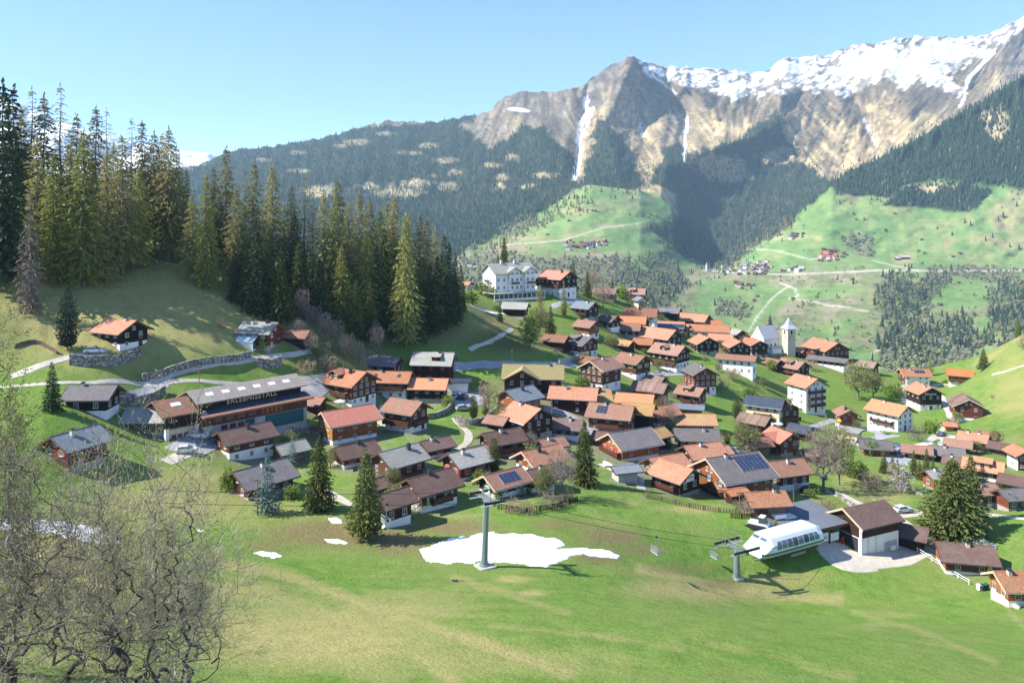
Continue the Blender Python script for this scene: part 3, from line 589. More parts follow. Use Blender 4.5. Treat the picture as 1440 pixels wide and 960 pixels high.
def house(px, py, wpx, hpx, th, ratio, roof, wall, base, label, cat='house', name='chalet', hb=0.3, pitch=28, oh=1.1, shutter=None,
          frame=None, bal=(), chim=1, solar=None, dormer=None, rows=None, nowin=False, barge=None, gwall=None, group=None,
          gcols=None, ecols=None, skylights=0, cross=None, wpane=True, door=None, ymin=0, sink=0.0, winw=1.0, attic=True, rail=None, baseE=None, rail_mat=None):
    phi = math.atan((px-CX)/F); a = abs(R(th))
    p = at(px, py, ymin)
    def dims(Y):
        s = 1.06*wpx*Y*math.cos(phi)/F; W = s/(ratio*math.cos(a)+math.sin(a)); return ratio*W, W
    L, W = dims(p.y); half = (L*math.sin(a)+W*math.cos(a))/2
    Yc = p.y+half*0.75; L, W = dims(Yc); half = (L*math.sin(a)+W*math.cos(a))/2
    d = Vector((math.sin(phi), math.cos(phi), 0))
    ctr = Vector((p.x, p.y, p.z)) + d*half*0.8
    h = max(2.2, hpx*p.y/F)
    root = empty(name, (ctr.x, ctr.y, p.z-sink), R(th)-phi)
    tag(root, label, cat, group)
    sgn = 1 if th < 0 else -1          # the gable towards the camera
    rise = W/2*math.tan(R(pitch)); dep = 4.5
    wm = WALL[wall]; bm = WALL[base] if base else wm; gm = WALL[gwall] if gwall else wm
    zb = h*hb if base else 0.0
    if base:
        m = MB(); m.box(-L/2,L/2,-W/2,W/2,-dep,zb,bm); m.build('base_wall', root)
    m = MB(); e = 0.07 if base else 0.0
    x0,x1,y0,y1 = -L/2-e,L/2+e,-W/2-e,W/2+e
    z0 = zb-0.003 if base else -dep
    # eave walls + gable walls (gables may be of another stuff)
    vs=[(x0,y0,z0),(x1,y0,z0),(x1,y1,z0),(x0,y1,z0),(x0,y0,h),(x1,y0,h),(x1,y1,h),(x0,y1,h),(x0,0,h+rise),(x1,0,h+rise)]
    m.mesh_part(vs,[(0,1,5,4),(2,3,7,6),(0,3,2,1),(4,5,9,8),(6,7,8,9)],wm)
    m.mesh_part(vs,[(1,2,6,9,5),(3,0,4,8,7)],gm)
    m.build('wall', root)
    # roof
    m = MB(); t = 0.24; og = oh; oe = oh*1.05
    ze = h - oe*math.tan(R(pitch)); ye = W/2+oe; zr = h+rise; up_ = 0.06
    rm = ROOF[roof]
    m.prism([(-ye,ze+up_),(0,zr+up_),(ye,ze+up_),(ye,ze+up_+t),(0,zr+up_+t),(-ye,ze+up_+t)], -L/2-og, L/2+og, rm)
    ro = m.build('roof', root)
    bgm = barge or M_BARGED
    for sx in (-L/2-og-0.05, L/2+og+0.002):
        m = MB()
        m.prism([(-ye-0.03,ze+up_-0.12),(0,zr+up_-0.12),(ye+0.03,ze+up_-0.12),(ye+0.03,ze+up_+t+0.05),(0,zr+up_+t+0.06),(-ye-0.03,ze+up_+t+0.05)], sx, sx+0.048, bgm)
        m.build('bargeboard', ro)
    m = MB(); m.tube([(-L/2-og,-ye-0.08,ze+0.12),(L/2+og,-ye-0.08,ze+0.12)],0.075,M_DSTEEL if barge is None else M_ALU,6); m.build('gutter', ro)
    m = MB(); m.tube([(-L/2-og,0,zr+up_+t+0.02),(L/2+og,0,zr+up_+t+0.02)],0.11,rm,6); m.build('ridge_cap', ro)
    rnd = random.Random(int(px*31+py*7))
    for k in range(chim):
        cx_ = L*(rnd.uniform(-0.3,0.3) if chim==1 else (-0.22,0.25)[k%2]); cy = -W*rnd.uniform(0.03,0.16)
        zt = h+rise+abs(cy)*0+0.75; zb_ = h+rise-abs(cy)*math.tan(R(pitch))-0.2
        m = MB(); cm = rnd.choice([M_STUCCO,M_STUCCO,M_DSTEEL]); m.box(cx_-0.33,cx_+0.33,cy-0.33,cy+0.33,zb_,zt,cm)
        c_ = m.build('chimney', ro); m = MB(); m.box(cx_-0.42,cx_+0.42,cy-0.42,cy+0.42,zt+0.002,zt+0.12,M_DSTEEL); m.box(cx_-0.2,cx_+0.2,cy-0.2,cy+0.2,zt+0.122,zt+0.3,M_DSTEEL); m.build('chimney_cap', c_)
    def on_slope(x, s, lift):          # s metres up from the eave of the front slope
        return (x, -ye+s*math.cos(R(pitch)), ze+up_+t+s*math.sin(R(pitch))+lift)
    sl = ye/math.cos(R(pitch))
    if solar:
        fx0,fx1,fs0,fs1,sm_ = solar
        m = MB(); xs0,xs1 = -L/2-og+(L+2*og)*fx0, -L/2-og+(L+2*og)*fx1; s0,s1 = sl*fs0, sl*fs1
        nx = max(2,int(round((xs1-xs0)/1.1))); ns = max(1,int(round((s1-s0)/1.7)))
        for i in range(nx):
            for j in range(ns):
                xa,xb = xs0+(xs1-xs0)*i/nx+0.04, xs0+(xs1-xs0)*(i+1)/nx-0.04; sa,sb = s0+(s1-s0)*j/ns+0.04, s0+(s1-s0)*(j+1)/ns-0.04
                q=[on_slope(xa,sa,0.16),on_slope(xb,sa,0.16),on_slope(xb,sb,0.16),on_slope(xa,sb,0.16)]; q2=[on_slope(xa,sa,0.08),on_slope(xb,sa,0.08),on_slope(xb,sb,0.08),on_slope(xa,sb,0.08)]
                m.mesh_part(q+q2,[(0,1,2,3),(4,7,6,5),(0,4,5,1),(1,5,6,2),(2,6,7,3),(3,7,4,0)],sm_)
        q=[on_slope(xs0,s0,0.1),on_slope(xs1,s0,0.1),on_slope(xs1,s1,0.1),on_slope(xs0,s1,0.1)]; q2=[on_slope(xs0,s0,0.03),on_slope(xs1,s0,0.03),on_slope(xs1,s1,0.03),on_slope(xs0,s1,0.03)]
        m.mesh_part(q+q2,[(0,1,2,3),(4,7,6,5),(0,4,5,1),(1,5,6,2),(2,6,7,3),(3,7,4,0)],M_ALU)
        m.build('solar_panel', ro)
    for k in range(skylights):
        x = -L*0.3+L*0.6*(k/max(1,skylights-1) if skylights>1 else 0.5); m = MB()
        q=[on_slope(x-0.45,sl*.5,.12),on_slope(x+.45,sl*.5,.12),on_slope(x+.45,sl*.5+1.2,.12),on_slope(x-.45,sl*.5+1.2,.12)]; q2=[(a1,b1,c1-.2) for a1,b1,c1 in q]
        m.mesh_part(q+q2,[(0,1,2,3),(4,7,6,5),(0,4,5,1),(1,5,6,2),(2,6,7,3),(3,7,4,0)],M_PANE); m.build('skylight', ro)
    if dormer:                          # ('gable'|'shed', x fraction, width m)
        kind, fx, dw = dormer; xm = L*fx; s0 = sl*0.36; bx = on_slope(xm,s0,0); yb = bx[1]; zb2 = bx[2]-0.1; hh = 1.25
        m = MB(); m.box(xm-dw/2,xm+dw/2,yb,yb+W*0.36,zb2-0.3,zb2+hh,wm); dd = m.build('dormer', ro)
        m = MB()
        if kind=='gable':
            rr = dw/2*math.tan(R(26)); o2 = 0.4; k2 = o2*math.tan(R(26))
            m.prism([(xm-dw/2-o2,zb2+hh-k2),(xm,zb2+hh+rr),(xm+dw/2+o2,zb2+hh-k2),(xm+dw/2+o2,zb2+hh-k2+.18),(xm,zb2+hh+rr+.18),(xm-dw/2-o2,zb2+hh-k2+.18)], yb-0.5, min(yb+(hh+rr)/math.tan(R(pitch))+0.4,-0.1), rm, 'y')
        else:
            m.prism([(yb-0.5,zb2+hh+0.0),(yb+W*0.4,zb2+hh+0.75),(yb+W*0.4,zb2+hh+0.92),(yb-0.5,zb2+hh+0.16)], xm-dw/2-.35, xm+dw/2+.35, rm)
        m.build('dormer_roof', dd)
        for i in range(max(1,int(dw/1.6))):
            n_=max(1,int(dw/1.6)); f2,p2,_ = window_mesh(0.9,0.9,frame or M_WIN); wo = put('dormer_window', f2, ro, (xm-dw/2+dw*(i+.5)/n_, yb-0.01, zb2+hh*0.55))
    # a gabled cross wing on the front slope
    if cross:
        fx, cw, cdep = cross; xm = L*fx; rr = cw/2*math.tan(R(pitch)); m = MB()
        vs=[(xm-cw/2,-W/2-cdep,-dep),(xm+cw/2,-W/2-cdep,-dep),(xm+cw/2,-W/2+1,-dep),(xm-cw/2,-W/2+1,-dep)]; vs+= [(a1,b1,h) for a1,b1,_ in vs]+[(xm,-W/2-cdep,h+rr),(xm,-W/2+1,h+rr)]
        m.mesh_part(vs,[(0,1,5,8,4),(1,2,6,5),(3,0,4,7),(2,3,7,9,6),(4,8,9,7),(5,6,9,8)],gm); wg = m.build('wing_wall', root)
        m = MB(); o2=oh; k2=o2*math.tan(R(pitch))
        m.prism([(xm-cw/2-o2,h-k2+.06),(xm,h+rr+.06),(xm+cw/2+o2,h-k2+.06),(xm+cw/2+o2,h-k2+.32),(xm,h+rr+.34),(xm-cw/2-o2,h-k2+.32)], -W/2-cdep-o2, -W/2+rr/math.tan(R(pitch))+0.2, rm, 'y'); wr=m.build('wing_roof', root)
        m = MB(); m.prism([(xm-cw/2-o2-.03,h-k2-.08),(xm,h+rr-.08),(xm+cw/2+o2+.03,h-k2-.08),(xm+cw/2+o2+.03,h-k2+.36),(xm,h+rr+.4),(xm-cw/2-o2-.03,h-k2+.36)],-W/2-cdep-o2-.05,-W/2-cdep-o2-.003,bgm,'y'); m.build('bargeboard',wr)
        nr_=max(1,int(round(h/2.6)))
        for j in range(nr_):
            for i in range(max(2,int(cw/2.6))):
                n_=max(2,int(cw/2.6)); add_window(root, xm-cw/2+cw*(i+.5)/n_, -W/2-cdep-.01, h*(j+.58)/nr_, 0, winw,1.2, frame or M_WIN, shutter)
        add_window(root, xm, -W/2-cdep-.01, h+rr*.4, 0, .9,.9, frame or M_WIN)
    # windows and doors on the sides the village shows
    fr = frame or M_WIN
    if not nowin:
        nf = rows or max(1, int(round(h/2.75)))
        fh = h/nf; wh = min(1.25, fh*0.5)
        for side, ln in (('E',L),('G',W)):
            n = (ecols if side=='E' else gcols)
            if n is None: n = max(1, int(ln/2.7))
            for j in range(nf):
                z = fh*(j+0.56)
                for i in range(n):
                    if rnd.random() < 0.06 and not (gcols or ecols): continue
                    q = -ln/2+ln*(i+0.5)/n
                    if j==0 and i==(n//2) and side==(door or 'G') and nf>1:
                        m = MB(); m.box(-.5,.5,-.06,.05,0,2.0,WALL['brown']); m.box(-.58,.58,-.08,.04,2.002,2.1,fr)
                        do = m.build('door', root, (q,-W/2-e-.012,0) if side=='E' else (sgn*(L/2+e+.012),q,0), 0 if side=='E' else sgn*math.pi/2)
                        m = MB(); m.box(.32,.4,-.12,-.062,.95,1.08,M_ALU); m.build('handle', do); continue
                    off = e+.012 if z > zb else .012
                    loc = (q,-W/2-off,z) if side=='E' else (sgn*(L/2+off),q,z)
                    add_window(root, *loc, 0 if side=='E' else sgn*math.pi/2, winw*(0.85 if j==0 and nf>1 else 1), wh*(0.8 if j==0 and nf>1 else 1), fr, shutter if (j>0 or nf==1) else None)
        if attic and rise > 1.3:
            n = 2 if W > 8 else 1
            for i in range(n):
                add_window(root, sgn*(L/2+e+.012), (-.8 if n==2 else 0)+1.6*i, h+rise*0.28, sgn*math.pi/2, .85, min(1.0,rise*.45), fr)
    for bl in bal:                       # (side, height fraction, length fraction)
        sd_, zf, lf = bl; balcony(root, 'E' if sd_=='E' else ('G+' if sgn>0 else 'G-'), L, W, h*zf, lf, rail_mat or WALL['brown'])
    root['_dims'] = (L, W, h)
    return root

def dims_of(root): 
    d = tuple(root['_dims']); return d

# ------------------------------------------------------------------ the houses of the village, from the lane on the left to the meadow on the right
H = house
# left slope
H(171,490,68,24,-52,1.1,'orange','black','white','dark chalet with salmon tile roof alone above a stone retaining wall, beside a rounded pine',bal=(),hb=.3,gcols=2,chim=1,rows=2)
h_cons=H(367,491,56,24,-32,1.2,'grey','redbrown','stone','reddish timber house with pale grey roof and glass conservatory under the wood',chim=2,hb=.2,frame=M_FRAME)
H(416,487,36,14,-24,1.5,'brownred','dark',None,'low dark shed with brown roof attached behind the house with the conservatory',cat='shed',name='shed',nowin=True,chim=0)
H(131,583,70,24,-25,1.3,'dark','black','white','black timber house with dark roof below the lane, partly behind bare branches',hb=.22,chim=1)
H(216,613,74,22,-22,1.5,'grey','grey','stone','grey boarded barn house with fibre slab roof beside the long barn',hb=.25,chim=0,ecols=3)
H(106,661,82,33,36,1.15,'slate','brown','stone','brown house with blue grey roof and red shutters seen through the bare tree',hb=.2,shutter=M_RED,chim=1)
H(344,648,76,29,27,1.6,'brown','brown','white','brown house on tall white base with brown roof, in front of the long barn',hb=.5,chim=1,ecols=3)
H(366,702,86,22,32,1.3,'dark','brown','stone','grey roofed brown house half hidden by a blue spruce and bare twigs',hb=.3,chim=1)
H(408,650,40,16,28,1.3,'grey','grey',None,'small grey shed behind the dark round spruce',cat='shed',name='shed',nowin=True,chim=0)
H(441,581,33,14,-33,1.3,'brownred','brown',None,'small brown hut with rusty roof at the bend of the barn road',cat='hut',name='garden_hut',nowin=True,chim=0)
# left centre
H(491,569,71,29,-44,1.15,'orange','brown','white','large brown chalet with orange roof, gabled dormer and whitewashed ground floor',hb=.3,dormer=('gable',-.2,3.6),chim=1,gcols=4,ecols=3,rows=3,bal=(('E',.42,.8),))
H(489,623,77,29,26,1.5,'red','yellow','white','yellow timber house with bright red tile roof and sun terrace',hb=.22,gwall='yellow',gcols=2,ecols=3,barge=M_BARGE,chim=0,wall_='o') if False else H(489,623,77,29,26,1.5,'red','orange','white','yellow gabled timber house with bright red tile roof and sun terrace',hb=.22,gwall='yellow',gcols=2,ecols=3,barge=M_BARGE,chim=0)
H(571,608,55,29,-37,1.2,'brownred','brown','white','compact chalet with reddish brown roof and carved balcony on a lawn',hb=.3,bal=(('E',.36,1.0),('G',.36,.7)),chim=0,rows=2)
H(547,562,60,26,-16,1.7,'orange','brown','white','long whitewashed house with tan orange roof and two skylights',hb=.6,skylights=2,chim=1,bal=(('E',.55,.9),))
H(538,541,48,18,-22,1.5,'dark','dark',None,'dark grey roofed house behind the long whitewashed house',chim=1,ymin=228)
H(610,538,53,27,-13,1.45,'grey','dark','dark','tall black timber house with steep pale roof and red window frames',hb=.2,pitch=33,frame=M_RED,dormer=('shed',.12,2.4),chim=1,ecols=3,gcols=2)
H(604,567,47,22,-12,1.4,'bright','dark','stone','dark house with vivid orange roof below the tall black house',hb=.3,chim=1)
H(499,657,56,17,27,1.5,'brown','brown','white','low house with plain brown roof below the yellow gabled house',hb=.3,shutter=M_RED,chim=1)
H(560,676,69,24,38,1.2,'grey','brown','stone','brown chalet with light grey slab roof and satellite dish, behind the front spruce',hb=.25,chim=1,gcols=2,bal=(('E',.1,.7),))
H(612,644,40,15,32,1.4,'brown','dark','white','small brown roofed cottage tucked behind the light grey slab roofs',hb=.3,chim=1,shutter=M_RED)
H(655,675,59,23,37,1.2,'grey','brown','white','brown chalet with light grey roof and red shutters beside a green cypress',hb=.2,chim=1,shutter=M_RED,gcols=2)
H(604,719,73,29,36,1.25,'brown','brown','white','brown roofed chalet with corner balcony on white walls above the ski meadow',hb=.35,chim=1,bal=(('E',.4,.55),),gcols=2,ecols=2,shutter=M_LGREEN)
H(549,742,54,32,36,1.3,'brown','dark','white','brown roofed house on white base half behind the front spruce',hb=.3,chim=0)
H(707,699,61,17,38,1.4,'pink','dark','white','low chalet with solar panels and green shutters behind the lift pylon',hb=.3,shutter=M_GREEN,solar=(.3,.75,.25,.8,M_SOLAR),chim=0,barge=M_BARGE,frame=M_FRAME)
H(755,692,46,18,36,1.3,'brown','brown','white','brown roofed house joined behind the low solar chalet',chim=1,hb=.4)
H(760,668,64,18,38,1.3,'tan','orange','white','tan roofed house with white gable behind a bare tree',hb=.5,barge=M_BARGE,chim=1)
H(705,642,56,20,30,1.4,'brown','dark','stone','brown roofed house with open wooden terrace below the orange gabled house',hb=.2,chim=1,bal=(('E',.3,1.0),))
H(741,617,66,26,-50,1.0,'orange','dark','stone','dark gabled house with wide light orange roof in the village middle',hb=.2,gcols=3,chim=1,barge=M_BARGED)
H(730,583,55,21,44,1.1,'slate','orange','stone','honey coloured timber house with grey roof beside the village street',hb=.25,bal=(('G',.4,.8),),chim=1,gcols=2)
H(750,556,75,26,-3,1.7,'mossy','dark','stone','big dark house with moss yellow roof and projecting front gable',hb=.15,cross=(-.18,9.0,2.0),chim=1,bal=(),ecols=4)
H(845,549,52,30,54,1.2,'brownred','brown','white','striped timber gable house with white window frames above a white ground floor',hb=.3,gcols=4,ecols=2,rows=3,chim=1,barge=M_BARGE)
H(890,532,45,22,-40,1.2,'brownred','brown','white','brown house with green shutters and red brown roof on the slope',hb=.3,shutter=M_LGREEN,chim=1,gcols=2,ecols=2)
H(817,503,43,19,-43,1.1,'dark','brown','white','half white house with dark hipped roof above the valley road',hb=.45,dormer=('shed',-.05,2.2),chim=1,gcols=3)
H(782,492,34,13,-25,1.5,'brownred','dark',None,'small orange roofed barn in shade beside the half white house',cat='barn',name='barn',nowin=True,chim=0)
H(825,474,32,15,-38,1.2,'pink','orange','white','orange and white house with pinkish roof below the meadow',hb=.3,chim=0)
H(857,464,28,13,-40,1.1,'brown','dark','white','dark house with brown roof behind the pinkish roof',chim=1,hb=.3)
H(823,449,34,16,-36,1.1,'slate','dark','stone','dark house with slate roof and balcony on the green knoll',hb=.2,bal=(('E',.4,.9),),chim=1)
H(851,421,30,9,-14,1.6,'rust','grey',None,'weathered barn with greyish roof behind a bare bush on the ridge',cat='barn',name='barn',nowin=True,chim=0)
H(891,424,31,12,-9,1.3,'pink','dark','white','small dark house with pinkish roof alone on the ridge',hb=.3,dormer=('shed',0,2.4),chim=1)
H(900,434,16,12,-60,1.0,'slate','white',None,'tiny white gabled house below the ridge house',chim=0)
H(902,458,42,14,-8,1.3,'brownred','white',None,'uppermost of three stepped houses, brown roof and white balconied side',chim=1,bal=())
H(890,466,34,12,-8,1.3,'bright','dark',None,'middle one of three stepped houses, with clean orange roof',chim=0)
H(883,474,32,11,-8,1.3,'brownred','dark','stone','lowest of three stepped houses, dark front and brown roof',chim=0,hb=.3)
H(941,448,28,9,-14,1.6,'dark','dark',None,'flat lying dark barn with grey roof on the ridge meadow',cat='barn',name='barn',nowin=True,chim=0)
# upper centre
H(976,463,44,12,-22,1.4,'orange','dark',None,'orange roofed house at the back edge of the upper village',chim=0)
H(943,468,34,8,-6,1.5,'orange','dark','white','house with glazed solar strip below a narrow orange roof',solar=(.02,.98,.05,.62,M_SOLAR),chim=0,hb=.4)
H(999,466,30,10,28,1.3,'bright','dark',None,'bright orange roof house below the back edge of the upper village',chim=0)
H(995,477,56,12,-4,2.4,'orange','white',None,'long whitewashed house with thin orange roof',chim=0,ecols=6,rows=1)
H(1036,474,22,13,-48,1.1,'grey','dark',None,'dark tower like house with pale grey gable roof left of the church',chim=0)
H(1068,482,22,11,-30,1.3,'orange','dark',None,'orange roofed house directly behind the church nave',chim=0)
H(1057,474,18,9,-20,1.3,'red','dark',None,'little red roofed house between the tower like house and the church',chim=0)
H(925,497,62,22,-34,1.5,'orange','dark','stone','huge dark barn house with sweeping orange roof in the upper village',hb=.2,chim=0,gcols=3)
H(905,495,24,12,-12,1.2,'orange','brown',None,'brown lean shed with orange roof stuck to the huge barn house',cat='shed',name='shed',nowin=True,chim=0)
H(942,521,51,24,-32,1.25,'pink','dark','white','dark house with rosy roof, dormer and white windowed flank',hb=.45,dormer=('gable',-.05,3.0),chim=1,gcols=4,bal=(('E',.4,1.0),))
H(990,498,38,15,-68,1.1,'orange','black','stone','black gabled house with orange roof above a stone wall',hb=.25,gcols=3,chim=1)
H(1014,490,32,12,-12,1.3,'orange','dark',None,'plain orange roof between two black gables',chim=0)
H(1036,505,35,17,-72,1.2,'tan','dark','stone','dark gabled house with tan roof above the white hall',hb=.2,gcols=3,chim=0)
H(1064,501,28,16,-70,1.2,'tan','dark','stone','narrow dark gabled house just left of the churchyard',hb=.2,gcols=2,chim=0)
H(1046,482,30,8,-14,1.4,'orange','dark',None,'low orange roof house behind the churchyard gables',chim=0)
h_hall=H(1036,525,52,19,-10,1.5,'brownred','white',None,'white hall with window rows and narrow brown roof',cat='hall',name='village_hall',chim=0,ecols=5,rows=2,pitch=12)
H(1123,497,20,9,-30,1.4,'orange','dark',None,'orange roofed house right behind the church tower',chim=0)
H(1161,500,60,18,-52,1.3,'tan','brown','stone','broad brown chalet with tan roof right of the church tower',hb=.15,gcols=5,chim=1,bal=(('G',.1,1.1),))
H(1166,517,56,9,-18,1.6,'dark','black','white','long black terrace house on white base below the broad chalet',hb=.45,chim=0,pitch=8,ecols=6,rows=1)
H(1115,531,42,14,-36,1.2,'brownred','dark','stone','dark chalet with red brown roof and dormer below the church',hb=.2,dormer=('shed',0,3.2),chim=1,bal=(('E',.45,.9),))
H(1134,580,50,37,-46,1.0,'orange','white',None,'tall white apartment house with orange roof and stacked balconies',rows=4,gcols=3,ecols=2,bal=(('G',.25,.8),('G',.5,.8),('G',.75,.8)),chim=1,rail_mat=WALL['brown'])
H(1216,523,36,8,-24,1.5,'rust','dark',None,'old dark barn with grey brown roof at the gorge edge',cat='barn',name='barn',nowin=True,chim=0)
# right
H(1285,542,42,14,22,1.4,'orange','white',None,'white house with orange roof and solar panel at the far right edge of the village',solar=(.45,.8,.4,.8,M_SOLAR),gwall='brown',chim=1,barge=M_BARGE)
H(1350,540,30,13,0,1.3,'bright','orange','white','orange timber house with orange roof and porch below the grassy hill',hb=.3,bal=(('E',.35,1.0),),chim=0)
h_sign=H(1299,577,46,24,-60,1.15,'orange','dark','white','dark gabled chalet with white lettering under its orange roof',hb=.35,gcols=3,attic=False,rows=2,chim=1)
H(1358,592,44,22,-78,1.1,'rust','redbrown','white','reddish square chalet with round white window frames and grey roof',hb=.25,gcols=2,chim=0,barge=M_BARGE)
H(1251,606,60,25,-32,1.3,'bright','white',None,'white three storey house with clean orange roof and mixed wood gable',rows=3,gwall='white',chim=1,bal=(('E',.4,.7),))
H(1190,603,29,20,-72,1.1,'brownred','orange','white','honey coloured gable house with brown roof and yellow awnings',hb=.25,bal=(('G',.35,1.1),),gcols=2,chim=1)
H(1195,620,32,13,-20,1.3,'grey','cream',None,'cream coloured garage block under the honey gable house',cat='garage',name='garage',nowin=True,chim=0,pitch=6)
H(1076,595,50,25,-14,1.6,'blue','cream',None,'cream modern house with dark blue metal roof',chim=0,ecols=4,bal=(('E',.4,.5),),barge=M_BARGED)
H(1106,600,32,25,-62,1.1,'rust','white',None,'white house with brown gable and terraces beside the blue metal roof',gwall='brown',bal=(('G',.4,1.1),),chim=0)
H(1062,606,42,12,-26,1.5,'rust','dark',None,'grey brown barn roof below the blue metal roof',cat='barn',name='barn',nowin=True,chim=0)
H(984,552,42,26,-66,1.2,'dark','redbrown','white','red brown house with rows of arched white windows on white base',hb=.3,gcols=4,rows=3,chim=1)
H(972,571,38,17,-26,1.25,'brownred','redbrown','stone','red brown house with brown roof, dormer and oval white window',hb=.2,dormer=('shed',-.05,2.6),chim=1,bal=(('E',.3,.5),))
H(915,566,46,17,-20,1.5,'rust','brown',None,'brown barn with rusty corrugated roof',cat='barn',name='barn',nowin=True,chim=0)
H(893,577,46,12,-9,1.6,'bright','dark',None,'dark barn with flat bright orange roof below the rusty corrugated roof',cat='barn',name='barn',nowin=True,chim=0)
H(860,609,60,23,-14,1.3,'brownred','brown','stone','brown house with black solar square on its orange brown roof',hb=.25,solar=(.22,.45,.3,.8,M_SOLARK),chim=1,bal=(('E',.35,.6),),ecols=3)
H(898,606,40,26,-12,1.2,'mosstan','black',None,'tall black barn with moss stained orange roof joined to the solar square house',cat='barn',name='barn',nowin=True,chim=0,ymin=214)
H(930,602,44,18,40,1.3,'orange','grey','white','weathered grey barn house with mottled orange roof and white ground floor',hb=.4,gcols=1,ecols=2,chim=0)
H(976,607,52,12,10,1.6,'mosstan','grey',None,'barn with long lichen yellow orange roof',cat='barn',name='barn',nowin=True,chim=0)
H(979,632,54,15,8,1.6,'dark','dark','stone','dark house with broad grey roof under the lichen yellow roof',hb=.2,chim=1,ecols=5,rows=1)
H(921,632,34,18,48,1.2,'mosstan','dark',None,'small dark hut with mossy orange roof beside a round cypress',cat='hut',name='garden_hut',nowin=True,chim=0)
H(886,648,75,20,36,1.25,'dark','orange','white','orange timber house with grey roof and flower balcony on white garden wall',hb=.2,bal=(('G',.35,.9),),gcols=3,ecols=2,shutter=M_RED,chim=0,barge=M_BARGE)
H(878,679,34,16,25,1.2,'slate','concrete',None,'little whitish shed with slate roof at the top of the meadow',cat='shed',name='shed',nowin=True,chim=0,pitch=14)
H(936,676,56,18,36,1.3,'orange','grey','stone','grey board house with wide orange brown roof behind the sign house',hb=.2,chim=0)
h_logo=H(950,695,62,22,-40,1.2,'orange','dark','stone','dark timber house with smooth orange roof and white sign board on the gable',hb=.1,chim=0,gcols=2,attic=False,bal=(('E',.3,.8),))
H(987,662,60,20,34,1.3,'orange','dark',None,'low dark house with two stepped orange roofs above the big grey chalet',chim=1)
H(1030,703,104,29,38,1.05,'dark','orange','dark','very large grey roofed chalet with solar field and orange front',hb=.2,gwall='orange',solar=(.45,.95,.35,.9,M_SOLAR),chim=1,barge=M_BARGE,gcols=3,ecols=4,shutter=M_TEAL)
H(1015,700,30,11,38,1.1,'orange','brown',None,'small porch building with orange roof leaning on the large grey chalet',cat='shed',name='shed',nowin=True,chim=0)
H(1034,709,25,7,36,1.3,'orange','dark',None,'lowest little orange roof in front of the large grey chalet',cat='shed',name='shed',nowin=True,chim=0,pitch=14)
H(1075,724,56,11,25,1.4,'tan','grey',None,'low stable with mottled tan roof above the lift station',cat='stable',name='stable',nowin=True,chim=1)
H(1104,690,62,24,38,1.2,'brownred','brown','white','square brown house with hipped brown roof and white base left of the bare walnut',hb=.35,gcols=2,ecols=3,chim=1)
H(1099,641,46,22,-50,1.1,'red','brown','stone','brown house with crossing salmon red roofs beside the bare walnut',hb=.2,gcols=2,ecols=2,chim=0,cross=(-.1,4.5,1.5))
H(1064,641,34,15,32,1.2,'brownred','grey',None,'grey barn with red brown roof beside the crossing red roofs',cat='barn',name='barn',nowin=True,chim=0)
H(1230,641,38,12,12,1.4,'dark','orange',None,'small house with charcoal roof and orange gable at the road fork',chim=0,gwall='orange')
H(1289,645,33,9,2,1.6,'pink','brown',None,'low rosy roofed house between garden spruces',chim=0)
H(1334,650,34,12,4,1.4,'dark','dark',None,'low charcoal roofed house with white chimney beside the rosy roof',chim=1)
H(1348,636,30,10,-6,1.6,'pink','brown',None,'dull brown roof between the charcoal roof and the lawn',chim=0)
H(1369,632,36,14,-10,1.3,'orange','dark',None,'house with plain orange roof above a dark glass wall',chim=2,ymin=225)
H(1389,625,22,12,-12,1.2,'brownred','orange',None,'little honey coloured annex with brown roof at the lawn',chim=0)
H(1335,606,13,7,10,1.2,'orange','yellow',None,'tiny yellow wood hut beside the parked car on the lawn drive',cat='hut',name='garden_hut',nowin=True,chim=0)
H(1383,674,48,15,-6,1.4,'bright','brown','white','house with shining orange roof and grey dormer behind the tall spruce',hb=.3,dormer=('shed',0,4),chim=0)
H(1435,661,36,22,-60,1.2,'orange','white',None,'white house with orange roof cut by the picture edge',gwall='brown',gcols=2,chim=0)
H(1432,692,44,12,-8,1.6,'brown','grey',None,'open carport with brown roof below the white edge house',cat='carport',name='carport',nowin=True,chim=0)
H(1317,690,36,19,40,1.2,'grey','orange','stone','orange cottage with grey roof peeping out left of the tall spruce',hb=.2,chim=1)
H(1382,714,38,22,44,1.1,'pink','brown','white','house with steep rosy brown roof right of the tall spruce',hb=.3,chim=1)
H(1423,718,46,18,42,1.3,'dark','redbrown','stone','reddish chalet with green shutters and grey roof at the field lane',hb=.2,shutter=M_GREEN,chim=0)
h_low=H(1356,809,76,22,17,1.35,'brown','brown','white','brown bungalow with brown roof and pink curtain below the tall spruce',hb=.25,gwall='orange',chim=1,gcols=1,ecols=2,rows=1)
H(1432,853,74,27,32,1.3,'tan','orange','white','orange timber house with tan roof at the lower picture corner',hb=.3,gwall='orange',chim=1,barge=M_BARGE,gcols=2)
H(796,617,42,16,-14,1.4,'brown','redbrown','white','brick red house with brown roof and white garage beside the street',hb=.35,chim=1,ecols=3)
H(807,581,60,22,-8,1.6,'orange','dark',None,'wide house with worn reddish roof behind the solar barn',chim=1)
H(829,577,52,15,8,1.4,'mosstan','dark','stone','dark barn with black solar field on a mossy tan roof',solar=(.12,.6,.35,.95,M_SOLARK),chim=1,hb=.2)
H(655,404,14,8,-30,1.3,'orange','white',None,'tiny orange roofed house beside the edge of the wood near the hotel',chim=0)
H(725,447,33,14,-14,1.4,'grey','dark','stone','black barn with pale grey roof below the hotel',cat='barn',name='barn',nowin=True,chim=0,hb=.2)
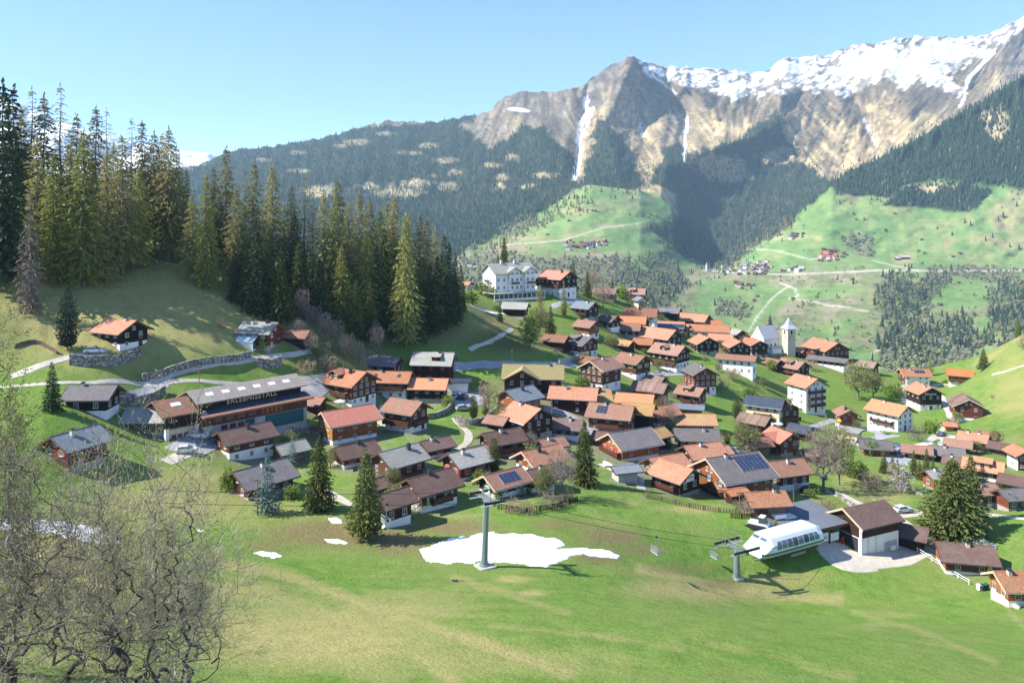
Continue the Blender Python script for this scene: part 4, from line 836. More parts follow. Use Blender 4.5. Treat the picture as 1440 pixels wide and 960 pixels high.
H(785,418,48,26,-42,1.15,'red','black','white','hotel annex with red roof, white lower floors and black timber gable',hb=.5,chim=1,gcols=3,bal=(('E',.55,.9),))
H(758,390,28,15,-62,1.2,'dark','dark','white','dark timber house behind the hotel roofs',chim=1,hb=.3)

# smaller houses filling the gaps between the roofs
H(878,494,26,9,-34,1.3,'mosstan','dark',None,'low dark barn with moss brown roof left of the huge barn house',cat='barn',name='barn',nowin=True,chim=0)
H(968,584,36,9,-4,1.6,'slate','grey',None,'flat lying grey roofed shed behind the lichen yellow roof',cat='shed',name='shed',nowin=True,chim=0,pitch=12)
H(1126,618,30,12,-30,1.4,'blue','brown',None,'brown house with dark bluish roof behind the crossing red roofs',chim=0)
H(1008,651,34,12,36,1.3,'tan','brown',None,'brown house with tan roof wedged behind the very large grey chalet',chim=1)
H(851,628,26,9,-20,1.3,'brown','grey',None,'small grey hut with brown roof at the bend of the village street',cat='hut',name='garden_hut',nowin=True,chim=0)
H(700,606,28,11,-30,1.3,'brownred','dark',None,'small dark barn left of the wide light orange roof',cat='barn',name='barn',nowin=True,chim=0)
H(775,640,34,13,32,1.3,'brownred','brown','white','brown house with reddish roof behind the tan roofed house',chim=1,hb=.3)
H(1142,650,26,10,30,1.3,'rust','grey',None,'grey shed with worn roof under the bare walnut',cat='shed',name='shed',nowin=True,chim=0)
H(830,520,26,11,-30,1.3,'brownred','dark','stone','little dark house with reddish roof beside the valley road end',chim=0,hb=.2)
H(922,545,24,9,-28,1.3,'rust','dark',None,'dark little barn below the dormer house',cat='barn',name='barn',nowin=True,chim=0)
H(1012,472,22,8,-18,1.3,'red','brown',None,'small red roofed house left of the tower like house',chim=0)
H(957,470,24,8,-20,1.3,'orange','dark',None,'small dark house with orange roof left of the long whitewashed house',chim=0)
H(1088,520,24,9,-40,1.2,'brownred','dark',None,'small dark barn below the churchyard wall',cat='barn',name='barn',nowin=True,chim=0)
H(1345,662,28,10,-8,1.4,'brown','dark',None,'dark house with brown roof left of the shining orange roof',chim=1)
H(1405,640,24,11,-14,1.2,'brown','grey',None,'weathered shed with brown roof right of the honey coloured annex',cat='shed',name='shed',nowin=True,chim=0)
H(667,652,30,11,34,1.3,'brownred','dark',None,'dark shed with red brown roof behind the light grey roof of the cypress chalet',cat='shed',name='shed',nowin=True,chim=0)
H(530,700,30,12,34,1.3,'brown','brown',None,'brown shed with plain roof hidden behind the front spruce',cat='shed',name='shed',nowin=True,chim=0)

# ------------------------------------------------------------------ trees
F_SPRUCE = foliage('needles_spruce', lin((68,80,42)), lin((110,116,58)), .18)
F_DARK = foliage('needles_dark', lin((52,68,44)), lin((80,94,56)), .14)
F_LARCH = foliage('needles_larch', lin((130,128,80)), lin((152,146,96)), .42)
F_LARCHG = foliage('needles_larch_green', lin((138,142,72)), lin((162,164,92)), .4)
F_GREYL = foliage('twigs_dead_larch', lin((110,98,86)), lin((136,124,110)), .1)
F_BLUE = foliage('needles_blue', lin((74,98,92)), lin((108,128,120)), .1)
F_PINE = foliage('needles_pine', lin((34,52,40)), lin((52,72,50)), .08)
F_BUD = foliage('leaf_buds', lin((124,132,64)), lin((150,152,84)), .3)
F_FRESH = foliage('leaves_fresh', lin((104,132,48)), lin((140,162,70)), .3)
F_TWIGB = foliage('twig_haze', lin((128,116,104)), lin((156,142,128)), .1)
F_TWIGT = foliage('twig_haze_tan', lin((150,132,106)), lin((176,156,128)), .12)
F_BLOS = foliage('blossom_pale', lin((196,188,178)), lin((168,158,150)), .2)

def sprigs(P, D, L, Wd, droop, rng):
    """kite shaped needle sprays: P roots, D outward directions"""
    n = len(P); D = D + rng.normal(0,.28,(n,3)); D[:,2] -= droop
    D /= np.linalg.norm(D,axis=1)[:,None]
    S = np.cross(D, rng.normal(0,1,(n,3))); S /= np.linalg.norm(S,axis=1)[:,None]+1e-9
    L = L[:,None]; Wd = Wd[:,None]
    v = np.stack([P, P+D*L*.5+S*Wd*.5, P+D*L, P+D*L*.45-S*Wd*.5],1).reshape(-1,3)
    return v, np.arange(n*4).reshape(-1,4)

def trunk_mesh(name, h, r, mat, lean=0.0, n=7):
    m = MB(); k = 9
    pts = [(math.sin(i*1.3)*r*.25+lean*i/k, math.cos(i*1.7)*r*.25, h*i/k-(0.6 if i==0 else 0)) for i in range(k+1)]
    m.tube(pts, [r*(1.25 if i==0 else 1)*(1-i/k*.93) for i in range(k+1)], mat, n)
    return m.mesh(name, True)

def conifer(name, h, rad, whorls, nbr, nsp, z0, prof, droop, spl, spw, mat, bark, seed, upt=0.1, gap=0.0, tr=.012, branches=False):
    rng = np.random.default_rng(seed); P=[];D=[];Ls=[];bm_=MB()
    for i in range(whorls):
        t = (i+rng.random()*.6)/whorls; z = h*(z0+(1-z0)*t)*.985
        rr = rad*prof(t)*(1+.12*rng.normal())
        nb = max(3,int(nbr*(1-.45*t)))
        a0 = rng.random()*6.28
        for k in range(nb):
            if rng.random()<gap: continue
            a = a0+6.283*(k+rng.random()*.7)/nb; ln = max(.15,rr*(.62+.55*rng.random()))
            dz = upt-droop*.55*rng.random(); m = max(2,int(nsp*(.35+.65*ln/rad)))
            s = (np.arange(m)+rng.random(m))/m; s = s**.8
            x = np.cos(a)*ln*s; y = np.sin(a)*ln*s; zz = z+ln*s*dz-ln*.35*droop*s*s
            P.append(np.stack([x,y,zz],1)); d = np.array([np.cos(a),np.sin(a),dz*.5-.1])
            sd = np.stack([-np.sin(a)*np.sign(rng.random(m)-.5),np.cos(a)*np.sign(rng.random(m)-.5),0*s],1)
            D.append(d[None]*(.5+.5*s[:,None])+sd*.55*(1-s[:,None]*.6)); Ls.append(spl*(.65+.6*rng.random(m))*(.55+.45*(1-t)))
            if branches and k%2==0: bm_.tube([(0,0,z),(x[-1]*.9,y[-1]*.9,zz[-1])],[.045,.012],bark,3,False)
    # leader
    for z in np.linspace(h*.95,h,6): P.append(np.array([[0,0,z-.3]])); D.append(np.array([[.1,0,1.5]])); Ls.append(np.array([spl*.7]))
    P=np.concatenate(P);D=np.concatenate(D);Ls=np.concatenate(Ls)
    v,f = sprigs(P,D,Ls,Ls*spw,droop*.55,rng)
    cm = np_mesh(name+'_crown',v,f,[mat])
    if branches:
        tm = MB(); tm.v=list(bm_.v);tm.f=list(bm_.f);tm.m=list(bm_.m);tm.mats=list(bm_.mats)
        k=9; r=h*tr; tm.tube([(math.sin(i*1.3)*r*.3,math.cos(i*1.7)*r*.3,h*.97*i/k-(.6 if i==0 else 0)) for i in range(k+1)],[r*(1-i/k*.93) for i in range(k+1)],bark,7)
        return tm.mesh(name+'_trunk',True), cm, h
    return trunk_mesh(name+'_trunk',h*.97,h*tr,bark), cm, h

pS=lambda t:(1-t)**.85*(.75+.25*min(1,t*6+.4))
pL=lambda t:(1-t)**.72*min(1,.45+t*1.9)
pP=lambda t:math.sqrt(max(0,1-(t*1.02)**2.4))*min(1,.7+t*2)
PROTO = {}
for k in range(3):
    PROTO['spruce',k]=conifer('spruce',20,3.5,38,12,9,.06,pS,.55,1.15,.5,F_SPRUCE,M_BARK,20+k)
    PROTO['dark',k]=conifer('dark_spruce',20,3.0,40,11,8,.05,pS,.6,1.05,.5,F_DARK,M_BARK,30+k)
for k in range(6):
    PROTO['larch',k]=conifer('larch',20,3.7,46,11,12,.07+.02*k,pL,.75,.9,.34,F_LARCH,M_BARKG,40+k,upt=.15,gap=.16,branches=True)
for k in range(3):
    PROTO['larchg',k]=conifer('larch',20,3.9,46,12,13,.05,pL,.7,.9,.36,F_LARCHG,M_BARKG,50+k,upt=.15,gap=.1,branches=True)
    PROTO['thinlarch',k]=conifer('larch',20,2.9,38,8,9,.2,pL,.6,.75,.26,F_LARCH,M_BARKG,55+k,upt=.12,gap=.3,branches=True)
PROTO['dead',0]=conifer('dead_larch',20,3.0,42,11,11,.04,pL,1.1,.85,.22,F_GREYL,M_BARKG,60,upt=.1,gap=.12,branches=True)
PROTO['big',0]=conifer('big_spruce',20,6.6,60,19,17,.03,lambda t:(1-t)**.72*min(1,.72+t*1.6),.45,1.0,.5,F_SPRUCE,M_BARK,70,upt=.2)
PROTO['big',1]=conifer('big_spruce',20,4.6,56,15,13,.06,lambda t:(1-t)**.7*min(1,.6+t*2.2),.4,.95,.46,F_SPRUCE,M_BARK,71,upt=.25,gap=.06)
PROTO['big',2]=conifer('big_spruce',20,4.9,56,16,13,.03,lambda t:(1-t)**.7*min(1,.7+t*2),.55,.95,.5,F_SPRUCE,M_BARK,72,upt=.1)
PROTO['pine',0]=conifer('stone_pine',20,5.0,42,14,12,.05,pP,.1,1.1,.5,F_PINE,M_BARK,73,upt=.35)
PROTO['blue',0]=conifer('blue_spruce',20,4.2,34,10,9,.04,pS,.3,1.1,.42,F_BLUE,M_BARK,74,upt=.15,gap=.1)
PROTO['thuja',0]=conifer('thuja',20,4.4,50,13,9,.01,pP,-.3,1.2,.4,F_SPRUCE,M_BARK,75,upt=.9)

def deciduous(name, seed, h=8.0, spread=3.6, trunk=.25, n=520, twig=(.5,.05), jit=.07, rmin=.014, rpow=.5, mat=None, leafmat=None, nleaf=0, low=.22, bark=None, bush=False, leafsize=.22, twign=3600):
    """branch skeleton grown towards random crown points, plus fine twigs (and leaf buds)"""
    rng=np.random.default_rng(seed); bark=bark or M_BARKG
    q=rng.normal(0,1,(n,3)); q/=np.linalg.norm(q,axis=1)[:,None]; q*=(rng.random(n)**(.42 if jit>.05 else .52))[:,None]
    lump=1+(.3 if jit>.05 else .5)*np.sin(q[:,0]*5+seed)*np.cos(q[:,1]*4.3+seed*2)
    zc=h*(.5+low*.5) if not bush else h*.42; C=np.stack([q[:,0]*spread*lump,q[:,1]*spread*lump,zc+q[:,2]*(h-zc)*lump],1)
    C=C[C[:,2]>(.15 if bush else h*low*.8)]
    nodes_=[np.array([0,0,-.4]),np.array([0,0,h*low*.6]),np.array([.05,.03,h*low])] if not bush else [np.array([0,0,-.3]),np.array([0,0,.1])]
    par=[-1,0,1] if not bush else [-1,0]
    order=np.argsort(np.linalg.norm(C-nodes_[-1],axis=1))
    arr=np.zeros((len(C)*3+8,3)); cnt=len(nodes_); arr[:cnt]=nodes_; par=par+[0]*(len(arr)-cnt); base=cnt-1
    for idx in order:
        p=C[idx]; d=np.linalg.norm(arr[base:cnt]-p,axis=1)+ .25*np.maximum(0,arr[base:cnt,2]-p[2]); j=base+int(np.argmin(d))
        mid=(arr[j]+p)/2+rng.normal(0,jit,3)*np.linalg.norm(p-arr[j]); mid[2]+=(.06 if jit>.05 else .03)*np.linalg.norm(p-arr[j])
        arr[cnt]=mid;par[cnt]=j;arr[cnt+1]=p;par[cnt+1]=cnt;cnt+=2
    load=np.ones(cnt)*.6
    for i in range(cnt-1,0,-1): load[par[i]]+=load[i]
    r=np.clip(trunk*(load/load[0])**rpow,rmin,None)
    m=MB()
    for i in range(1,cnt):
        m.tube([arr[par[i]],arr[i]],[min(r[par[i]],r[i]*1.5),r[i]],bark,5 if r[i]>.06 else 3,False)
    tm=m.mesh(name+'_trunk',True)
    tips=arr[rng.integers(3,cnt,twign)] if not bush else arr[rng.integers(2,cnt,twign)]
    P=tips+rng.normal(0,.12,tips.shape)*spread*.25; D=P-np.array([0,0,h*.35]); D/=np.linalg.norm(D,axis=1)[:,None]; D+=rng.normal(0,.5,D.shape)
    L=twig[0]*(.6+.8*rng.random(len(P)))
    v,f=sprigs(P,D,L,np.full(len(P),twig[1]),-.15,rng)
    mi=np.zeros(len(f),int); mats=[mat or F_TWIGB]
    if nleaf:
        k=rng.integers(0,len(P),nleaf); P2=P[k]+D[k]*L[k][:,None]*rng.random((nleaf,1)); v2,f2=sprigs(P2,rng.normal(0,1,(nleaf,3)),np.full(nleaf,leafsize),np.full(nleaf,leafsize*.7),0,rng)
        f=np.concatenate([f,f2+len(v)]);v=np.concatenate([v,v2]);mi=np.concatenate([mi,np.ones(nleaf,int)]);mats.append(leafmat)
    return tm,np_mesh(name+'_crown',v,f,mats,mi),h
for k in range(2):
    PROTO['bare',k]=deciduous('bare_tree',80+k,mat=F_TWIGB,twig=(.55,.045))
    PROTO['tan',k]=deciduous('bare_tree',84+k,mat=F_TWIGT,twig=(.55,.055),spread=3.4)
    PROTO['bud',k]=deciduous('budding_tree',88+k,mat=F_TWIGB,leafmat=F_BUD,nleaf=3800,twign=2200,leafsize=.26)
    PROTO['bush',k]=deciduous('shrub',92+k,h=3.0,spread=2.0,trunk=.09,n=220,twig=(.35,.035),mat=F_TWIGB,bush=True,twign=1800)
    PROTO['greenbush',k]=deciduous('shrub',96+k,h=3.0,spread=2.0,trunk=.09,n=220,twig=(.3,.03),mat=F_TWIGB,leafmat=F_FRESH,nleaf=3400,leafsize=.24,bush=True,twign=700)
    PROTO['tanbush',k]=deciduous('shrub',100+k,h=3.0,spread=2.0,trunk=.09,n=220,twig=(.35,.04),mat=F_TWIGT,bush=True,twign=1800)
PROTO['blossom',0]=deciduous('shrub',104,h=3.0,spread=2.2,trunk=.1,n=220,twig=(.3,.03),mat=F_TWIGB,leafmat=F_BLOS,nleaf=1500,leafsize=.2,bush=True,twign=1200)
PROTO['poplar',0]=deciduous('slim_tree',105,h=10,spread=1.7,trunk=.2,n=420,twig=(.5,.04),mat=F_TWIGT,leafmat=F_BUD,nleaf=1800,low=.12,twign=2400)
PROTO['poplarg',0]=deciduous('slim_tree',106,h=10,spread=1.9,trunk=.2,n=420,twig=(.5,.04),mat=F_TWIGB,leafmat=F_FRESH,nleaf=4200,low=.1,twign=1600,leafsize=.3)
KINDNAME={'spruce':'spruce_tree','dark':'spruce_tree','larch':'larch_tree','larchg':'larch_tree','thinlarch':'larch_tree','dead':'larch_tree','big':'spruce_tree','pine':'pine_tree','blue':'blue_spruce','thuja':'cypress_tree',
  'bare':'bare_tree','tan':'bare_tree','bud':'budding_tree','bush':'shrub','greenbush':'shrub','tanbush':'shrub','blossom':'blossoming_shrub','poplar':'slim_tree','poplarg':'slim_tree'}
_rt=random.Random(5)
def tree(kind, px, base, top, label, group=None, wpx=None, var=None, ymin=0):
    ks=[k for k in PROTO if k[0]==kind]; key=ks[var] if var is not None else _rt.choice(ks)
    tm,cm,h0=PROTO[key]; p=at(px,base,ymin); h=(base-top)*p.y/F; s=h/h0
    root=empty(KINDNAME[kind],p,_rt.uniform(0,6.28)); sx=s
    if wpx:
        w0=max(v.co.x for v in cm.vertices)*2 if (key not in _w0) else _w0[key]; _w0[key]=w0; sx=wpx*p.y/F/w0
    root.scale=(sx,sx,s)
    shrub='bush' in kind or kind=='blossom'
    tag(root,label,'shrub' if shrub else 'tree',group)
    put('stems' if shrub else 'trunk',tm,root); put('crown',cm,root)
    return root
_w0={}
G1='larches of the wood on the slope'
LW='tall olive larch standing in the wood on the grassy slope'
for px,b,t,k in [(30,345,148,'larch'),(62,358,132,'larch'),(85,345,117,'thinlarch'),(118,404,182,'larchg'),(100,372,205,'larch'),(135,352,148,'larch'),(150,342,152,'thinlarch'),(172,390,190,'larch'),(185,352,165,'thinlarch'),(200,352,168,'larch'),(217,362,185,'larch'),(237,367,178,'larch'),(228,345,188,'larch'),(150,398,215,'larch'),(75,395,215,'larchg'),(52,372,190,'larch'),
   (262,370,238,'larch'),(248,350,205,'larch'),(318,372,206,'larch'),(332,402,262,'larch'),(357,392,226,'larch'),(383,387,231,'larch'),(345,362,240,'thinlarch'),(428,405,245,'thinlarch'),(300,365,235,'larch'),(130,372,225,'larch'),(195,375,235,'larchg'),(160,360,200,'larch'),(108,345,160,'larch'),(45,350,122,'thinlarch'),(270,395,270,'larch')]:
    tree(k,px,b,t,LW,G1)
G2='larches of the wood above the road'
LW2='olive larch in the dense wood above the road house roofs'
for px,b,t,k in [(455,432,267,'larch'),(475,422,252,'larchg'),(505,442,268,'larch'),(520,432,280,'larch'),(535,452,292,'larchg'),(490,442,285,'larch'),(555,452,272,'larch'),(600,462,306,'larch'),(590,442,302,'larch'),(440,415,275,'thinlarch'),(468,440,300,'larchg'),(515,455,320,'larchg'),(545,430,282,'larch'),(575,440,300,'larch'),(410,400,262,'larch'),(612,440,320,'larch'),(480,455,345,'larchg')]:
    tree(k,px,b,t,LW2,G2)
G3='dark spruces of the wood above the road'
LS='dark spruce filling the shady edge of the wood above the road'
for px,b,t,k in [(360,442,312,'dark'),(350,432,332,'spruce'),(375,442,322,'dark'),(400,432,326,'dark'),(395,455,350,'spruce'),(415,420,300,'dark'),(540,452,322,'dark'),(555,442,316,'dark'),(640,432,356,'dark'),(648,438,372,'dark'),(625,457,330,'dark'),(632,445,342,'dark'),(330,425,345,'dark'),(430,448,355,'dark'),(450,455,360,'dark'),(530,462,345,'dark'),(605,470,370,'dark'),(585,482,380,'dark'),(380,415,330,'spruce'),(565,470,400,'dark'),(340,415,318,'dark'),(420,445,340,'spruce'),(615,462,360,'dark'),(640,452,380,'dark')]:
    tree(k,px,b,t,LS,G3)
for px,b,t,k in [(4,395,114,'dark'),(18,350,120,'dark'),(-22,385,170,'dark')]:
    tree(k,px,b,t,'almost black tall spruce at the very edge of the slope wood','black spruces at the picture edge')
tree('dead',42,440,275,'grey leafless larch with drooping branches above the rounded pine')
tree('pine',95,492,405,'rounded dark pine beside the lone chalet with salmon roof',wpx=46)
tree('dark',73,578,508,'dark spruce beside the black timber house below the lane',wpx=34)
tree('larchg',290,408,243,'broad yellowish larch in front of the slope wood',wpx=58,var=1)
tree('larchg',570,488,300,'tall pale green larch leading the wood above the tall black house',wpx=56,var=0)
tree('spruce',500,474,395,'shorter light green spruce at the foot of the wood, outer one of a pair',wpx=34)
tree('spruce',521,480,392,'shorter light green spruce at the foot of the wood, inner one of a pair',wpx=34)
# village conifers
tree('big',515,758,632,'tall spruce with thin top alone at the ski meadow, brown house behind it',wpx=72,var=1)
tree('big',449,716,612,'full dark spruce between the low brown roof and the blue spruce',wpx=56,var=2)
tree('big',822,682,592,'olive spruce in the village middle beside the small whitish shed',wpx=46,var=2)
tree('big',1340,757,644,'huge spreading spruce above the brown bungalow',wpx=104,var=0)
tree('big',1365,735,640,'second spruce grown together behind the huge spreading spruce',wpx=60,var=1)
tree('pine',1382,700,655,'small rounded pine behind the huge spreading spruce',wpx=26)
tree('blue',376,722,640,'bluish spruce in front of the grey roofed brown house',wpx=54)
tree('blue',411,655,612,'small bluish spruce behind the full dark spruce',wpx=24)
tree('blue',735,698,676,'little blue spruce in the hedge of the low solar chalet',wpx=14)
tree('thuja',695,668,616,'slim green cypress between light grey roof and terrace house',wpx=24)
tree('thuja',1037,592,562,'egg shaped green cypress on the lawn below the arched window house',wpx=20)
tree('thuja',941,632,615,'round green cypress between the grey roofs',wpx=11)
tree('thuja',1023,626,606,'little green conifer beside the long grey roof',wpx=13)
tree('thuja',666,590,556,'bright green cypress beside the village street wall',wpx=18)
tree('spruce',682,582,558,'short green conifer at the bare tan tree by the street',wpx=13)
tree('big',709,407,332,'tall spruce right behind the hotel roof',wpx=24,var=2)
tree('spruce',700,405,353,'lower light green spruce at the hotel gable',wpx=14)
tree('spruce',806,412,363,'slim spruce beside the hotel annex gable',wpx=17)
tree('spruce',826,418,381,'small spruce between annex and ridge bushes',wpx=19)
tree('spruce',861,412,384,'spruce on the ridge behind the weathered barn',wpx=11)
tree('larchg',793,444,395,'pale slim larch in front of the hotel annex',wpx=13)
tree('spruce',774,470,428,'dark green tree on the bank below the hotel barn',wpx=19)
tree('dark',703,452,424,'small dark spruce left of the black hotel barn',wpx=13)
tree('spruce',957,462,445,'small conifer between the back orange roofs',wpx=12)
tree('spruce',1024,470,448,'narrow dark conifer beside the tower like house',wpx=8)
tree('dark',670,398,388,'tiny dark spruce by the hotel drive',wpx=9)
tree('spruce',1383,520,489,'spruce on the shoulder of the grassy hill',wpx=22)
tree('larchg',1308,528,498,'bright yellow green larch behind the solar roofed white house',wpx=12)
for i,(px,b,t,w_) in enumerate([(1243,665,632,16),(1255,668,640,16),(1285,668,632,18),(1303,672,630,20),(1312,676,645,18),(1262,672,645,14),(1293,674,648,16)]):
    tree('spruce',px,b,t,'bushy young spruce in the garden row below the rosy roofed house','garden row of young spruces',wpx=w_)
# leafless and budding trees
tree('bare',1158,690,597,'great bare walnut tree with brown crown beside the square brown house',wpx=64,var=0)
tree('bud',1180,682,600,'great budding tree grown into the bare walnut',wpx=50,var=0)
tree('bud',1207,562,510,'round greenish budding tree on the bank below the church',wpx=58,var=1)
tree('bud',1228,560,522,'smaller budding tree beside the round greenish one',wpx=34,var=0)
tree('greenbush',1258,558,540,'bright green bush left of the gable with white lettering',wpx=40)
tree('tan',686,588,535,'bare tan tree beside the village street',wpx=32,var=0)
tree('bare',790,700,630,'bare grey tree among the brown roofs above the snow patch',wpx=56,var=1)
tree('bud',766,700,655,'thin budding tree in front of the tan roofed house',wpx=34,var=1)
tree('bare',692,645,600,'small bare tree below the orange gabled house',wpx=26,var=0) if False else None
tree('bare',745,640,605,'small bare tree below the light orange roof',wpx=24,var=0)
tree('tan',848,432,398,'wide bare brown tree on the ridge above the slate house',wpx=40,var=1)
tree('tan',832,408,372,'bare tan tree behind the ridge bushes',wpx=18,var=0)
tree('poplar',760,440,405,'slim tan tree below the hotel terrace',wpx=14)
tree('poplarg',745,492,440,'leafy light green tree on the bank below the hotel',wpx=36)
tree('bud',758,470,430,'budding tree on the bank between barn and annex',wpx=34,var=0)
tree('poplar',733,378,352,'yellowish slim tree behind the hotel ridge',wpx=16)
tree('bud',860,490,470,'budding shrub tree beside the half white house',wpx=30,var=1)
tree('bud',925,520,505,'budding shrub tree below the dormer house',wpx=26,var=1)
tree('bare',935,585,555,'bare tree beside the rusty corrugated barn',wpx=24,var=1)
tree('bare',942,608,570,'bare tree in front of the white ground floor barn',wpx=26,var=0)
tree('bud',1047,640,595,'pale budding tree below the cream modern house',wpx=46,var=0)
tree('bare',1115,590,565,'bare tree in front of the tall white apartment house',wpx=20,var=1)
tree('tan',1030,535,518,'reddish bare shrub tree below the white hall',wpx=34,var=1)
tree('bare',529,498,455,'lone bare grey tree in the shade below the wood',wpx=28,var=0)
for i,(px,b,t,w_) in enumerate([(404,448,418,26),(425,455,405,28),(440,470,428,34),(456,482,438,34),(472,492,448,32),(488,505,468,30),(420,478,448,26),(505,512,478,22),(436,498,466,28),(455,505,480,26),(395,452,425,18)]):
    tree('bare',px,b,t,'grey leafless thicket tree on the bank under the wood','leafless thicket under the wood',wpx=w_)
for i,(px,b,t,w_,k,l) in enumerate([(312,462,445,20,'tanbush','reddish leafless bush at the path left of the conservatory house'),(370,492,472,14,'greenbush','green bush in front of the reddish conservatory house'),
  (460,520,498,40,'tanbush','brown bramble bush above the large chalet with dormer'),(430,525,505,36,'tanbush','brown bramble bush right of the gravel turn'),(680,415,398,24,'greenbush','green hedge bush left of the hotel'),(692,420,402,20,'greenbush','second green hedge bush left of the hotel'),(662,428,408,26,'greenbush','light bush beside the wood edge and the hotel'),
  (1010,545,528,40,'tanbush','reddish thorny bush below the white hall'),(1085,520,506,18,'greenbush','round bush below the churchyard wall'),(1055,560,545,30,'greenbush','low green bush in the steep meadow'),(905,465,445,26,'greenbush','green bush right of the stepped houses'),(875,420,400,22,'greenbush','yellowish bush under the ridge house'),(886,432,414,20,'tanbush','tan bush beside the ridge house'),
  (1265,690,650,44,'blossom','pale flowering bush beside the orange cottage'),(1225,690,660,40,'tanbush','reddish hedge bush on the meadow bank'),(1205,672,648,44,'greenbush','dark green bush on the meadow bank'),(1180,665,645,30,'blossom','grey flowering bush on the meadow bank'),(1420,690,676,16,'greenbush','bush at the house with rosy roof'),
  (1405,843,815,20,'greenbush','round bush beside the waste bins'),(1393,812,796,12,'greenbush','yellowish small bush at the brown bungalow corner'),(720,720,700,34,'tanbush','brown garden hedge bush above the snow patch'),(742,722,704,30,'tanbush','brown garden bush beside the hedge'),(770,715,690,34,'bush','grey garden bush beside the brown joined house'),(800,705,685,22,'tanbush','russet bush at the end of the garden hedge'),(785,712,695,30,'bush','dark leafless garden bush at the fence'),
  (700,700,684,16,'greenbush','small green bush below green shutters'),(630,572,556,26,'greenbush','flowering garden bush beside the vivid orange roof'),(575,560,546,14,'greenbush','green bush between the two orange roofs'),(650,600,588,20,'bush','grey bush over the garden wall'),(590,640,625,30,'bush','dry bush behind the light grey roof'),
  (1140,520,505,20,'tanbush','brown bush under the broad church chalet'),(1290,620,596,34,'bush','leafless shrubs between the white house and the lane'),(1310,610,590,24,'greenbush','green shrub beside the lane steps'),(1360,560,545,0,'x',''),(1432,465,445,10,'greenbush','bright shrub on top of the grassy hill'),(1440,490,470,20,'tanbush','tan bush on the grassy hill crest'),(1395,560,553,6,'bush','lone dark shrub on the grassy hillside'),
  (1225,640,620,20,'greenbush','green bush beside the charcoal roof') ,(320,690,660,30,'greenbush','leafy shrub beside the bare foreground crown'),(290,680,655,30,'bud_','') ,(910,700,690,12,'tanbush','brown plants on the sign house terrace'),(1010,622,604,22,'bush','leafless bush behind the long grey roof'),(1165,720,700,36,'tanbush','brown bramble bank beside the gravel path'),(1120,690,675,18,'bush','leafless bush beside the square brown house'),(820,545,530,24,'greenbush','bush by the striped gable house'),(1098,640,620,0,'x','')]):
    if l and k in KINDNAME: tree(k,px,b,t,l,wpx=w_)

# ------------------------------------------------------------------ the big leafless trees close to the camera
def big_bare(seed, base, lean, h, trunk, levels, nsub, name, label, budn, spread=1.0):
    rnd=random.Random(seed); m=MB(); tips=[]
    def grow(p,d,ln,r,lv):
        k=5 if lv<2 else (4 if lv<4 else 3); pts=[p]; dd=d.copy(); rr=[r]
        for i in range(k):
            dd=(dd+Vector((rnd.gauss(0,.16),rnd.gauss(0,.16),rnd.gauss(0,.13)+(.07 if lv<4 else -.02)))).normalized()
            pts.append(pts[-1]+dd*ln/k); rr.append(r*(1-(i+1)/k*.5))
        m.tube(pts,rr,M_BARK if lv<3 else M_TWIG,7 if lv<2 else (5 if lv<4 else 3),False)
        if lv>=levels: tips.append((pts[-1],dd)); return
        n=nsub[lv]
        for i in range(n):
            t=rnd.uniform(.3,1) if i<n-1 else 1.0; j=min(k-1,int(t*k)); q=pts[j].lerp(pts[j+1],t*k-j if t<1 else 1)
            ax=Vector((rnd.gauss(0,1),rnd.gauss(0,1),rnd.gauss(0,.6))); nd=(dd+ax.normalized()*rnd.uniform(.5,1.05)*spread).normalized()
            if i==n-1: nd=(dd+ax*.2).normalized()
            grow(q,nd,ln*rnd.uniform(.55,.8),max(.006,rr[j]*rnd.uniform(.45,.68)),lv+1)
    root=empty(name,base); tag(root,label,'tree')
    for lx,ly,s_ in lean:
        grow(Vector((rnd.uniform(-.2,.2),rnd.uniform(-.2,.2),-.6)),Vector((lx,ly,1)).normalized(),h*.34*s_,trunk*s_,0)
    m.build('trunk',root,smooth=True)
    rng=np.random.default_rng(seed); T=np.array([t[0] for t in tips]); D=np.array([t[1] for t in tips])
    k=rng.integers(0,len(T),budn); P=T[k]-D[k]*rng.random((budn,1))*.5+rng.normal(0,.06,(budn,3))
    v,f=sprigs(P,rng.normal(0,1,(budn,3)),.05+.05*rng.random(budn),.03+.03*rng.random(budn),0,rng)
    put('crown',np_mesh('buds',v,f,[F_BUD]),root)
    return len(tips)
def fg(px,Y): 
    X=(px-CX)/F*Y; return Vector((X,Y,float(ground(X,Y))))

F_PALE=foliage('twigs_pale',lin((124,114,104)),lin((166,154,140)),.15)
M_LIMB=simple('bark_dark_limb',lin((74,66,60)),.95,var=.35,scale=6)
def near_tree(seed,px,Y,top,wpx,trunk,n,label,name,twign,nleaf,low,dx=0,tw=.6,leaf=.10,mat=None,bush=False):
    g_=fg(px,Y); h=-(top-HY)/F*Y-g_.z; sp=wpx*Y/F/2
    tm,cm,_=deciduous(name,seed,h=h,spread=sp,trunk=trunk,n=n,twig=(tw,.018),mat=mat or F_PALE,leafmat=F_BUD,nleaf=nleaf,low=low,bark=M_LIMB,leafsize=leaf,twign=twign,bush=bush,jit=.03,rmin=.008,rpow=.58)
    rt=empty(name,g_,0); tag(rt,label,'tree'); put('trunk',tm,rt); put('crown',cm,rt)
near_tree(201,165,36,592,335,.24,1700,'large bare tree with fine pale twigs and olive buds nearest the viewer','bare_tree',13000,7500,.13)
near_tree(202,15,38,600,210,.24,1300,'bare many stemmed tree left of the large one, cut by the picture edge','bare_tree',10000,6000,.2)
near_tree(203,-22,47,462,150,.26,900,'olive budding tree reaching up at the picture edge beside the lane','budding_tree',7000,15000,.15,leaf=.13)
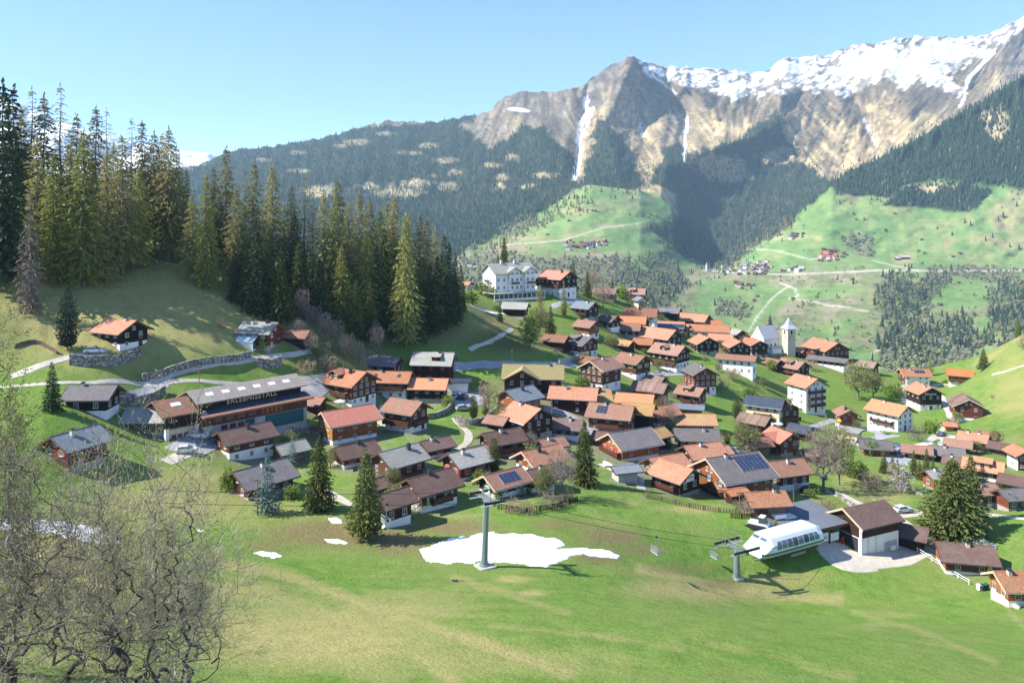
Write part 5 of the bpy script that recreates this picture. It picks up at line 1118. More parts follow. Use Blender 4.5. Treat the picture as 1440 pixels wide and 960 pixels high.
near_tree(204,262,43,725,190,.14,900,'lower bare tree with arching branches right of the large one','bare_tree',7000,1500,.15)
near_tree(205,95,44,700,170,.14,800,'grey thicket tree between the large bare trunks','bare_tree',7000,2000,.12)
near_tree(206,190,47,800,200,.12,500,'low bramble thicket under the large bare tree','bare_tree',6000,1500,.1)
near_tree(207,20,47,800,180,.12,500,'low bramble thicket at the lower picture corner','bare_tree',6000,1500,.1)

# ------------------------------------------------------------------ roads, walls, snow
def gpts(pix): return [at(a,b) for a,b in pix]
def resample(P,step=1.2):
    out=[P[0].copy()]
    for a,b in zip(P,P[1:]):
        n=max(1,int((b-a).length/step))
        for i in range(1,n+1): out.append(a.lerp(b,i/n))
    # smooth the plan
    for _ in range(3): out=[out[0]]+[(out[i-1]+out[i]*2+out[i+1])/4 for i in range(1,len(out)-1)]+[out[-1]]
    return out
M_ROAD,nt,b=nodes('road_asphalt')
g=N(nt,'ShaderNodeNewGeometry').outputs['Position']; n1=noise(nt,g,.5,5,.7); n2=noise(nt,g,.08,3,.6)
c=mixrgb(nt,ramp(nt,n1,0,1,.35,.7),lin((150,152,156)),lin((176,174,170))); c=mixrgb(nt,ramp(nt,n2,0,.5,.4,.7),c,lin((128,130,134)))
nt.links.new(c,b.inputs['Base Color']); b.inputs['Roughness'].default_value=.9
M_PATH,nt,b=nodes('gravel_path')
g=N(nt,'ShaderNodeNewGeometry').outputs['Position']; n1=noise(nt,g,.9,6,.75); n2=noise(nt,g,.15,3,.6)
c=mixrgb(nt,ramp(nt,n1,0,1,.35,.7),lin((176,168,152)),lin((206,198,184))); c=mixrgb(nt,ramp(nt,n2,0,.45,.45,.7),c,lin((150,146,120)))
nt.links.new(c,b.inputs['Base Color']); b.inputs['Roughness'].default_value=.95
M_WALL,nt,b=nodes('dry_stone')
g=N(nt,'ShaderNodeNewGeometry').outputs['Position']; vo=N(nt,'ShaderNodeTexVoronoi'); vo.inputs['Scale'].default_value=1.7; nt.links.new(g,vo.inputs['Vector'])
c=mixrgb(nt,vo.outputs['Color'],lin((120,118,112)),lin((178,172,160))); c=mixrgb(nt,ramp(nt,vo.outputs['Distance'],0,.8,.35,.6),c,lin((80,78,70)))
nt.links.new(c,b.inputs['Base Color']); b.inputs['Roughness'].default_value=.95
def ribbon(name,pix,w,mat,label,kind='structure',lift=.09,cat=None):
    P=resample(gpts(pix)); v=[];n=len(P)
    for i,p in enumerate(P):
        d=P[min(i+1,n-1)]-P[max(i-1,0)]; d.z=0; d.normalize(); s=Vector((d.y,-d.x,0)); ww=w*(1+.12*math.sin(i*.7))/2
        zc=float(ground(p.x,p.y)); row_=[]
        for t in (-1.12,-1,-.5,0,.5,1,1.12):
            q=p+s*ww*t; zg=float(ground(q.x,q.y)); v.append((q.x,q.y,zg+(lift if abs(t)<=1 else -.25)))
    f=[(i*7+j,i*7+j+1,(i+1)*7+j+1,(i+1)*7+j) for i in range(n-1) for j in range(6)]
    me=np_mesh(name,np.array(v),np.array(f),[mat]); o=put(name,me); tag(o,label,cat,None,kind); return o
ribbon('lane',[(-40,546),(0,544),(60,541),(130,539),(190,538),(240,537),(300,538),(350,540)],1.1,M_PATH,'pale concrete lane across the slope above the long barn')
ribbon('lane',[(200,541),(225,534),(255,524),(290,514),(340,507),(375,501),(400,500),(420,498),(436,494)],1.4,M_PATH,'gravel lane climbing to the conservatory house')
ribbon('lane',[(176,562),(196,553),(215,545),(235,538)],2.4,M_ROAD,'short drive with retaining wall at the black timber house')
ribbon('lane',[(15,530),(45,519),(80,507),(110,499),(150,495)],1.8,M_PATH,'gravel drive to the lone chalet')
ribbon('road',[(396,538),(425,536),(450,533),(478,529)],2.4,M_PATH,'pale lane behind the long barn')
ribbon('road',[(455,542),(440,552),(425,562),(408,574),(404,584),(408,592)],3.6,M_ROAD,'curved concrete ramp beside the long barn')
ribbon('road',[(395,552),(415,550),(440,548),(455,545)],2.2,M_PATH,'little path with orange sign above the ramp')
ribbon('road',[(250,618),(280,626),(300,634)],9,M_ROAD,'asphalt yard in front of the long barn')
ribbon('road',[(232,650),(252,642),(268,634),(285,632)],3.0,M_PATH,'gravel parking strip below the long barn')
ribbon('road',[(380,607),(420,607),(455,606)],2.0,M_PATH,'narrow path under the ramp wall')
ribbon('road',[(630,517),(660,514),(700,512),(750,513),(800,513),(840,513)],4.2,M_ROAD,'grey valley road at the foot of the shady slope')
ribbon('road',[(632,560),(650,566),(668,562),(655,552)],9,M_ROAD,'village parking place beside the vivid orange roof')
ribbon('road',[(765,574),(790,579),(812,590),(828,602),(838,612),(852,622),(870,616)],4.0,M_ROAD,'village street winding between the houses')
ribbon('lane',[(640,588),(648,598),(660,608),(658,622),(645,632)],1.8,M_PATH,'two track lane across the lawn in the village middle')
ribbon('road',[(900,535),(925,527),(945,524),(985,526),(1000,528)],4.5,M_ROAD,'upper village street in the shade below the white windowed house')
ribbon('road',[(1188,625),(1210,616),(1225,625),(1250,632),(1262,640),(1258,652)],7,M_ROAD,'wide pale road junction below the white orange roofed house')
ribbon('lane',[(1205,600),(1222,604),(1240,610),(1230,618),(1262,612)],3.0,M_ROAD,'paved place before the honey gable house')
ribbon('lane',[(1290,632),(1310,618),(1330,600),(1338,588),(1325,560),(1308,545)],2.4,M_PATH,'pale steep lane between the chalets on the right hill')
ribbon('lane',[(1258,628),(1280,627),(1310,623)],2.0,M_CLOTH,'white topped garden wall path above the rosy roof')
ribbon('lane',[(1318,614),(1335,618),(1330,628),(1340,612)],4.5,M_PATH,'gravel drive with parked car and tiny hut')
ribbon('lane',[(1305,545),(1320,540),(1340,538)],3.0,M_PATH,'gravel place before the orange timber house')
ribbon('lane',[(1280,542),(1265,545),(1270,560),(1280,572)],3.0,M_PATH,'stone terrace path beside the solar roofed white house')
ribbon('lane',[(1395,527),(1415,522),(1440,514)],1.2,M_PATH,'thin footpath over the grassy hill')
ribbon('lane',[(1168,690),(1190,700),(1215,712),(1240,722),(1265,725),(1290,720),(1300,722)],3.2,M_PATH,'gravel lane running down to the lift building')
ribbon('lane',[(1262,728),(1290,748),(1320,768),(1345,780)],2.4,M_PATH,'concrete lane between barn and huge spruce')
ribbon('lane',[(1378,720),(1400,724),(1440,730),(1480,735)],1.8,M_PATH,'pale field lane along the meadow')
ribbon('gravel_yard',[(1168,762),(1180,775),(1195,786),(1225,790),(1260,783),(1285,776),(1305,768)],5.5,M_PATH,'pale gravel yard in front of the lift building')
ribbon('gravel_yard',[(1160,765),(1175,788),(1200,796),(1222,793)],5.0,M_PATH,'pale gravel turning place before the lift building',lift=.11)
ribbon('lane',[(660,428),(685,438),(715,441),(735,444)],2.2,M_CLOTH,'white path below the hotel')
ribbon('lane',[(660,492),(685,482),(705,472),(720,462)],1.4,M_PATH,'footpath climbing the shady slope')
ribbon('lane',[(775,432),(800,424),(820,420)],3.0,M_ROAD,'hotel drive along the annex')
ribbon('lane',[(590,560),(560,566),(540,572),(530,590),(545,600)],2.0,M_PATH,'paved way between the orange roofed houses')
ribbon('lane',[(845,652),(870,662),(890,668),(905,690)],1.8,M_PATH,'stepped path from the orange house to the meadow')
ribbon('lane',[(455,690),(490,708),(520,716)],2.0,M_PATH,'path behind the front spruce')
ribbon('road',[(1108,600),(1128,606),(1150,598),(1175,590)],3.0,M_ROAD,'road beside the cream modern house')
def wallband(name,pix,h,t,mat,label,cat='wall',cap=None,drop=.8,group=None):
    P=resample(gpts(pix),1.5); m=MB(); n=len(P); L_=[];R_=[]
    for i,p in enumerate(P):
        d=P[min(i+1,n-1)]-P[max(i-1,0)]; d.z=0; d.normalize(); s=Vector((d.y,-d.x,0))*t/2; L_.append(p-s);R_.append(p+s)
    zt=[float(ground(p.x,p.y))+h*(1+.06*math.sin(i*2.1)) for i,p in enumerate(P)]
    vs=[];
    for i in range(n):
        for q,z in ((L_[i],zt[i]-h-drop),(R_[i],zt[i]-h-drop),(R_[i],zt[i]),(L_[i],zt[i])): vs.append((q.x,q.y,z))
    fs=[(i*4+j,i*4+(j+1)%4,(i+1)*4+(j+1)%4,(i+1)*4+j) for i in range(n-1) for j in range(4)]+[(3,2,1,0),tuple((n-1)*4+j for j in range(4))]
    m.mesh_part(vs,fs,mat); o=m.build(name); tag(o,label,cat,group); return o
wallband('stone_wall',[(98,512),(125,515),(160,515),(188,507),(196,500)],2.2,.8,M_WALL,'curved grey stone wall carrying the terrace of the lone chalet')
wallband('stone_wall',[(200,535),(240,525),(280,513),(330,507),(352,502)],1.6,.7,M_WALL,'long dry stone wall above the gravel lane')
wallband('stone_wall',[(166,568),(190,569),(215,562),(232,553)],1.8,.6,M_WALL,'stone wall holding the drive of the black timber house')
wallband('stone_wall',[(362,515),(380,520),(396,512)],2.2,.8,M_WALL,'pale stone wall below the conservatory house')
wallband('stone_wall',[(640,592),(665,600),(685,592),(700,578)],1.6,.6,M_WALL,'curved stone wall around the village garden')
wallband('stone_wall',[(596,590),(615,588),(632,578),(638,568)],1.4,.6,M_WALL,'grey garden wall below the vivid orange roof')
wallband('stone_wall',[(402,610),(430,612),(448,606)],1.6,.5,M_WALL,'stone wall along the ramp below the barn')
wallband('stone_wall',[(786,512),(805,508),(838,500)],1.8,.6,WALL['concrete'],'concrete wall under the half white house')
wallband('garden_wall',[(849,655),(875,668),(905,680)],1.2,.5,WALL['white'],'white garden wall below the flower balcony house')
wallband('garden_wall',[(1060,498),(1085,502),(1105,500)],1.4,.5,M_WALL,'churchyard wall in front of the nave')
wallband('garden_wall',[(1168,690),(1195,712),(1225,722)],.9,.6,M_WALL,'low rubble wall along the gravel lane')
wallband('garden_wall',[(1258,660),(1280,690),(1300,700)],.7,.4,M_WALL,'low wall beside the flowering bush')
wallband('garden_wall',[(1402,840),(1420,848),(1432,856)],.4,.4,WALL['white'],'white kerb wall at the corner house')
wallband('garden_wall',[(1385,790),(1400,797),(1410,804)],.6,.5,WALL['concrete'],'pale wall behind the brown bungalow')
wallband('garden_wall',[(20,490),(50,478),(60,485),(80,498)],.9,.15,WALL['grey'],'old grey plank fence left of the rounded pine','fence')
wallband('garden_wall',[(380,607),(420,605),(450,606)],.5,.2,WALL['white'],'white kerb of the ramp')
# snow
M_SNOW,nt,b=nodes('old_snow')
g=N(nt,'ShaderNodeNewGeometry').outputs['Position']; n1=noise(nt,g,.8,6,.7); n2=noise(nt,g,.25,4,.7)
c=mixrgb(nt,ramp(nt,n1,0,.5,.45,.75),(.86,.87,.89),(.74,.75,.77)); c=mixrgb(nt,ramp(nt,n2,0,.6,.5,.74),c,(.6,.57,.52)); nt.links.new(c,b.inputs['Base Color']); b.inputs['Roughness'].default_value=.7
bu=N(nt,'ShaderNodeBump'); bu.inputs['Strength'].default_value=.5; bu.inputs['Distance'].default_value=.2; nt.links.new(n1,bu.inputs['Height']); nt.links.new(bu.outputs[0],b.inputs['Normal'])
def snow_patch(poly,label,thick=.35,st=1.6):
    xs=[p[0] for p in poly]; ys=[p[1] for p in poly]
    gx=np.arange(min(xs)-6,max(xs)+6,st); gy=np.arange(min(ys)-5,max(ys)+5,st*.55); A,B=np.meshgrid(gx,gy)
    s=sdist(A,B,poly)+(fbm(A/15,B/6,5)-.5)*8
    pts=np.array([[at(a,b_) for a in gx] for b_ in gy]); z=pts[...,2]+np.where(s>0,.03+thick*np.clip(s/16,0,1)+(fbm(A/9+5,B/5,3)-.5)*.12,-.12)
    keep=s>-1.2; ny,nx=A.shape; f=[]
    for j in range(ny-1):
        for i in range(nx-1):
            if keep[j,i] and keep[j,i+1] and keep[j+1,i] and keep[j+1,i+1]: f.append((j*nx+i,j*nx+i+1,(j+1)*nx+i+1,(j+1)*nx+i))
    used=np.unique(np.array(f)); mp=np.full(nx*ny,-1); mp[used]=np.arange(len(used)); pts[...,2]=z
    me=np_mesh('snow_patch',pts.reshape(-1,3)[used],mp[np.array(f)],[M_SNOW],smooth=True)
    tag(put('snow_patch',me),label,'snow patch')
snow_patch([(589,772),(605,767),(618,760),(640,756),(670,751),(690,748),(712,749),(738,750),(765,754),(790,760),(797,767),(785,771),(800,771),(815,770),(835,771),(858,774),(873,781),(868,785),(845,784),(822,778),(808,780),(795,785),(785,792),(770,796),(745,795),(715,792),(690,791),(660,790),(630,792),(605,790),(592,782)],'large white old snow patch around the foot of the lift pylon',.4)
snow_patch([(0,728),(30,730),(70,732),(110,736),(150,744),(172,752),(168,762),(140,762),(100,756),(60,748),(20,745),(0,744),(-40,742),(-40,726)],'long snow strip behind the large bare tree',.4)
snow_patch([(351,777),(368,774),(385,776),(402,781),(385,784),(365,782)],'small snow remnant in the brown worn grass',.25,1.2)
snow_patch([(452,757),(470,757),(492,763),(485,765),(462,762)],'thin snow sliver left of the front spruce',.2,1.2)
snow_patch([(275,743),(290,743),(297,746),(280,748)],'tiny snow rest beside the bare twigs',.2,1.0)
snow_patch([(462,728),(475,727),(480,734),(468,735)],'little snow heap below the full dark spruce',.3,1.0)

# ------------------------------------------------------------------ church
p=at(1109,499); s=p.y/F; phi=math.atan((1109-CX)/F)
w_=18*s*.72; hT=38*s; hs=15.5*s
rt=empty('church_tower',p,R(38)-phi); tag(rt,'square stone church tower with white pyramid spire and red clock','church tower')
M_TST,nt,b=nodes('tower_masonry'); tc=N(nt,'ShaderNodeTexCoord').outputs['Object']; n1=noise(nt,tc,1.6,5,.7); c=mixrgb(nt,ramp(nt,n1,0,1,.35,.65),lin((176,164,140)),lin((214,202,178))); nt.links.new(c,b.inputs['Base Color']); b.inputs['Roughness'].default_value=.95
m=MB(); m.box(-w_/2,w_/2,-w_/2,w_/2,-4,hT,M_TST); m.build('shaft',rt)
M_SPIRE=simple('spire_metal',lin((196,202,210)),.45,.2,var=.06)
m=MB(); e=w_/2*1.28; e2=w_/2*.62
vs=[(-e,-e,hT),(e,-e,hT),(e,e,hT),(-e,e,hT),(-e2,-e2,hT+hs*.32),(e2,-e2,hT+hs*.32),(e2,e2,hT+hs*.32),(-e2,e2,hT+hs*.32),(0,0,hT+hs)]
m.mesh_part(vs,[(3,2,1,0),(0,1,5,4),(1,2,6,5),(2,3,7,6),(3,0,4,7),(4,5,8),(5,6,8),(6,7,8),(7,4,8)],M_SPIRE); sp=m.build('spire',rt)
m=MB(); m.bar((0,0,hT+hs-.1),(0,0,hT+hs+1.3),.05,M_DSTEEL); m.bar((-.35,0,hT+hs+.9),(.35,0,hT+hs+.9),.04,M_DSTEEL); m.build('cross',sp)
for rz,ox,oy in ((0,0,-1),(-math.pi/2,-1,0),(math.pi/2,1,0)):
    m=MB(); m.box(-.42,.42,-.06,.06,-.8,.7,M_RUBBER); m.prism([(-.42,.702),(.42,.702),(.2,1.05),(-.2,1.05)],-.06,.06,M_RUBBER,'y'); m.build('belfry_opening',rt,(ox*(w_/2+.02),oy*(w_/2+.02),hT-1.8),rz)
for rz,ox,oy in ((0,0,-1),(-math.pi/2,-1,0)):
    m=MB(); m.tube([(0,-.08,0),(0,.05,0)],[.78,.78],M_RED,20); ck=m.build('clock_face',rt,(ox*(w_/2+.03),oy*(w_/2+.03),hT-4.2),rz)
    m=MB(); m.tube([(0,-.115,0),(0,-.085,0)],[.56,.56],M_FRAME,20); m.build('dial',ck); m=MB(); m.box(-.04,.04,-.15,-.12,0,.48,M_RUBBER); m.box(0,.34,-.15,-.12,-.04,.04,M_RUBBER); m.build('clock_hands',ck)
p=at(1084,499); s=p.y/F
rn=empty('church_nave',p+Vector((0.3,9,-.6)),R(50)-math.atan((1086-CX)/F)); tag(rn,'white plastered church nave with pale roof left of the stone tower','church')
Ln,Wn,hn,hr=11,7.0,8.2,5.0
WW=WALL['white']; m=MB(); m.box(-Ln/2,Ln/2,-Wn/2,Wn/2,-4,hn,WW); m.build('wall',rn)
m=MB(); m.prism([(-Wn/2+.01,hn-.001),(Wn/2-.01,hn-.001),(0,hn+hr-.1)],-Ln/2+.02,Ln/2-.02,WW); m.build('gable',rn)
M_NR=tiles('roof_nave',lin((206,206,208)),lin((192,192,196)),tile=(.5,.6),amt=.15,stain=lin((170,170,170)))
k=hr/(Wn/2); m=MB(); m.prism([(-Wn/2-.6,hn-.6*k),(0,hn+hr),(Wn/2+.6,hn-.6*k),(Wn/2+.6,hn-.6*k+.25),(0,hn+hr+.25),(-Wn/2-.6,hn-.6*k+.25)],-Ln/2+.25,Ln/2+.3,M_NR); m.build('roof',rn)
m=MB(); m.prism([(-Wn/2-.5,hn-.55*k),(0,hn+hr+.4),(Wn/2+.5,hn-.55*k),(Wn/2,-.2),(-Wn/2,-.2)],-Ln/2-.35,-Ln/2-.003,WW); m.build('gable_wall',rn)
for i in range(3):
    m=MB(); m.box(-.5,.5,-.05,.05,-1.3,1.0,M_PANE); m.box(-.6,.6,-.04,.04,-1.45,-1.302,M_FRAME); m.box(-.6,.6,-.04,.04,1.002,1.15,M_FRAME); m.build('window',rn,(-Ln*.25+i*Ln*.25,-Wn/2-.06,hn*.5))
m=MB(); m.box(-1.5,Ln/2-.5,-Wn/2-2.2,-Wn/2-.002,-3,2.6,WW); m.prism([(-Wn/2-2.6,2.5),(-Wn/2-.003,3.6),(-Wn/2-.003,3.8),(-Wn/2-2.6,2.7)],-1.8,Ln/2-.2,M_NR); m.build('side_aisle',rn)

# ------------------------------------------------------------------ hotel
p=at(706,421); s=p.y/F; phi=math.atan((706-CX)/F)
rh=empty('hotel',p+Vector((3,7,0)),R(27)-phi); tag(rh,'white grand hotel with grey roof, gabled front and glazed veranda on the knoll','hotel')
Lh,Wh,hh_=19.5,12.5,11.4; hr=3.6
m=MB(); m.box(-Lh/2,Lh/2,-Wh/2,Wh/2,-4,hh_,WW); m.prism([(-Wh/2+.01,hh_-.001),(Wh/2-.01,hh_-.001),(0,hh_+hr-.05)],-Lh/2+.02,Lh/2-.02,WW); m.build('wall',rh)
k=hr/(Wh/2); m=MB(); o_=1.0; m.prism([(-Wh/2-o_,hh_-o_*k),(0,hh_+hr),(Wh/2+o_,hh_-o_*k),(Wh/2+o_,hh_-o_*k+.28),(0,hh_+hr+.3),(-Wh/2-o_,hh_-o_*k+.28)],-Lh/2-1,Lh/2+1,ROOF['grey']); rr_=m.build('roof',rh)
for cx_ in (-4,2.5): m=MB(); m.box(cx_-.5,cx_+.5,-.9,.1,hh_+hr-.6,hh_+hr+1.5,M_STUCCO); m.build('chimney',rr_)
for xm in (-1.0,6.6):                       # projecting gabled bays
    bw=5.2; m=MB(); rz_=bw/2*.62; y0=-Wh/2-1.0
    m.box(xm-bw/2,xm+bw/2,y0,-Wh/2+.2,-4,hh_+.6,WW); m.prism([(xm-bw/2,hh_+.6),(xm+bw/2,hh_+.6),(xm,hh_+.6+rz_)],y0,-Wh/2+3,WW,'y'); m.build('bay_wall',rh)
    m=MB(); kk=.62; m.prism([(xm-bw/2-.7,hh_+.62-.7*kk),(xm,hh_+.62+rz_),(xm+bw/2+.7,hh_+.62-.7*kk),(xm+bw/2+.7,hh_+.9-.7*kk),(xm,hh_+.9+rz_),(xm-bw/2-.7,hh_+.9-.7*kk)],y0-.8,-Wh/2+4.2,ROOF['grey'],'y'); m.build('bay_roof',rh)
    for z in (5.2,8.5,11.2):
        for dx in (-1.2,1.2): add_window(rh,xm+dx,y0-.02,z,0,1.1,1.5 if z<11 else 1.0,M_FRAME)
    m=MB(); m.box(xm-2.0,xm+2.0,y0-1.0,y0-.003,6.55,6.7,WALL['concrete']); bb=m.build('balcony',rh); m=MB(); m.box(xm-2,xm+2,y0-1.0,y0-.94,6.702,7.5,M_DSTEEL); m.build('railing',bb)
for x in (-8.4,-5.6,2.6): 
    for z in (5.2,8.5): add_window(rh,x,-Wh/2-.02,z,0,1.0,1.5,M_FRAME)
for y in (-4.4,4.4): 
    for z in (5.2,8.5): add_window(rh,-Lh/2-.02,y,z,-math.pi/2,.9,1.4,M_FRAME)
for z in (5.2,8.5):
    for y in (-1.2,1.2): add_window(rh,-Lh/2-.02,y,z,-math.pi/2,1.1,1.7,M_FRAME)
    m=MB(); m.box(-2.6,2.6,-1.1,-.003,-.15,0,WALL['concrete']); bb=m.build('balcony',rh,(-Lh/2,0,z-1.2),-math.pi/2); m=MB(); m.box(-2.6,2.6,-1.1,-1.04,.002,.9,M_DSTEEL); m.build('railing',bb)
for y in (-1,1): add_window(rh,-Lh/2-.02,y*1.0,hh_+.9,-math.pi/2,.8,1.1,M_FRAME)
m=MB(); m.box(-Lh/2-3,Lh/2+3,-Wh/2-4.4,-Wh/2-1.02,2.9,3.15,ROOF['grey']); m.box(-Lh/2-3,-Lh/2-.01,-Wh/2-1.0,Wh/2-3,2.9,3.15,ROOF['grey']); vr=m.build('veranda_roof',rh)
m=MB(); m.box(-Lh/2-3,Lh/2+3,-Wh/2-4.2,-Wh/2-1.04,-4,.0,WALL['stone']); m.box(-Lh/2-3,-Lh/2-.01,-Wh/2-1.02,Wh/2-3,-4,0,WALL['stone']); m.build('terrace',rh)
m=MB(); m.box(-Lh/2-2.6,Lh/2+2.6,-Wh/2-3.9,-Wh/2-3.84,.9,2.88,M_PANE); m.box(-Lh/2-2.62,Lh/2+2.6,-Wh/2-4.0,-Wh/2-3.8,.002,.9,WW); m.build('glazing',rh)
for i in range(12):
    x=-Lh/2-2.5+(Lh+5)*i/11; m=MB(); m.box(x-.12,x+.12,-Wh/2-4.1,-Wh/2-3.95,.005,2.88,WW); m.build('veranda_post',rh)

# ------------------------------------------------------------------ the long barn with lettering
pl=at(268,616); phi=math.atan((330-CX)/F); th=R(27)-phi
ux=Vector((math.cos(th),math.sin(th),0)); 
rb=empty('show_barn',pl+Vector((2.5,1,0)),th); tag(rb,'long brown barn with pale lettering between two grey roofs and skylights','barn')
Lb=24.5; s=pl.y/F
DW=WALL['dark']; zf=4.6; zc=6.2
m=MB(); m.box(0,Lb,0,10,-4,2.0,WALL['concrete']); m.build('base_wall',rb)
m=MB(); m.box(-.06,Lb+.06,-.06,10.06,1.998,4.4,WALL['brown']); m.build('wall',rb)
m=MB(); m.box(-.03,Lb+.03,2.6,10.03,4.398,6.9,WALL['black']); m.prism([(2.6,6.898),(10.03,6.898),(6.3,8.5)],0,Lb,WALL['brown']); m.build('clerestory',rb)
k=.30; m=MB(); m.prism([(1.2,6.55),(6.3,8.55),(11.6,6.6),(11.6,6.85),(6.3,8.82),(1.2,6.8)],-1.0,Lb+1.0,ROOF['greybrown']); ro=m.build('upper_roof',rb)
for i in range(6):
    x=3.0+i*(Lb-6)/5; m=MB(); q=[(x-.8,3.4,7.46+.28),(x+.8,3.4,7.74),(x+.8,4.5,8.17),(x-.8,4.5,8.17)]; q2=[(a,b_,c_-.25) for a,b_,c_ in q]
    m.mesh_part(q+q2,[(0,1,2,3),(4,7,6,5),(0,4,5,1),(1,5,6,2),(2,6,7,3),(3,7,4,0)],M_FRAME if i else M_CLOTH); m.build('skylight',ro)
m=MB(); m.prism([(-1.5,4.1),(2.57,5.0),(2.57,5.2),(-1.5,4.35)],-.9,Lb+.9,ROOF['blue']); m.prism([(-1.62,4.05),(-.6,4.36),(-.6,4.56),(-1.62,4.42)],-.95,Lb+.95,ROOF['brownred']); m.build('lower_roof',rb)
M_LET=simple('lettering_tan',lin((214,186,140)),.7,var=.1)
fc=bpy.data.curves.new('lettering','FONT'); fc.body='ERLEBNISSTALL'; fc.size=1.55; fc.extrude=.05; fc.align_x='CENTER'; fc.align_y='CENTER'; fc.space_character=1.16; fc.offset=.03
fo=bpy.data.objects.new('tmp_text',fc); link(fo); bpy.context.view_layer.update(); dg=bpy.context.evaluated_depsgraph_get()
tme=bpy.data.meshes.new_from_object(fo.evaluated_get(dg)); bpy.data.objects.remove(fo); tme.materials.clear(); tme.materials.append(M_LET)
o=put('lettering',tme,rb,(Lb*.5,2.5,5.9)); o.rotation_euler=(math.pi/2,0,0)
for i in range(3): add_window(rb,4.4+i*1.9,-.02,1.1,0,1.4,1.3,M_FRAMEWOOD)
for x0,x1 in ((9.2,11.4),(14,23.6)): m=MB(); m.box(x0,x1,-.10,-.004,-1.0,1.9,M_TEAL); m.build('sliding_door',rb)
m=MB(); m.box(2.4,9.0,-.14,-.062,2.4,2.7,WALL['white']); m.build('notice_board',rb) if False else None
for i in range(4): add_window(rb,3+i*2.6,-.07,3.2,0,1.5,.7,M_FRAMEWOOD)
m=MB(); 
for i in range(5): m.box(13+i*1.1,13.7+i*1.1,-.12,-.064,2.4,3.9,WALL['orange'])
m.build('wooden_panels',rb)
m=MB(); m.box(-.12,-.062,0.2,1.6,2.1,4.2,WALL['orange']); m.build('corner_boards',rb)
# annex on the left
ra=empty('barn_annex',pl+Vector((2.5,1,0))-ux*7.4+Vector((-math.sin(th),math.cos(th),0))*2.0,th); tag(ra,'brown gabled annex with white pillars at the near end of the lettered barn','barn')
m=MB(); m.box(0,.7,-.3,.5,-4,2.6,WW); m.box(6.3,7.0,-.3,.5,-4,2.6,WW); m.build('pillar',ra)
m=MB(); m.box(.2,7.2,.52,8,-4,2.6,WALL['concrete']); m.build('base_wall',ra)
m=MB(); m.box(0,7.2,-.35,8.1,2.602,5.6,DW); m.prism([(-.35,5.6),(8.1,5.6),(3.9,7.6)],0,7.2,WALL['brown']); m.build('wall',ra)
m=MB(); m.prism([(-1.6,5.2),(3.9,7.65),(9.2,5.2),(9.2,5.45),(3.9,7.92),(-1.6,5.45)],-1.2,6.3,ROOF['brownred']); rr_=m.build('roof',ra)
m=MB(); q=[(2,1.2,6.85),(4,1.2,6.85),(4,2.2,7.3),(2,2.2,7.3)]; q2=[(a,b_,c_-.2) for a,b_,c_ in q]; m.mesh_part(q+q2,[(0,1,2,3),(4,7,6,5),(0,4,5,1),(1,5,6,2),(2,6,7,3),(3,7,4,0)],M_CLOTH); m.build('skylight',rr_)
m=MB(); m.box(.9,6.1,.44,.515,-1.5,2.2,WALL['cream']); m.build('barn_door',ra)
for i in range(3): add_window(ra,2+i*1.3,.42,.6,0,1.0,1.0,M_FRAMEWOOD)

# glass conservatory on the reddish house
Lc,Wc,hc=dims_of(h_cons); m=MB()
z1=2.7; x0,x1=-Lc*.5,Lc*.16; y0=-Wc/2-2.5; y1=-Wc/2-.08
m.box(x0,x1,y0,y1,-4,.25,WALL['white']); cs=m.build('conservatory',h_cons)
m=MB(); m.prism([(y0-.2,z1-.5),(y1,z1+.8),(y1,z1+.87),(y0-.2,z1-.43)],x0-.15,x1+.15,glass_pane('conservatory_glass',lin((176,190,190)),.4)); m.box(x0,x1,y0,y0+.05,.26,z1-.52,MATS['conservatory_glass']); m.box(x0,x0+.05,y0+.06,y1-.01,.26,z1-.4,MATS['conservatory_glass']); m.build('glazing',cs)
m=MB()
for i in range(6): x=x0+(x1-x0)*i/5; m.box(x-.06,x+.06,y0-.05,y0-.003,.26,z1-.52,M_FRAME); m.prism([(y0-.2,z1-.42),(y1,z1+.88),(y1,z1+.94),(y0-.2,z1-.36)],x-.05,x+.05,M_FRAME)
m.box(x0,x1,y0-.06,y0-.004,z1-.51,z1-.38,M_FRAME) if False else None
m.build('glazing_bars',cs)

# illegible lettering and the sign board: strokes as the photograph shows them
def scribble(root,n,w,h,mat,loc,rz,seed,name='lettering',r=.05):
    rnd=random.Random(seed); m=MB(); x=-w/2
    for i in range(n):
        cw=w/n; pts=[]; hh=h*(1.35 if i in (0,) else rnd.choice((.6,.6,.65,1.0)))
        kind=rnd.randrange(3)
        if kind==0: pts=[(x+cw*.1,0,-h*.3),(x+cw*.15,0,-h*.3+hh*.7),(x+cw*.6,0,-h*.3+hh*.6),(x+cw*.7,0,-h*.3)]
        elif kind==1: pts=[(x+cw*.7,0,-h*.1+hh*.4),(x+cw*.3,0,-h*.1+hh*.5),(x+cw*.1,0,-h*.1),(x+cw*.4,0,-h*.32),(x+cw*.8,0,-h*.2)]
        else: pts=[(x+cw*.1,0,-h*.2+hh*.4),(x+cw*.25,0,-h*.3),(x+cw*.5,0,-h*.1+hh*.3),(x+cw*.7,0,-h*.3),(x+cw*.9,0,-h*.2+hh*.5)]
        m.tube(pts,r,mat,4); x+=cw
    return m.build(name,root,loc,rz)
Ls,Wsn,hs_=dims_of(h_sign); scribble(h_sign,9,Wsn*.55,1.3,M_FRAME,(Ls/2+.16,0,hs_*.98),math.pi/2,4,r=.10)
Ls,Wsn,hs_=dims_of(h_logo); m=MB(); m.box(-1.9,1.9,-.14,-.08,-.75,.75,M_FRAME); sg=m.build('sign_board',h_logo,(Ls/2+.1,-Wsn*.1,hs_*1.0),math.pi/2)
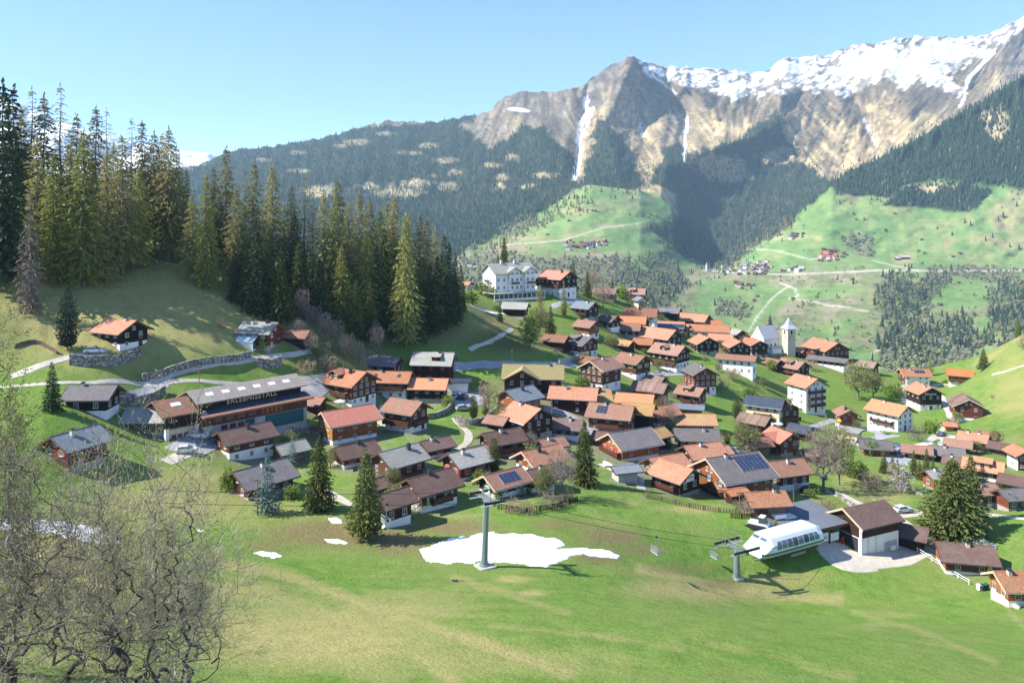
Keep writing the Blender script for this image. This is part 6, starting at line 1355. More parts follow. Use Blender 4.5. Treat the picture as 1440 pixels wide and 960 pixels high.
m=MB(); m.tube([(-1.55,-.16,.5),(-1.5,-.16,-.2),(-1.2,-.16,-.5),(-.9,-.16,-.3),(-.95,-.16,.05),(-1.3,-.16,.1)],.11,M_RUBBER,5); m.build('emblem',sg)
scribble(sg,7,1.9,.5,M_DSTEEL,(.65,-.16,.12),0,9,r=.035)
# oval window, yellow awnings, terrace shades
for px,py,l in ((1176,590,'yellow awning left of the honey gable house'),(1189,591,'long yellow awning over the honey gable balcony')):
    p=at(px+2,602); z=-(py-HY)/F*p.y; m=MB(); w2=1.5 if px<1180 else 2.4; rt=empty('awning',(p.x,p.y-.5,z),R(10)); tag(rt,l,'awning')
    m.prism([(-1.0,-.25),(.0,.25),(.0,.31),(-1.0,-.19)],-w2/2,w2/2,M_YELLOW); m.box(-w2/2,w2/2,-1.04,-.99,-.45,-.19,M_YELLOW); m.build('cloth',rt)
    m=MB(); m.bar((-w2/2+.05,-1,-.3),(-w2/2+.05,-1,p.z-z),.03,M_DSTEEL); m.build('pole',rt); m=MB(); m.bar((w2/2-.05,-1,-.3),(w2/2-.05,-1,p.z-z),.03,M_DSTEEL); m.build('pole',rt)
def parasol(px,py,label,r=1.4,mat=M_CLOTH):
    p=at(px,py); rt=empty('parasol',p); tag(rt,label,'parasol'); m=MB(); m.bar((0,0,-.1),(0,0,2.3),.04,M_FRAMEWOOD); m.build('pole',rt)
    m=MB(); vs=[(r*math.cos(i*math.pi/4),r*math.sin(i*math.pi/4),1.95) for i in range(8)]+[(0,0,2.5)]+[(r*.98*math.cos(i*math.pi/4),r*.98*math.sin(i*math.pi/4),1.9) for i in range(8)]+[(0,0,2.42)]
    m.mesh_part(vs,[(i,(i+1)%8,8) for i in range(8)]+[(9+(i+1)%8,9+i,17) for i in range(8)]+[(i,9+i,9+(i+1)%8,(i+1)%8) for i in range(8)],mat); m.build('canopy',rt)
parasol(1226,601,'white parasol on the paved place before the white orange roofed house'); parasol(1095,604,'white parasol on the terrace of the cream modern house'); parasol(478,575,'white parasol on the terrace of the large chalet with dormer'); parasol(1238,610,'second white parasol, nearer the grey terrace'); parasol(471,622,'pale parasol on the sun terrace of the yellow gabled house')

# ------------------------------------------------------------------ chairlift
M_SHELL=simple('shell_white',lin((226,232,230)),.35,var=.04,scale=.5,spec=.5)
M_SHELLG=simple('shell_pale_green',lin((206,222,216)),.4,var=.05,scale=.5)
M_STRIPE=simple('shell_green_stripe',lin((60,120,104)),.5,var=.06)
M_TINT=glass_pane('tinted_glass',lin((70,84,92)),.15)
dl=Vector((43.9,24.0,0)).normalized(); thl=math.atan2(dl.y,dl.x); nl=Vector((-dl.y,dl.x,0))
t1=at(682,797); t2=at(1036,812); st_=at(1112,790)
TOP1=-(703-HY)/F*t1.y; TOP2=-(770-HY)/F*t2.y
def sheave(root,x,y,z,n,sp,r,name='sheave_train'):
    m=MB(); m.box(x-n*sp/2,x+n*sp/2,y-.07,y+.07,z-.12,z+.1,M_STEEL); sh=m.build(name,root)
    m=MB()
    for i in range(n):
        xx=x-n*sp/2+sp*(i+.5); m.tube([(xx,y-.12,z+r*.4),(xx,y+.12,z+r*.4)],[r,r],M_RUBBER,10)
    o=m.build('sheave_wheels',sh); o['kind']='stuff'; return sh
r1=empty('lift_pylon',t1,thl); tag(r1,'tall grey green lift pylon standing on the edge of the snow patch','lift pylon')
h1=TOP1-t1.z
m=MB(); m.box(-1.3,1.3,-1.2,1.2,-1.2,.28,WALL['concrete']); m.build('footing',r1)
m=MB(); m.tube([(-.1,0,.2),(.05,0,h1*.4),(.3,0,h1-.3)],[.5,.42,.36],M_GSTEEL,16); m.tube([(.3,0,h1-.32),(.3,0,h1-.12)],[.52,.52],M_GSTEEL,16); m.tube([(-.1,0,.28),(-.1,0,.5)],[.75,.7],M_GSTEEL,16); m.build('mast',r1,smooth=False)
m=MB(); 
for sx in (-.16,.16): m.bar((-.58,sx,.4),(-.16,sx,h1-.4),.022,M_ALU,4)
for i in range(int(h1/.35)): t=i/(h1/.35); m.bar((-.58+.42*t,-.16,.5+i*.35),(-.58+.42*t,.16,.5+i*.35),.018,M_ALU,4)
m.build('ladder',r1)
m=MB(); m.box(.05,.55,-2.7,2.7,h1-.12,h1+.22,M_STEEL); m.box(.1,.2,-2.6,2.6,h1+.85,h1+.92,M_ALU); 
for y in (-2.5,-1.2,0,1.2,2.5): m.bar((.15,y,h1+.2),(.15,y,h1+.9),.03,M_ALU,4)
m.build('crossarm',r1)
for y in (-2.5,2.5):
    sheave(r1,.3,y,h1+.3,8,.42,.2)
    m=MB(); m.box(-1.6,2.1,y+(.3 if y<0 else -.75),y+(.75 if y<0 else -.3),h1-.15,h1-.1,M_ALU); m.bar((-1.6,y+.5*(1 if y<0 else -1),h1+.8),(2.1,y+.5*(1 if y<0 else -1),h1+.8),.025,M_ALU,4); m.build('catwalk',r1)
for y in (-1.2,1.2): m=MB(); m.tube([(.3,y,h1+.2),(.3,y,h1+1.2),(.3,y*.5,h1+1.5)],.07,M_STEEL,6); m.build('lifting_frame',r1)
r2=empty('lift_pylon',t2,thl); tag(r2,'short lift pylon with heavy roller arms in front of the white lift station','lift pylon')
h2=TOP2-t2.z
m=MB(); m.box(-.9,.9,-.9,.9,-1.2,.12,WALL['concrete']); m.build('footing',r2)
m=MB(); m.tube([(0,0,.1),(0,0,h2-.3)],[.62,.48],M_GSTEEL,16); m.tube([(0,0,.12),(0,0,.3)],[.85,.8],M_GSTEEL,16); m.build('mast',r2)
m=MB(); m.box(-.3,.3,-2.8,2.8,h2-.3,h2+.12,M_STEEL); m.box(-.25,-.15,-2.8,2.8,h2+.8,h2+.86,M_ALU); m.build('crossarm',r2)
for y in (-2.5,2.5):
    sheave(r2,0,y,h2+.3,14,.44,.21)
    m=MB(); m.box(-3.2,3.2,y-.8 if y>0 else y+.3,y-.3 if y>0 else y+.8,h2-.12,h2-.06,M_ALU); 
    for i in range(5): m.bar((-3.2+i*1.6,y-.5*(1 if y>0 else -1),h2-.06),(-3.2+i*1.6,y-.5*(1 if y>0 else -1),h2+1.0),.025,M_ALU,4)
    m.bar((-3.2,y-.5*(1 if y>0 else -1),h2+1),(3.2,y-.5*(1 if y>0 else -1),h2+1),.025,M_ALU,4); m.build('catwalk',r2)
m=MB(); m.bar((-.6,2.2,h2+.1),(-.6,2.2,h2+2.8),.07,M_STEEL); m.bar((-.6,2.2,h2+2.8),(4.2,1.0,h2+1.4),.05,M_STEEL); m.build('maintenance_boom',r2)
# station shell
zs=float(ground(st_.x,st_.y)); cS=Vector((st_.x,st_.y,0))+dl*.6+nl*2.2; 
rs=empty('lift_station',(cS.x,cS.y,zs),thl); tag(rs,'white streamlined lift station shell on concrete pillars with window strip','lift station')
Z0=-(782-HY)/F*st_.y-zs+.2; Z0=max(Z0,1.6)+.5
secs=[(-8.3,.78,.42),(-7.6,.9,.52),(-5.6,1.0,1.0),(6.6,1.0,1.0),(7.6,.97,.9),(8.1,.86,.6)]
def prof(w,t,zb): # half outline of the shell: width, height factor
    H_=3.3*t; W2=3.0*w
    return [(-W2*.86,zb),(-W2,zb+.5),(-W2,zb+.95),(-W2*.93,zb+H_*.62),(-W2*.66,zb+H_*.95),(-W2*.56,zb+H_),(W2*.56,zb+H_),(W2*.66,zb+H_*.95),(W2*.93,zb+H_*.62),(W2,zb+.95),(W2,zb+.5),(W2*.86,zb)]
vs=[];fs=[];
for x,w2,t in secs: vs+=[(x,a,b_) for a,b_ in prof(w2,max(t,.45),Z0)]
n=12
m=MB(); K={0:M_SHELL,1:M_STRIPE,2:M_SHELL,3:M_SHELL,4:M_SHELLG,5:M_SHELLG,6:M_SHELLG,7:M_SHELL,8:M_SHELL,9:M_STRIPE,10:M_SHELL,11:M_SHELL}
for j in range(n):
    m.mesh_part(vs,[(i*n+j,(i+1)*n+j,(i+1)*n+(j+1)%n,i*n+(j+1)%n) for i in range(len(secs)-1)],K[j])
m.mesh_part(vs,[tuple(range(n-1,-1,-1)),tuple((len(secs)-1)*n+j for j in range(n))],M_SHELL)
sh=m.build('shell',rs)
# window strip on the side towards the camera (-y)
W2=3.0; H_=3.3; ya,za=-W2,Z0+.95; yb,zb_=-W2*.93,Z0+H_*.62; yc,zc_=-W2*.66,Z0+H_*.95
def side(t): return (yb+(yc-yb)*t, zb_+(zc_-zb_)*t) if t>=0 else (yb+(ya-yb)*-t, zb_+(za-zb_)*-t)
for i in range(8):
    x0=-4.9+i*1.44; x1=x0+1.28; (y0,z0),(y1,z1)=side(-.75),side(.45); ym,zm=side(0); dx0=.5 if i==0 else 0; dx1=.45 if i==7 else 0
    m=MB(); e=.03
    m.poly([(x0,y0-e,z0),(x1,y0-e,z0),(x1-dx1*.3,ym-e,zm),(x0+dx0*.3,ym-e,zm)],M_TINT); m.poly([(x0+dx0*.3,ym-e,zm),(x1-dx1*.3,ym-e,zm),(x1-dx1,y1-e,z1+e),(x0+dx0,y1-e,z1+e)],M_TINT); m.build('window',sh)
for i in range(2):
    for j in range(2):
        xA,xB=-7.5,-5.75; 
        def fp(u,v): # front slope between sections 1 and 2
            hh=(Z0+3.3*.62,Z0+3.3*1.0); a=-1.9+u*3.8; return (xA+(xB-xA)*v*.98-.55*(1-v)*.2-.06,a,Z0+1.15+(2.0)*v)
        q=[fp(.08+.48*i,.08+.46*j),fp(.48+.48*i,.08+.46*j),fp(.48+.48*i,.46+.46*j),fp(.08+.48*i,.46+.46*j)]
        q2=[(a+.3,b_,c_-.05) for a,b_,c_ in q]; m=MB(); m.mesh_part([(a-.12,b_,c_+.02) for a,b_,c_ in q]+q2,[(3,2,1,0),(4,5,6,7),(1,5,4,0),(2,6,5,1),(3,7,6,2),(0,4,7,3)],M_TINT); m.build('front_window',sh)
m=MB(); m.box(.5,4.5,-1.3,1.3,-3,Z0,WALL['concrete']); m.build('pillar',rs)
m=MB(); m.tube([(-5.8,0,-1),(-5.2,0,Z0*.6),(-6.4,0,Z0+.2)],[.42,.4,.35],M_GSTEEL,8); m.box(-6.8,-4.8,-1.4,1.4,-1.5,.4,WALL['concrete']); m.build('front_support',rs)
for y in (-2.5,2.5): m=MB(); m.box(-10.3,-7.0,y-.12,y+.12,Z0+.25,Z0+.45,M_STEEL); m.bar((-10.2,y,Z0+.3),(-6.8,y*.7,Z0-.5),.06,M_STEEL); m.build('guide_rail',rs)
m=MB(); m.box(-7.6,-6.0,2.2,4.0,-2,2.0,M_SHELLG); m.build('control_cabin',rs)
m=MB(); m.box(-4.5,6.5,-2.6,2.6,Z0-.5,Z0-.02,M_DSTEEL); m.build('drive_frame',rs)
# haul rope and chairs
T1=Vector((t1.x,t1.y,TOP1+.5)); T2=Vector((t2.x,t2.y,TOP2+.5)); ZS=zs+Z0+.6
far_=T1-dl*46+Vector((0,0,8.0))
for s_ in (-1,1):
    off=nl*2.5*s_; P=[far_+off]; 
    for a,b_,sag in ((far_,T1,.5),(T1,T2,.7),(T2,Vector((cS.x,cS.y,ZS))+dl*3,.1)):
        for i in range(1,11): t=i/10; q=a.lerp(b_,t)+off; q.z-=sag*4*t*(1-t); P.append(q)
    m=MB(); m.tube(P,.035,M_DSTEEL,5); tag(m.build('haul_rope'),'thin steel haul rope of the chairlift, '+('nearer' if s_<0 else 'farther')+' strand from the viewer','cable')
def chair(pos,label,rz):
    rt=empty('lift_chair',pos,rz); tag(rt,label,'lift chair','chairs of the chairlift')
    m=MB(); m.tube([(0,0,.1),(0,0,-.4),(.0,.25,-.9),(0,.1,-1.5)],.05,M_STEEL,6); m.box(-.2,.2,-.12,.12,-.1,.16,M_DSTEEL); m.build('hanger',rt)
    m=MB(); m.tube([(-.45,-.9,-2.5),(-.45,-.9,-1.5),(-.45,.9,-1.5),(-.45,.9,-2.5)],.035,M_ALU,5); m.bar((0,0,-1.5),(-.45,0,-1.5),.05,M_STEEL); m.build('frame',rt)
    m=MB(); m.box(-.5,.1,-.9,.9,-2.52,-2.42,M_FRAME); m.build('seat',rt)
    m=MB(); m.box(-.56,-.5,-.9,.9,-2.4,-1.75,M_STEEL); m.build('backrest',rt)
    m=MB(); m.tube([(-.4,-.8,-1.6),(.4,-.8,-2.1),(.4,.8,-2.1),(-.4,.8,-1.6)],.03,M_ALU,5); m.bar((.4,0,-2.1),(.35,0,-2.8),.03,M_ALU); m.bar((.35,-.4,-2.8),(.35,.4,-2.8),.03,M_ALU); m.build('safety_bar',rt); return rt
q=T1.lerp(far_,.35)-nl*2.5; q.z-=.3; chair(q,'empty lift chair hanging in front of the tall front spruce',thl)
q=T1.lerp(T2,.60)-nl*2.5; q.z-=.65; chair(q,'empty lift chair hanging over the brown grass right of the snow patch',thl)
q=T2-dl*2.6+nl*2.5; q.z-=.1; chair(q,'empty lift chair beside the short lift pylon',thl)
# lift building: dark canopy and brown gabled hall
pb=at(1222,773); th_b=R(25); rb2=empty('lift_hall',pb+Vector((0.5,3.5,0)),th_b); tag(rb2,'lift hall of white board wall and brown tiled roof beside the station','hall')
hb_=5.6; m=MB(); m.box(-5.2,5.2,-4,4,-3,3.2,WALL['white']); m.build('base_wall',rb2)
m=MB(); m.box(-5.28,5.28,-4.06,4.06,3.198,hb_,WALL['dark']); m.prism([(-4.06,hb_-.001),(4.06,hb_-.001),(0,hb_+2.1)],-5.2,5.2,WALL['dark']); m.build('wall',rb2)
k=2.1/4.06; m=MB(); m.prism([(-5.0,hb_-.94*k),(0,hb_+2.15),(5.0,hb_-.94*k),(5.0,hb_-.94*k+.28),(0,hb_+2.45),(-5.0,hb_-.94*k+.28)],-6.0,6.0,ROOF['brown']); rr_=m.build('roof',rb2)
m=MB(); m.prism([(-5.05,hb_-.94*k-.1),(0,hb_+2.05),(5.05,hb_-.94*k-.1),(5.05,hb_-.94*k+.32),(0,hb_+2.5),(-5.05,hb_-.94*k+.32)],-6.06,-6.003,M_BARGE); m.build('bargeboard',rr_)
m=MB(); m.box(-5.36,-5.285,-3.2,1.2,-1,3.0,M_DSTEEL); m.build('gate',rb2)
m=MB(); m.box(-5.45,-5.2,-4.2,-3.7,-2,hb_-.5,M_FRAME); m.build('post',rb2)
for x in (-3.4,-1.2): m=MB(); m.box(x-.06,x+.06,-4.05,-4.003,-1,3.1,WALL['concrete']); m.build('panel_joint',rb2)
m=MB(); m.box(1.2,4.6,-4.12,-4.004,-1,1.4,WALL['concrete']); m.box(2.6,3.9,-4.5,-4.125,-.4,.6,M_FRAME); m.build('switch_box',rb2)
uxb=Vector((math.cos(th_b),math.sin(th_b),0)); uyb=Vector((-math.sin(th_b),math.cos(th_b),0))
cc=pb+Vector((0.5,3.5,0))-uxb*12.2+uyb*4.5; rc=empty('lift_canopy',(cc.x,cc.y,pb.z),th_b); tag(rc,'flat dark grey canopy roof joining the brown lift hall','canopy')
m=MB(); m.prism([(-5.5,5.0),(5.5,6.1),(5.5,6.4),(-5.5,5.3)],-6.6,7.6,ROOF['flat']); m.build('roof',rc)
m=MB(); m.prism([(-5.56,4.8),(-5.504,4.8),(-5.504,5.36),(-5.56,5.36)],-6.6,7.6,M_BARGED); m.build('fascia',rc)
for x,y in ((-6,-4.8),(-2,-4.8),(2.4,-4.8),(-6,4.8),(0,4.8)): m=MB(); m.box(x-.14,x+.14,y-.14,y+.14,-3,5.05 if y<0 else 5.95,M_BARGED); m.build('post',rc)
m=MB(); m.box(-4.4,5.0,3.2,3.5,-3,5.4,WALL['brown']); m.build('back_wall',rc)
m=MB(); m.box(-1.6,2.2,-4.74,-4.64,2.2,4.0,M_CLOTH); m.box(-5.8,-2.2,-4.74,-4.64,2.0,4.0,M_CLOTH); m.box(2.6,5.0,-4.74,-4.64,2.0,3.6,M_CLOTH); bn=m.build('banner',rc)
scribble(bn,10,3.0,.6,M_BLUE,(.2,-4.78,3.1),0,12,r=.05)
m=MB(); m.box(5.5,5.9,-5.2,-4.8,-2,2.6,M_RED); m.build('red_post',rc)
H(1280,772,40,20,-10,1.2,'brown','dark',None,'dark weathered shed in the shade right of the lift hall',cat='shed',name='shed',nowin=True,chim=0)

# ------------------------------------------------------------------ vehicles
def car_paint(n,c): return simple(n,c,.3,.2,var=.02,spec=.6)
PAINT={'white':car_paint('paint_car_white',(.75,.77,.8)),'dark':car_paint('paint_car_dark',(.03,.035,.05)),'blue':car_paint('paint_car_blue',(.04,.06,.12)),'silver':car_paint('paint_car_silver',(.45,.47,.5)),'red':car_paint('paint_car_red',(.4,.03,.03))}
M_LAMP=simple('lamp_lens',(.8,.8,.8),.2,var=.02); M_TAIL=simple('tail_lens',(.5,.02,.02),.3,var=.02)
def car(px,py,paint,rz,label,L=4.4,van=False,sc=1.0,ymin=0):
    p=at(px,py,ymin); rt=empty('parked_car',p+Vector((0,0,.12)),rz); rt.scale=(sc,)*3; tag(rt,label,'car'); pm_=PAINT[paint]; w=.88
    low=[(-L/2,.35),(-L/2+.05,.75),(-L/2+.2,.92),(L*.18,.98),(L/2-.25,.8),(L/2,.6),(L/2,.3)]
    m=MB(); m.prism(low,-w,w,pm_,'y'); top=[(-L*.42,.93),(-L*.34,1.42),(L*.02,1.48),(L*.23,.97)] if not van else [(-L*.47,.93),(-L*.45,1.85),(L*.2,1.88),(L*.36,.97)]
    m.prism(top,-w*.86,w*.86,pm_,'y'); m.build('body',rt)
    m=MB()
    t2=[(a*.93-.03,.99+(b_-.95)*.8) for a,b_ in top]
    for y0,y1 in ((-w*.875,-w*.862),(w*.862,w*.875)): m.prism(t2,y0,y1,M_TINT,'y')
    a,b_=top[2],top[3]; 
    m.poly([(a[0]+.08,-w*.75,a[1]-.05),(a[0]+.08,w*.75,a[1]-.05),(b_[0]+.03,w*.8,b_[1]+.06),(b_[0]+.03,-w*.8,b_[1]+.06)],M_TINT)
    a,b_=top[0],top[1]; m.poly([(a[0]-.03,-w*.78,a[1]+.08),(a[0]-.03,w*.78,a[1]+.08),(b_[0]-.05,w*.72,b_[1]-.04),(b_[0]-.05,-w*.72,b_[1]-.04)],M_TINT); m.build('windows',rt)
    for x in (-L*.3,L*.3):
        for y in (-w,w):
            m=MB(); m.tube([(0,-.11,0),(0,.11,0)],[.33,.33],M_RUBBER,14); wh=m.build('wheel',rt,(x,y*.93,.33)); m=MB(); m.tube([(0,-.125,0),(0,.125,0)],[.2,.2],M_ALU,10); m.build('rim',wh)
    for y in (-w*.75,w*.75):
        m=MB(); m.box(L/2-.03,L/2+.02,y-.16,y+.16,.58,.7,M_LAMP); m.build('headlight',rt); m=MB(); m.box(-L/2-.01,-L/2+.06,y-.12,y+.12,.7,.85,M_TAIL); m.build('tail_light',rt)
    return rt
car(133,497,'white',R(8),'white car parked on the terrace of the lone chalet')
car(175,561,'blue',R(12),'dark blue car parked behind the black timber house')
car(278,616,'white',R(-8),'white car parked in front of the lettered barn annex')
car(263,637,'white',R(18),'white estate car on the gravel strip below the lettered barn')
car(641,560,'white',R(70),'white car on the village parking place')
car(652,561,'dark',R(75),'black car on the village parking place')
car(652,577,'silver',R(20),'grey car parked at the entry of the lawn lane')
car(1260,630,'blue',R(60),'dark blue car at the road junction, nearer to the white garden wall')
car(1268,637,'silver',R(10),'silver car parked at the road junction behind the rosy roof')
car(1324,613,'dark',R(40),'black car on the gravel drive of the tiny hut')
car(1137,692,'dark',R(35),'dark car in the shade of the square brown house')
car(1035,637,'silver',R(-10),'silver car parked behind the very large grey chalet')
car(1022,634,'dark',R(60),'dark car parked behind the two stepped orange roofs')
car(1088,602,'white',R(35),'white car on the terrace below the cream modern house')
car(1432,690,'white',R(0),'white car under the brown carport')
car(926,528,'silver',R(-20),'small grey car on the upper village street')
car(1270,720,'white',R(15),'white car parked at the gravel lane above the lift hall')
car(1383,770,'silver',R(-30),'pale car half hidden behind the brown bungalow roof')
# snow groomer
p=at(1068,742); rt=empty('snow_groomer',p,R(-35)); tag(rt,'white and black snow groomer parked above the lift station','snow groomer')
m=MB(); m.prism([(-2,.5),(-2,1.2),(1.6,1.2),(2.0,.7)],-.9,.9,PAINT['white'],'y'); m.prism([(0,1.2),(.1,2.3),(1.0,2.35),(1.5,1.2)],-.8,.8,M_TINT,'y'); m.box(0,1.1,-.85,.85,2.352,2.45,PAINT['white']); m.build('cab',rt)
for y in (-1.3,1.3): m=MB(); m.prism([(-2.2,.35),(-1.9,.8),(1.6,.8),(2.0,.4),(1.5,0),(-1.8,0)],y-.42,y+.42,M_RUBBER,'y'); m.build('track',rt)
m=MB(); m.prism([(2.4,.1),(2.7,.2),(2.8,1.1),(2.6,1.1)],-2,2,M_DSTEEL,'y'); m.bar((1.8,-.5,.6),(2.5,-.5,.6),.07,M_DSTEEL); m.bar((1.8,.5,.6),(2.5,.5,.6),.07,M_DSTEEL); m.build('blade',rt)
m=MB(); m.box(-3.2,-2.2,-1.8,1.8,.1,.5,M_DSTEEL); m.bar((-2.3,0,.5),(-1.8,0,.9),.08,M_DSTEEL); m.build('tiller',rt)
# covered stacks above the station
for i,(px,py,l) in enumerate([(1093,727,'stack of white crash mats above the lift station, outer one'),(1107,730,'stack of pale crash mats above the lift station, next to the canopy')]):
    p=at(px,py); rt=empty('mat_stack',p,R(20)); tag(rt,l,'mats'); 
    for j in range(3): m=MB(); m.prism([(-1.4,.02+j*.3),(1.4,.02+j*.3),(1.3,.28+j*.3),(-1.3,.28+j*.3)],-1-.1*j,1-.1*j,M_CLOTH if i==0 else M_SHELLG,'y'); m.build('mat',rt)
# bins
for px,py,mt,l in ((1377,830,M_CLOTH,'white waste bin beside the corner bush'),(1382,830,M_DSTEEL,'dark waste bin between a white and a green one'),(1387,829,M_TEAL,'green waste bin beside the corner bush')):
    p=at(px,py); rt=empty('waste_bin',p,R(20)); tag(rt,l,'bin'); m=MB(); m.prism([(-.28,.1),(.28,.1),(.36,1.0),(-.36,1.0)],-.32,.32,mt,'y'); m.build('body',rt); m=MB(); m.prism([(-.4,1.002),(.4,1.002),(.3,1.12),(-.3,1.12)],-.38,.38,mt,'y'); m.build('lid',rt)
    for y in (-.28,.28): m=MB(); m.tube([(-.25,y-.04,.1),(-.25,y+.04,.1)],[.1,.1],M_RUBBER,8); m.build('wheel',rt)
# parapet / small propane table etc. left out; poles and lamps
def pole(px,py,top,label,kind='pole'):
    p=at(px,py); h=(py-top)*p.y/F; rt=empty('utility_pole' if kind=='pole' else 'street_lamp',p); tag(rt,label,'pole' if kind=='pole' else 'street lamp')
    m=MB(); m.tube([(0,0,-.5),(0,0,h)],[.12,.08],M_FRAMEWOOD if kind=='pole' else M_STEEL,7); m.build('pole',rt)
    if kind=='pole': m=MB(); m.box(-.7,.7,-.06,.06,h-.5,h-.38,M_BARGED); m.build('crossarm',rt)
    else: m=MB(); m.tube([(0,0,h-.02),(0,-.5,h+.12),(0,-1.0,h+.1)],.04,M_STEEL,5); m.build('arm',rt); m=MB(); m.box(-.12,.12,-1.35,-.9,h+.04,h+.16,M_ALU); m.build('lamp_head',rt)
pole(280,538,513,'thin pole on the bank above the long barn'); pole(1040,722,690,'dark wooden pole in front of the very large grey chalet'); pole(1116,714,686,'wooden pole above the crash mats'); pole(483,552,508,'tall thin pole beside the large chalet with dormer'); pole(720,516,492,'slim lamp on the valley road','lamp'); pole(362,724,672,'wooden pole beside the blue spruce'); pole(640,535,498,'white flag like pole at the tall black house','lamp'); pole(1302,712,683,'lamp pole below the orange cottage','lamp'); pole(1229,624,604,'lamp at the road junction','lamp'); pole(776,588,560,'lamp in the middle of the village street','lamp'); pole(1417,718,690,'lamp at the field lane beside the reddish chalet','lamp'); pole(1068,716,694,'thin pole behind the low stable')
# fences
def fence(pix,h,label,mat,rails=2,step=2.0,pr=.06,name='fence',plank=False):
    P=resample(gpts(pix),step); m=MB(); G=[Vector((p.x,p.y,float(ground(p.x,p.y)))) for p in P]; rt=empty(name,G[0]); tag(rt,label,'fence')
    for i,g_ in enumerate(G[:95]):
        q=g_-G[0]; m=MB(); m.box(q.x-pr,q.x+pr,q.y-pr,q.y+pr,q.z-.3,q.z+h,mat); m.build('post',rt)
    for k in range(rails):
        m=MB(); z=h*(.9-.45*k)
        for a,b_ in zip(G,G[1:]):
            a=a-G[0];b_=b_-G[0]; m.tube([a+Vector((0,-.08,z)),b_+Vector((0,-.08,z))],[pr*.8,pr*.8],mat,4)
        m.build('rail',rt)
    if plank:
        m=MB()
        for a,b_ in zip(G,G[1:]):
            for j in range(6):
                q=(a-G[0]).lerp(b_-G[0],(j+.5)/6); m.box(q.x-.09,q.x+.09,q.y-.17,q.y-.14,q.z+.1,q.z+h*.95,mat)
        m.build('pickets',rt)
fence([(1290,776),(1310,788),(1335,803),(1363,822)],1.0,'white painted rail fence below the brown bungalow',M_FRAME,2,2.4,.07,'rail_fence')
fence([(911,700),(950,710),(990,717),(1030,722),(1062,727)],1.1,'brown picket fence between meadow and large grey chalet',WALL['grey'],2,2.4,.07,'picket_fence',True)
fence([(1028,728),(1060,732),(1100,722)],1.1,'short dark board fence below the low stable',WALL['brown'],2,2.0,.07,'board_fence',True)
fence([(740,722),(765,720),(790,714),(812,706)],1.2,'dark garden fence with brushwood above the snow patch',WALL['dark'],2,2.0,.07,'garden_fence',True)
fence([(404,600),(425,606),(440,598)],1.0,'pale railing around the curved ramp',M_ALU,2,2.0,.04,'railing_fence')
fence([(700,716),(720,720),(742,722)],1.1,'brown brushwood fence below the green shutters',WALL['brown'],2,1.8,.07,'garden_fence',True)
fence([(150,572),(175,575),(195,584)],.9,'old plank railing below the dark blue car',WALL['grey'],2,2.4,.06,'rail_fence')
fence([(1215,705),(1245,715),(1275,722)],.8,'thin wire fence above the gravel lane',WALL['grey'],2,3,.05,'rail_fence')
# orange sign at the path
p=at(412,551); rt=empty('path_sign',p,R(5)); tag(rt,'small orange roofed notice stand on the path above the ramp','sign'); m=MB(); m.box(-.7,-.6,-.05,.05,-.3,1.9,WALL['brown']); m.build('post',rt); m=MB(); m.box(.6,.7,-.05,.05,-.3,1.9,WALL['brown']); m.build('post',rt); m=MB(); m.box(-.6,.6,-.04,.04,.8,1.7,WALL['cream']); m.build('panel',rt); m=MB(); m.prism([(-.5,1.85),(0,2.2),(.5,1.85),(.5,1.95),(0,2.3),(-.5,1.95)],-1,1,ROOF['bright']); m.build('roof',rt)
# flat roofed garage by the parking place
H(643,551,30,14,-6,1.6,'blue','white',None,'white garage block with dark flat roof at the village parking place',cat='garage',name='garage',nowin=True,chim=0,pitch=5)

# ------------------------------------------------------------------ the distant forest: far too many trees to count
rng=np.random.default_rng(77)
NR,NC=FD.shape
def sample(mask,n,seed):
    """random visible cells of the far side, weighted by the mask and by the picture area of the cell"""
    dpy=np.abs(np.diff(FPYj,axis=0,append=FPYj[-1:])); wgt=mask*dpy*seen*(FPX[None]>-250)*(FPX[None]<1700); wgt[-12:]=0; wgt=wgt.ravel(); wgt/=wgt.sum()
    r=np.random.default_rng(seed); k=r.choice(NR*NC,n,p=wgt); i=k//NC; j=np.minimum(k%NC,NC-2); i=np.minimum(i,NR-2)
    a=r.random(n); b_=r.random(n)
    def bl(A): return (A[i,j]*(1-a)+A[i,j+1]*a)*(1-b_)+(A[i+1,j]*(1-a)+A[i+1,j+1]*a)*b_
    return np.stack([bl(VX),bl(FD),bl(VZ)],1)
def cones(P,h,r,seed,tiers=2,sides=6):
    """two tier spiky conifers"""
    rg=np.random.default_rng(seed); n=len(P); V=[];Fc=[]; base=0
    for t in range(tiers):
        z0=(.02,.42)[t] if tiers==2 else .02; z1=(.68,1.0)[t] if tiers==2 else 1.0; rr=(1.0,.62)[t] if tiers==2 else 1.0
        ang=rg.random(n)[:,None]*6.28+np.arange(sides)[None]*6.283/sides; rad=r[:,None]*rr*(.7+.6*rg.random((n,sides)))
        ring=np.stack([P[:,None,0]+np.cos(ang)*rad,P[:,None,1]+np.sin(ang)*rad,P[:,None,2]+h[:,None]*(z0+.1*(rg.random((n,sides))-.5))],2)
        tip=P+np.stack([0*h,0*h,h*z1],1)
        v=np.concatenate([ring,tip[:,None]],1).reshape(-1,3); o=base+np.arange(n)[:,None]*(sides+1)
        f=np.stack([np.stack([o[:,0]+k,o[:,0]+(k+1)%sides,o[:,0]+sides],1) for k in range(sides)],1).reshape(-1,3)
        V.append(v);Fc.append(f);base+=len(v)
    return np.concatenate(V),np.concatenate(Fc)
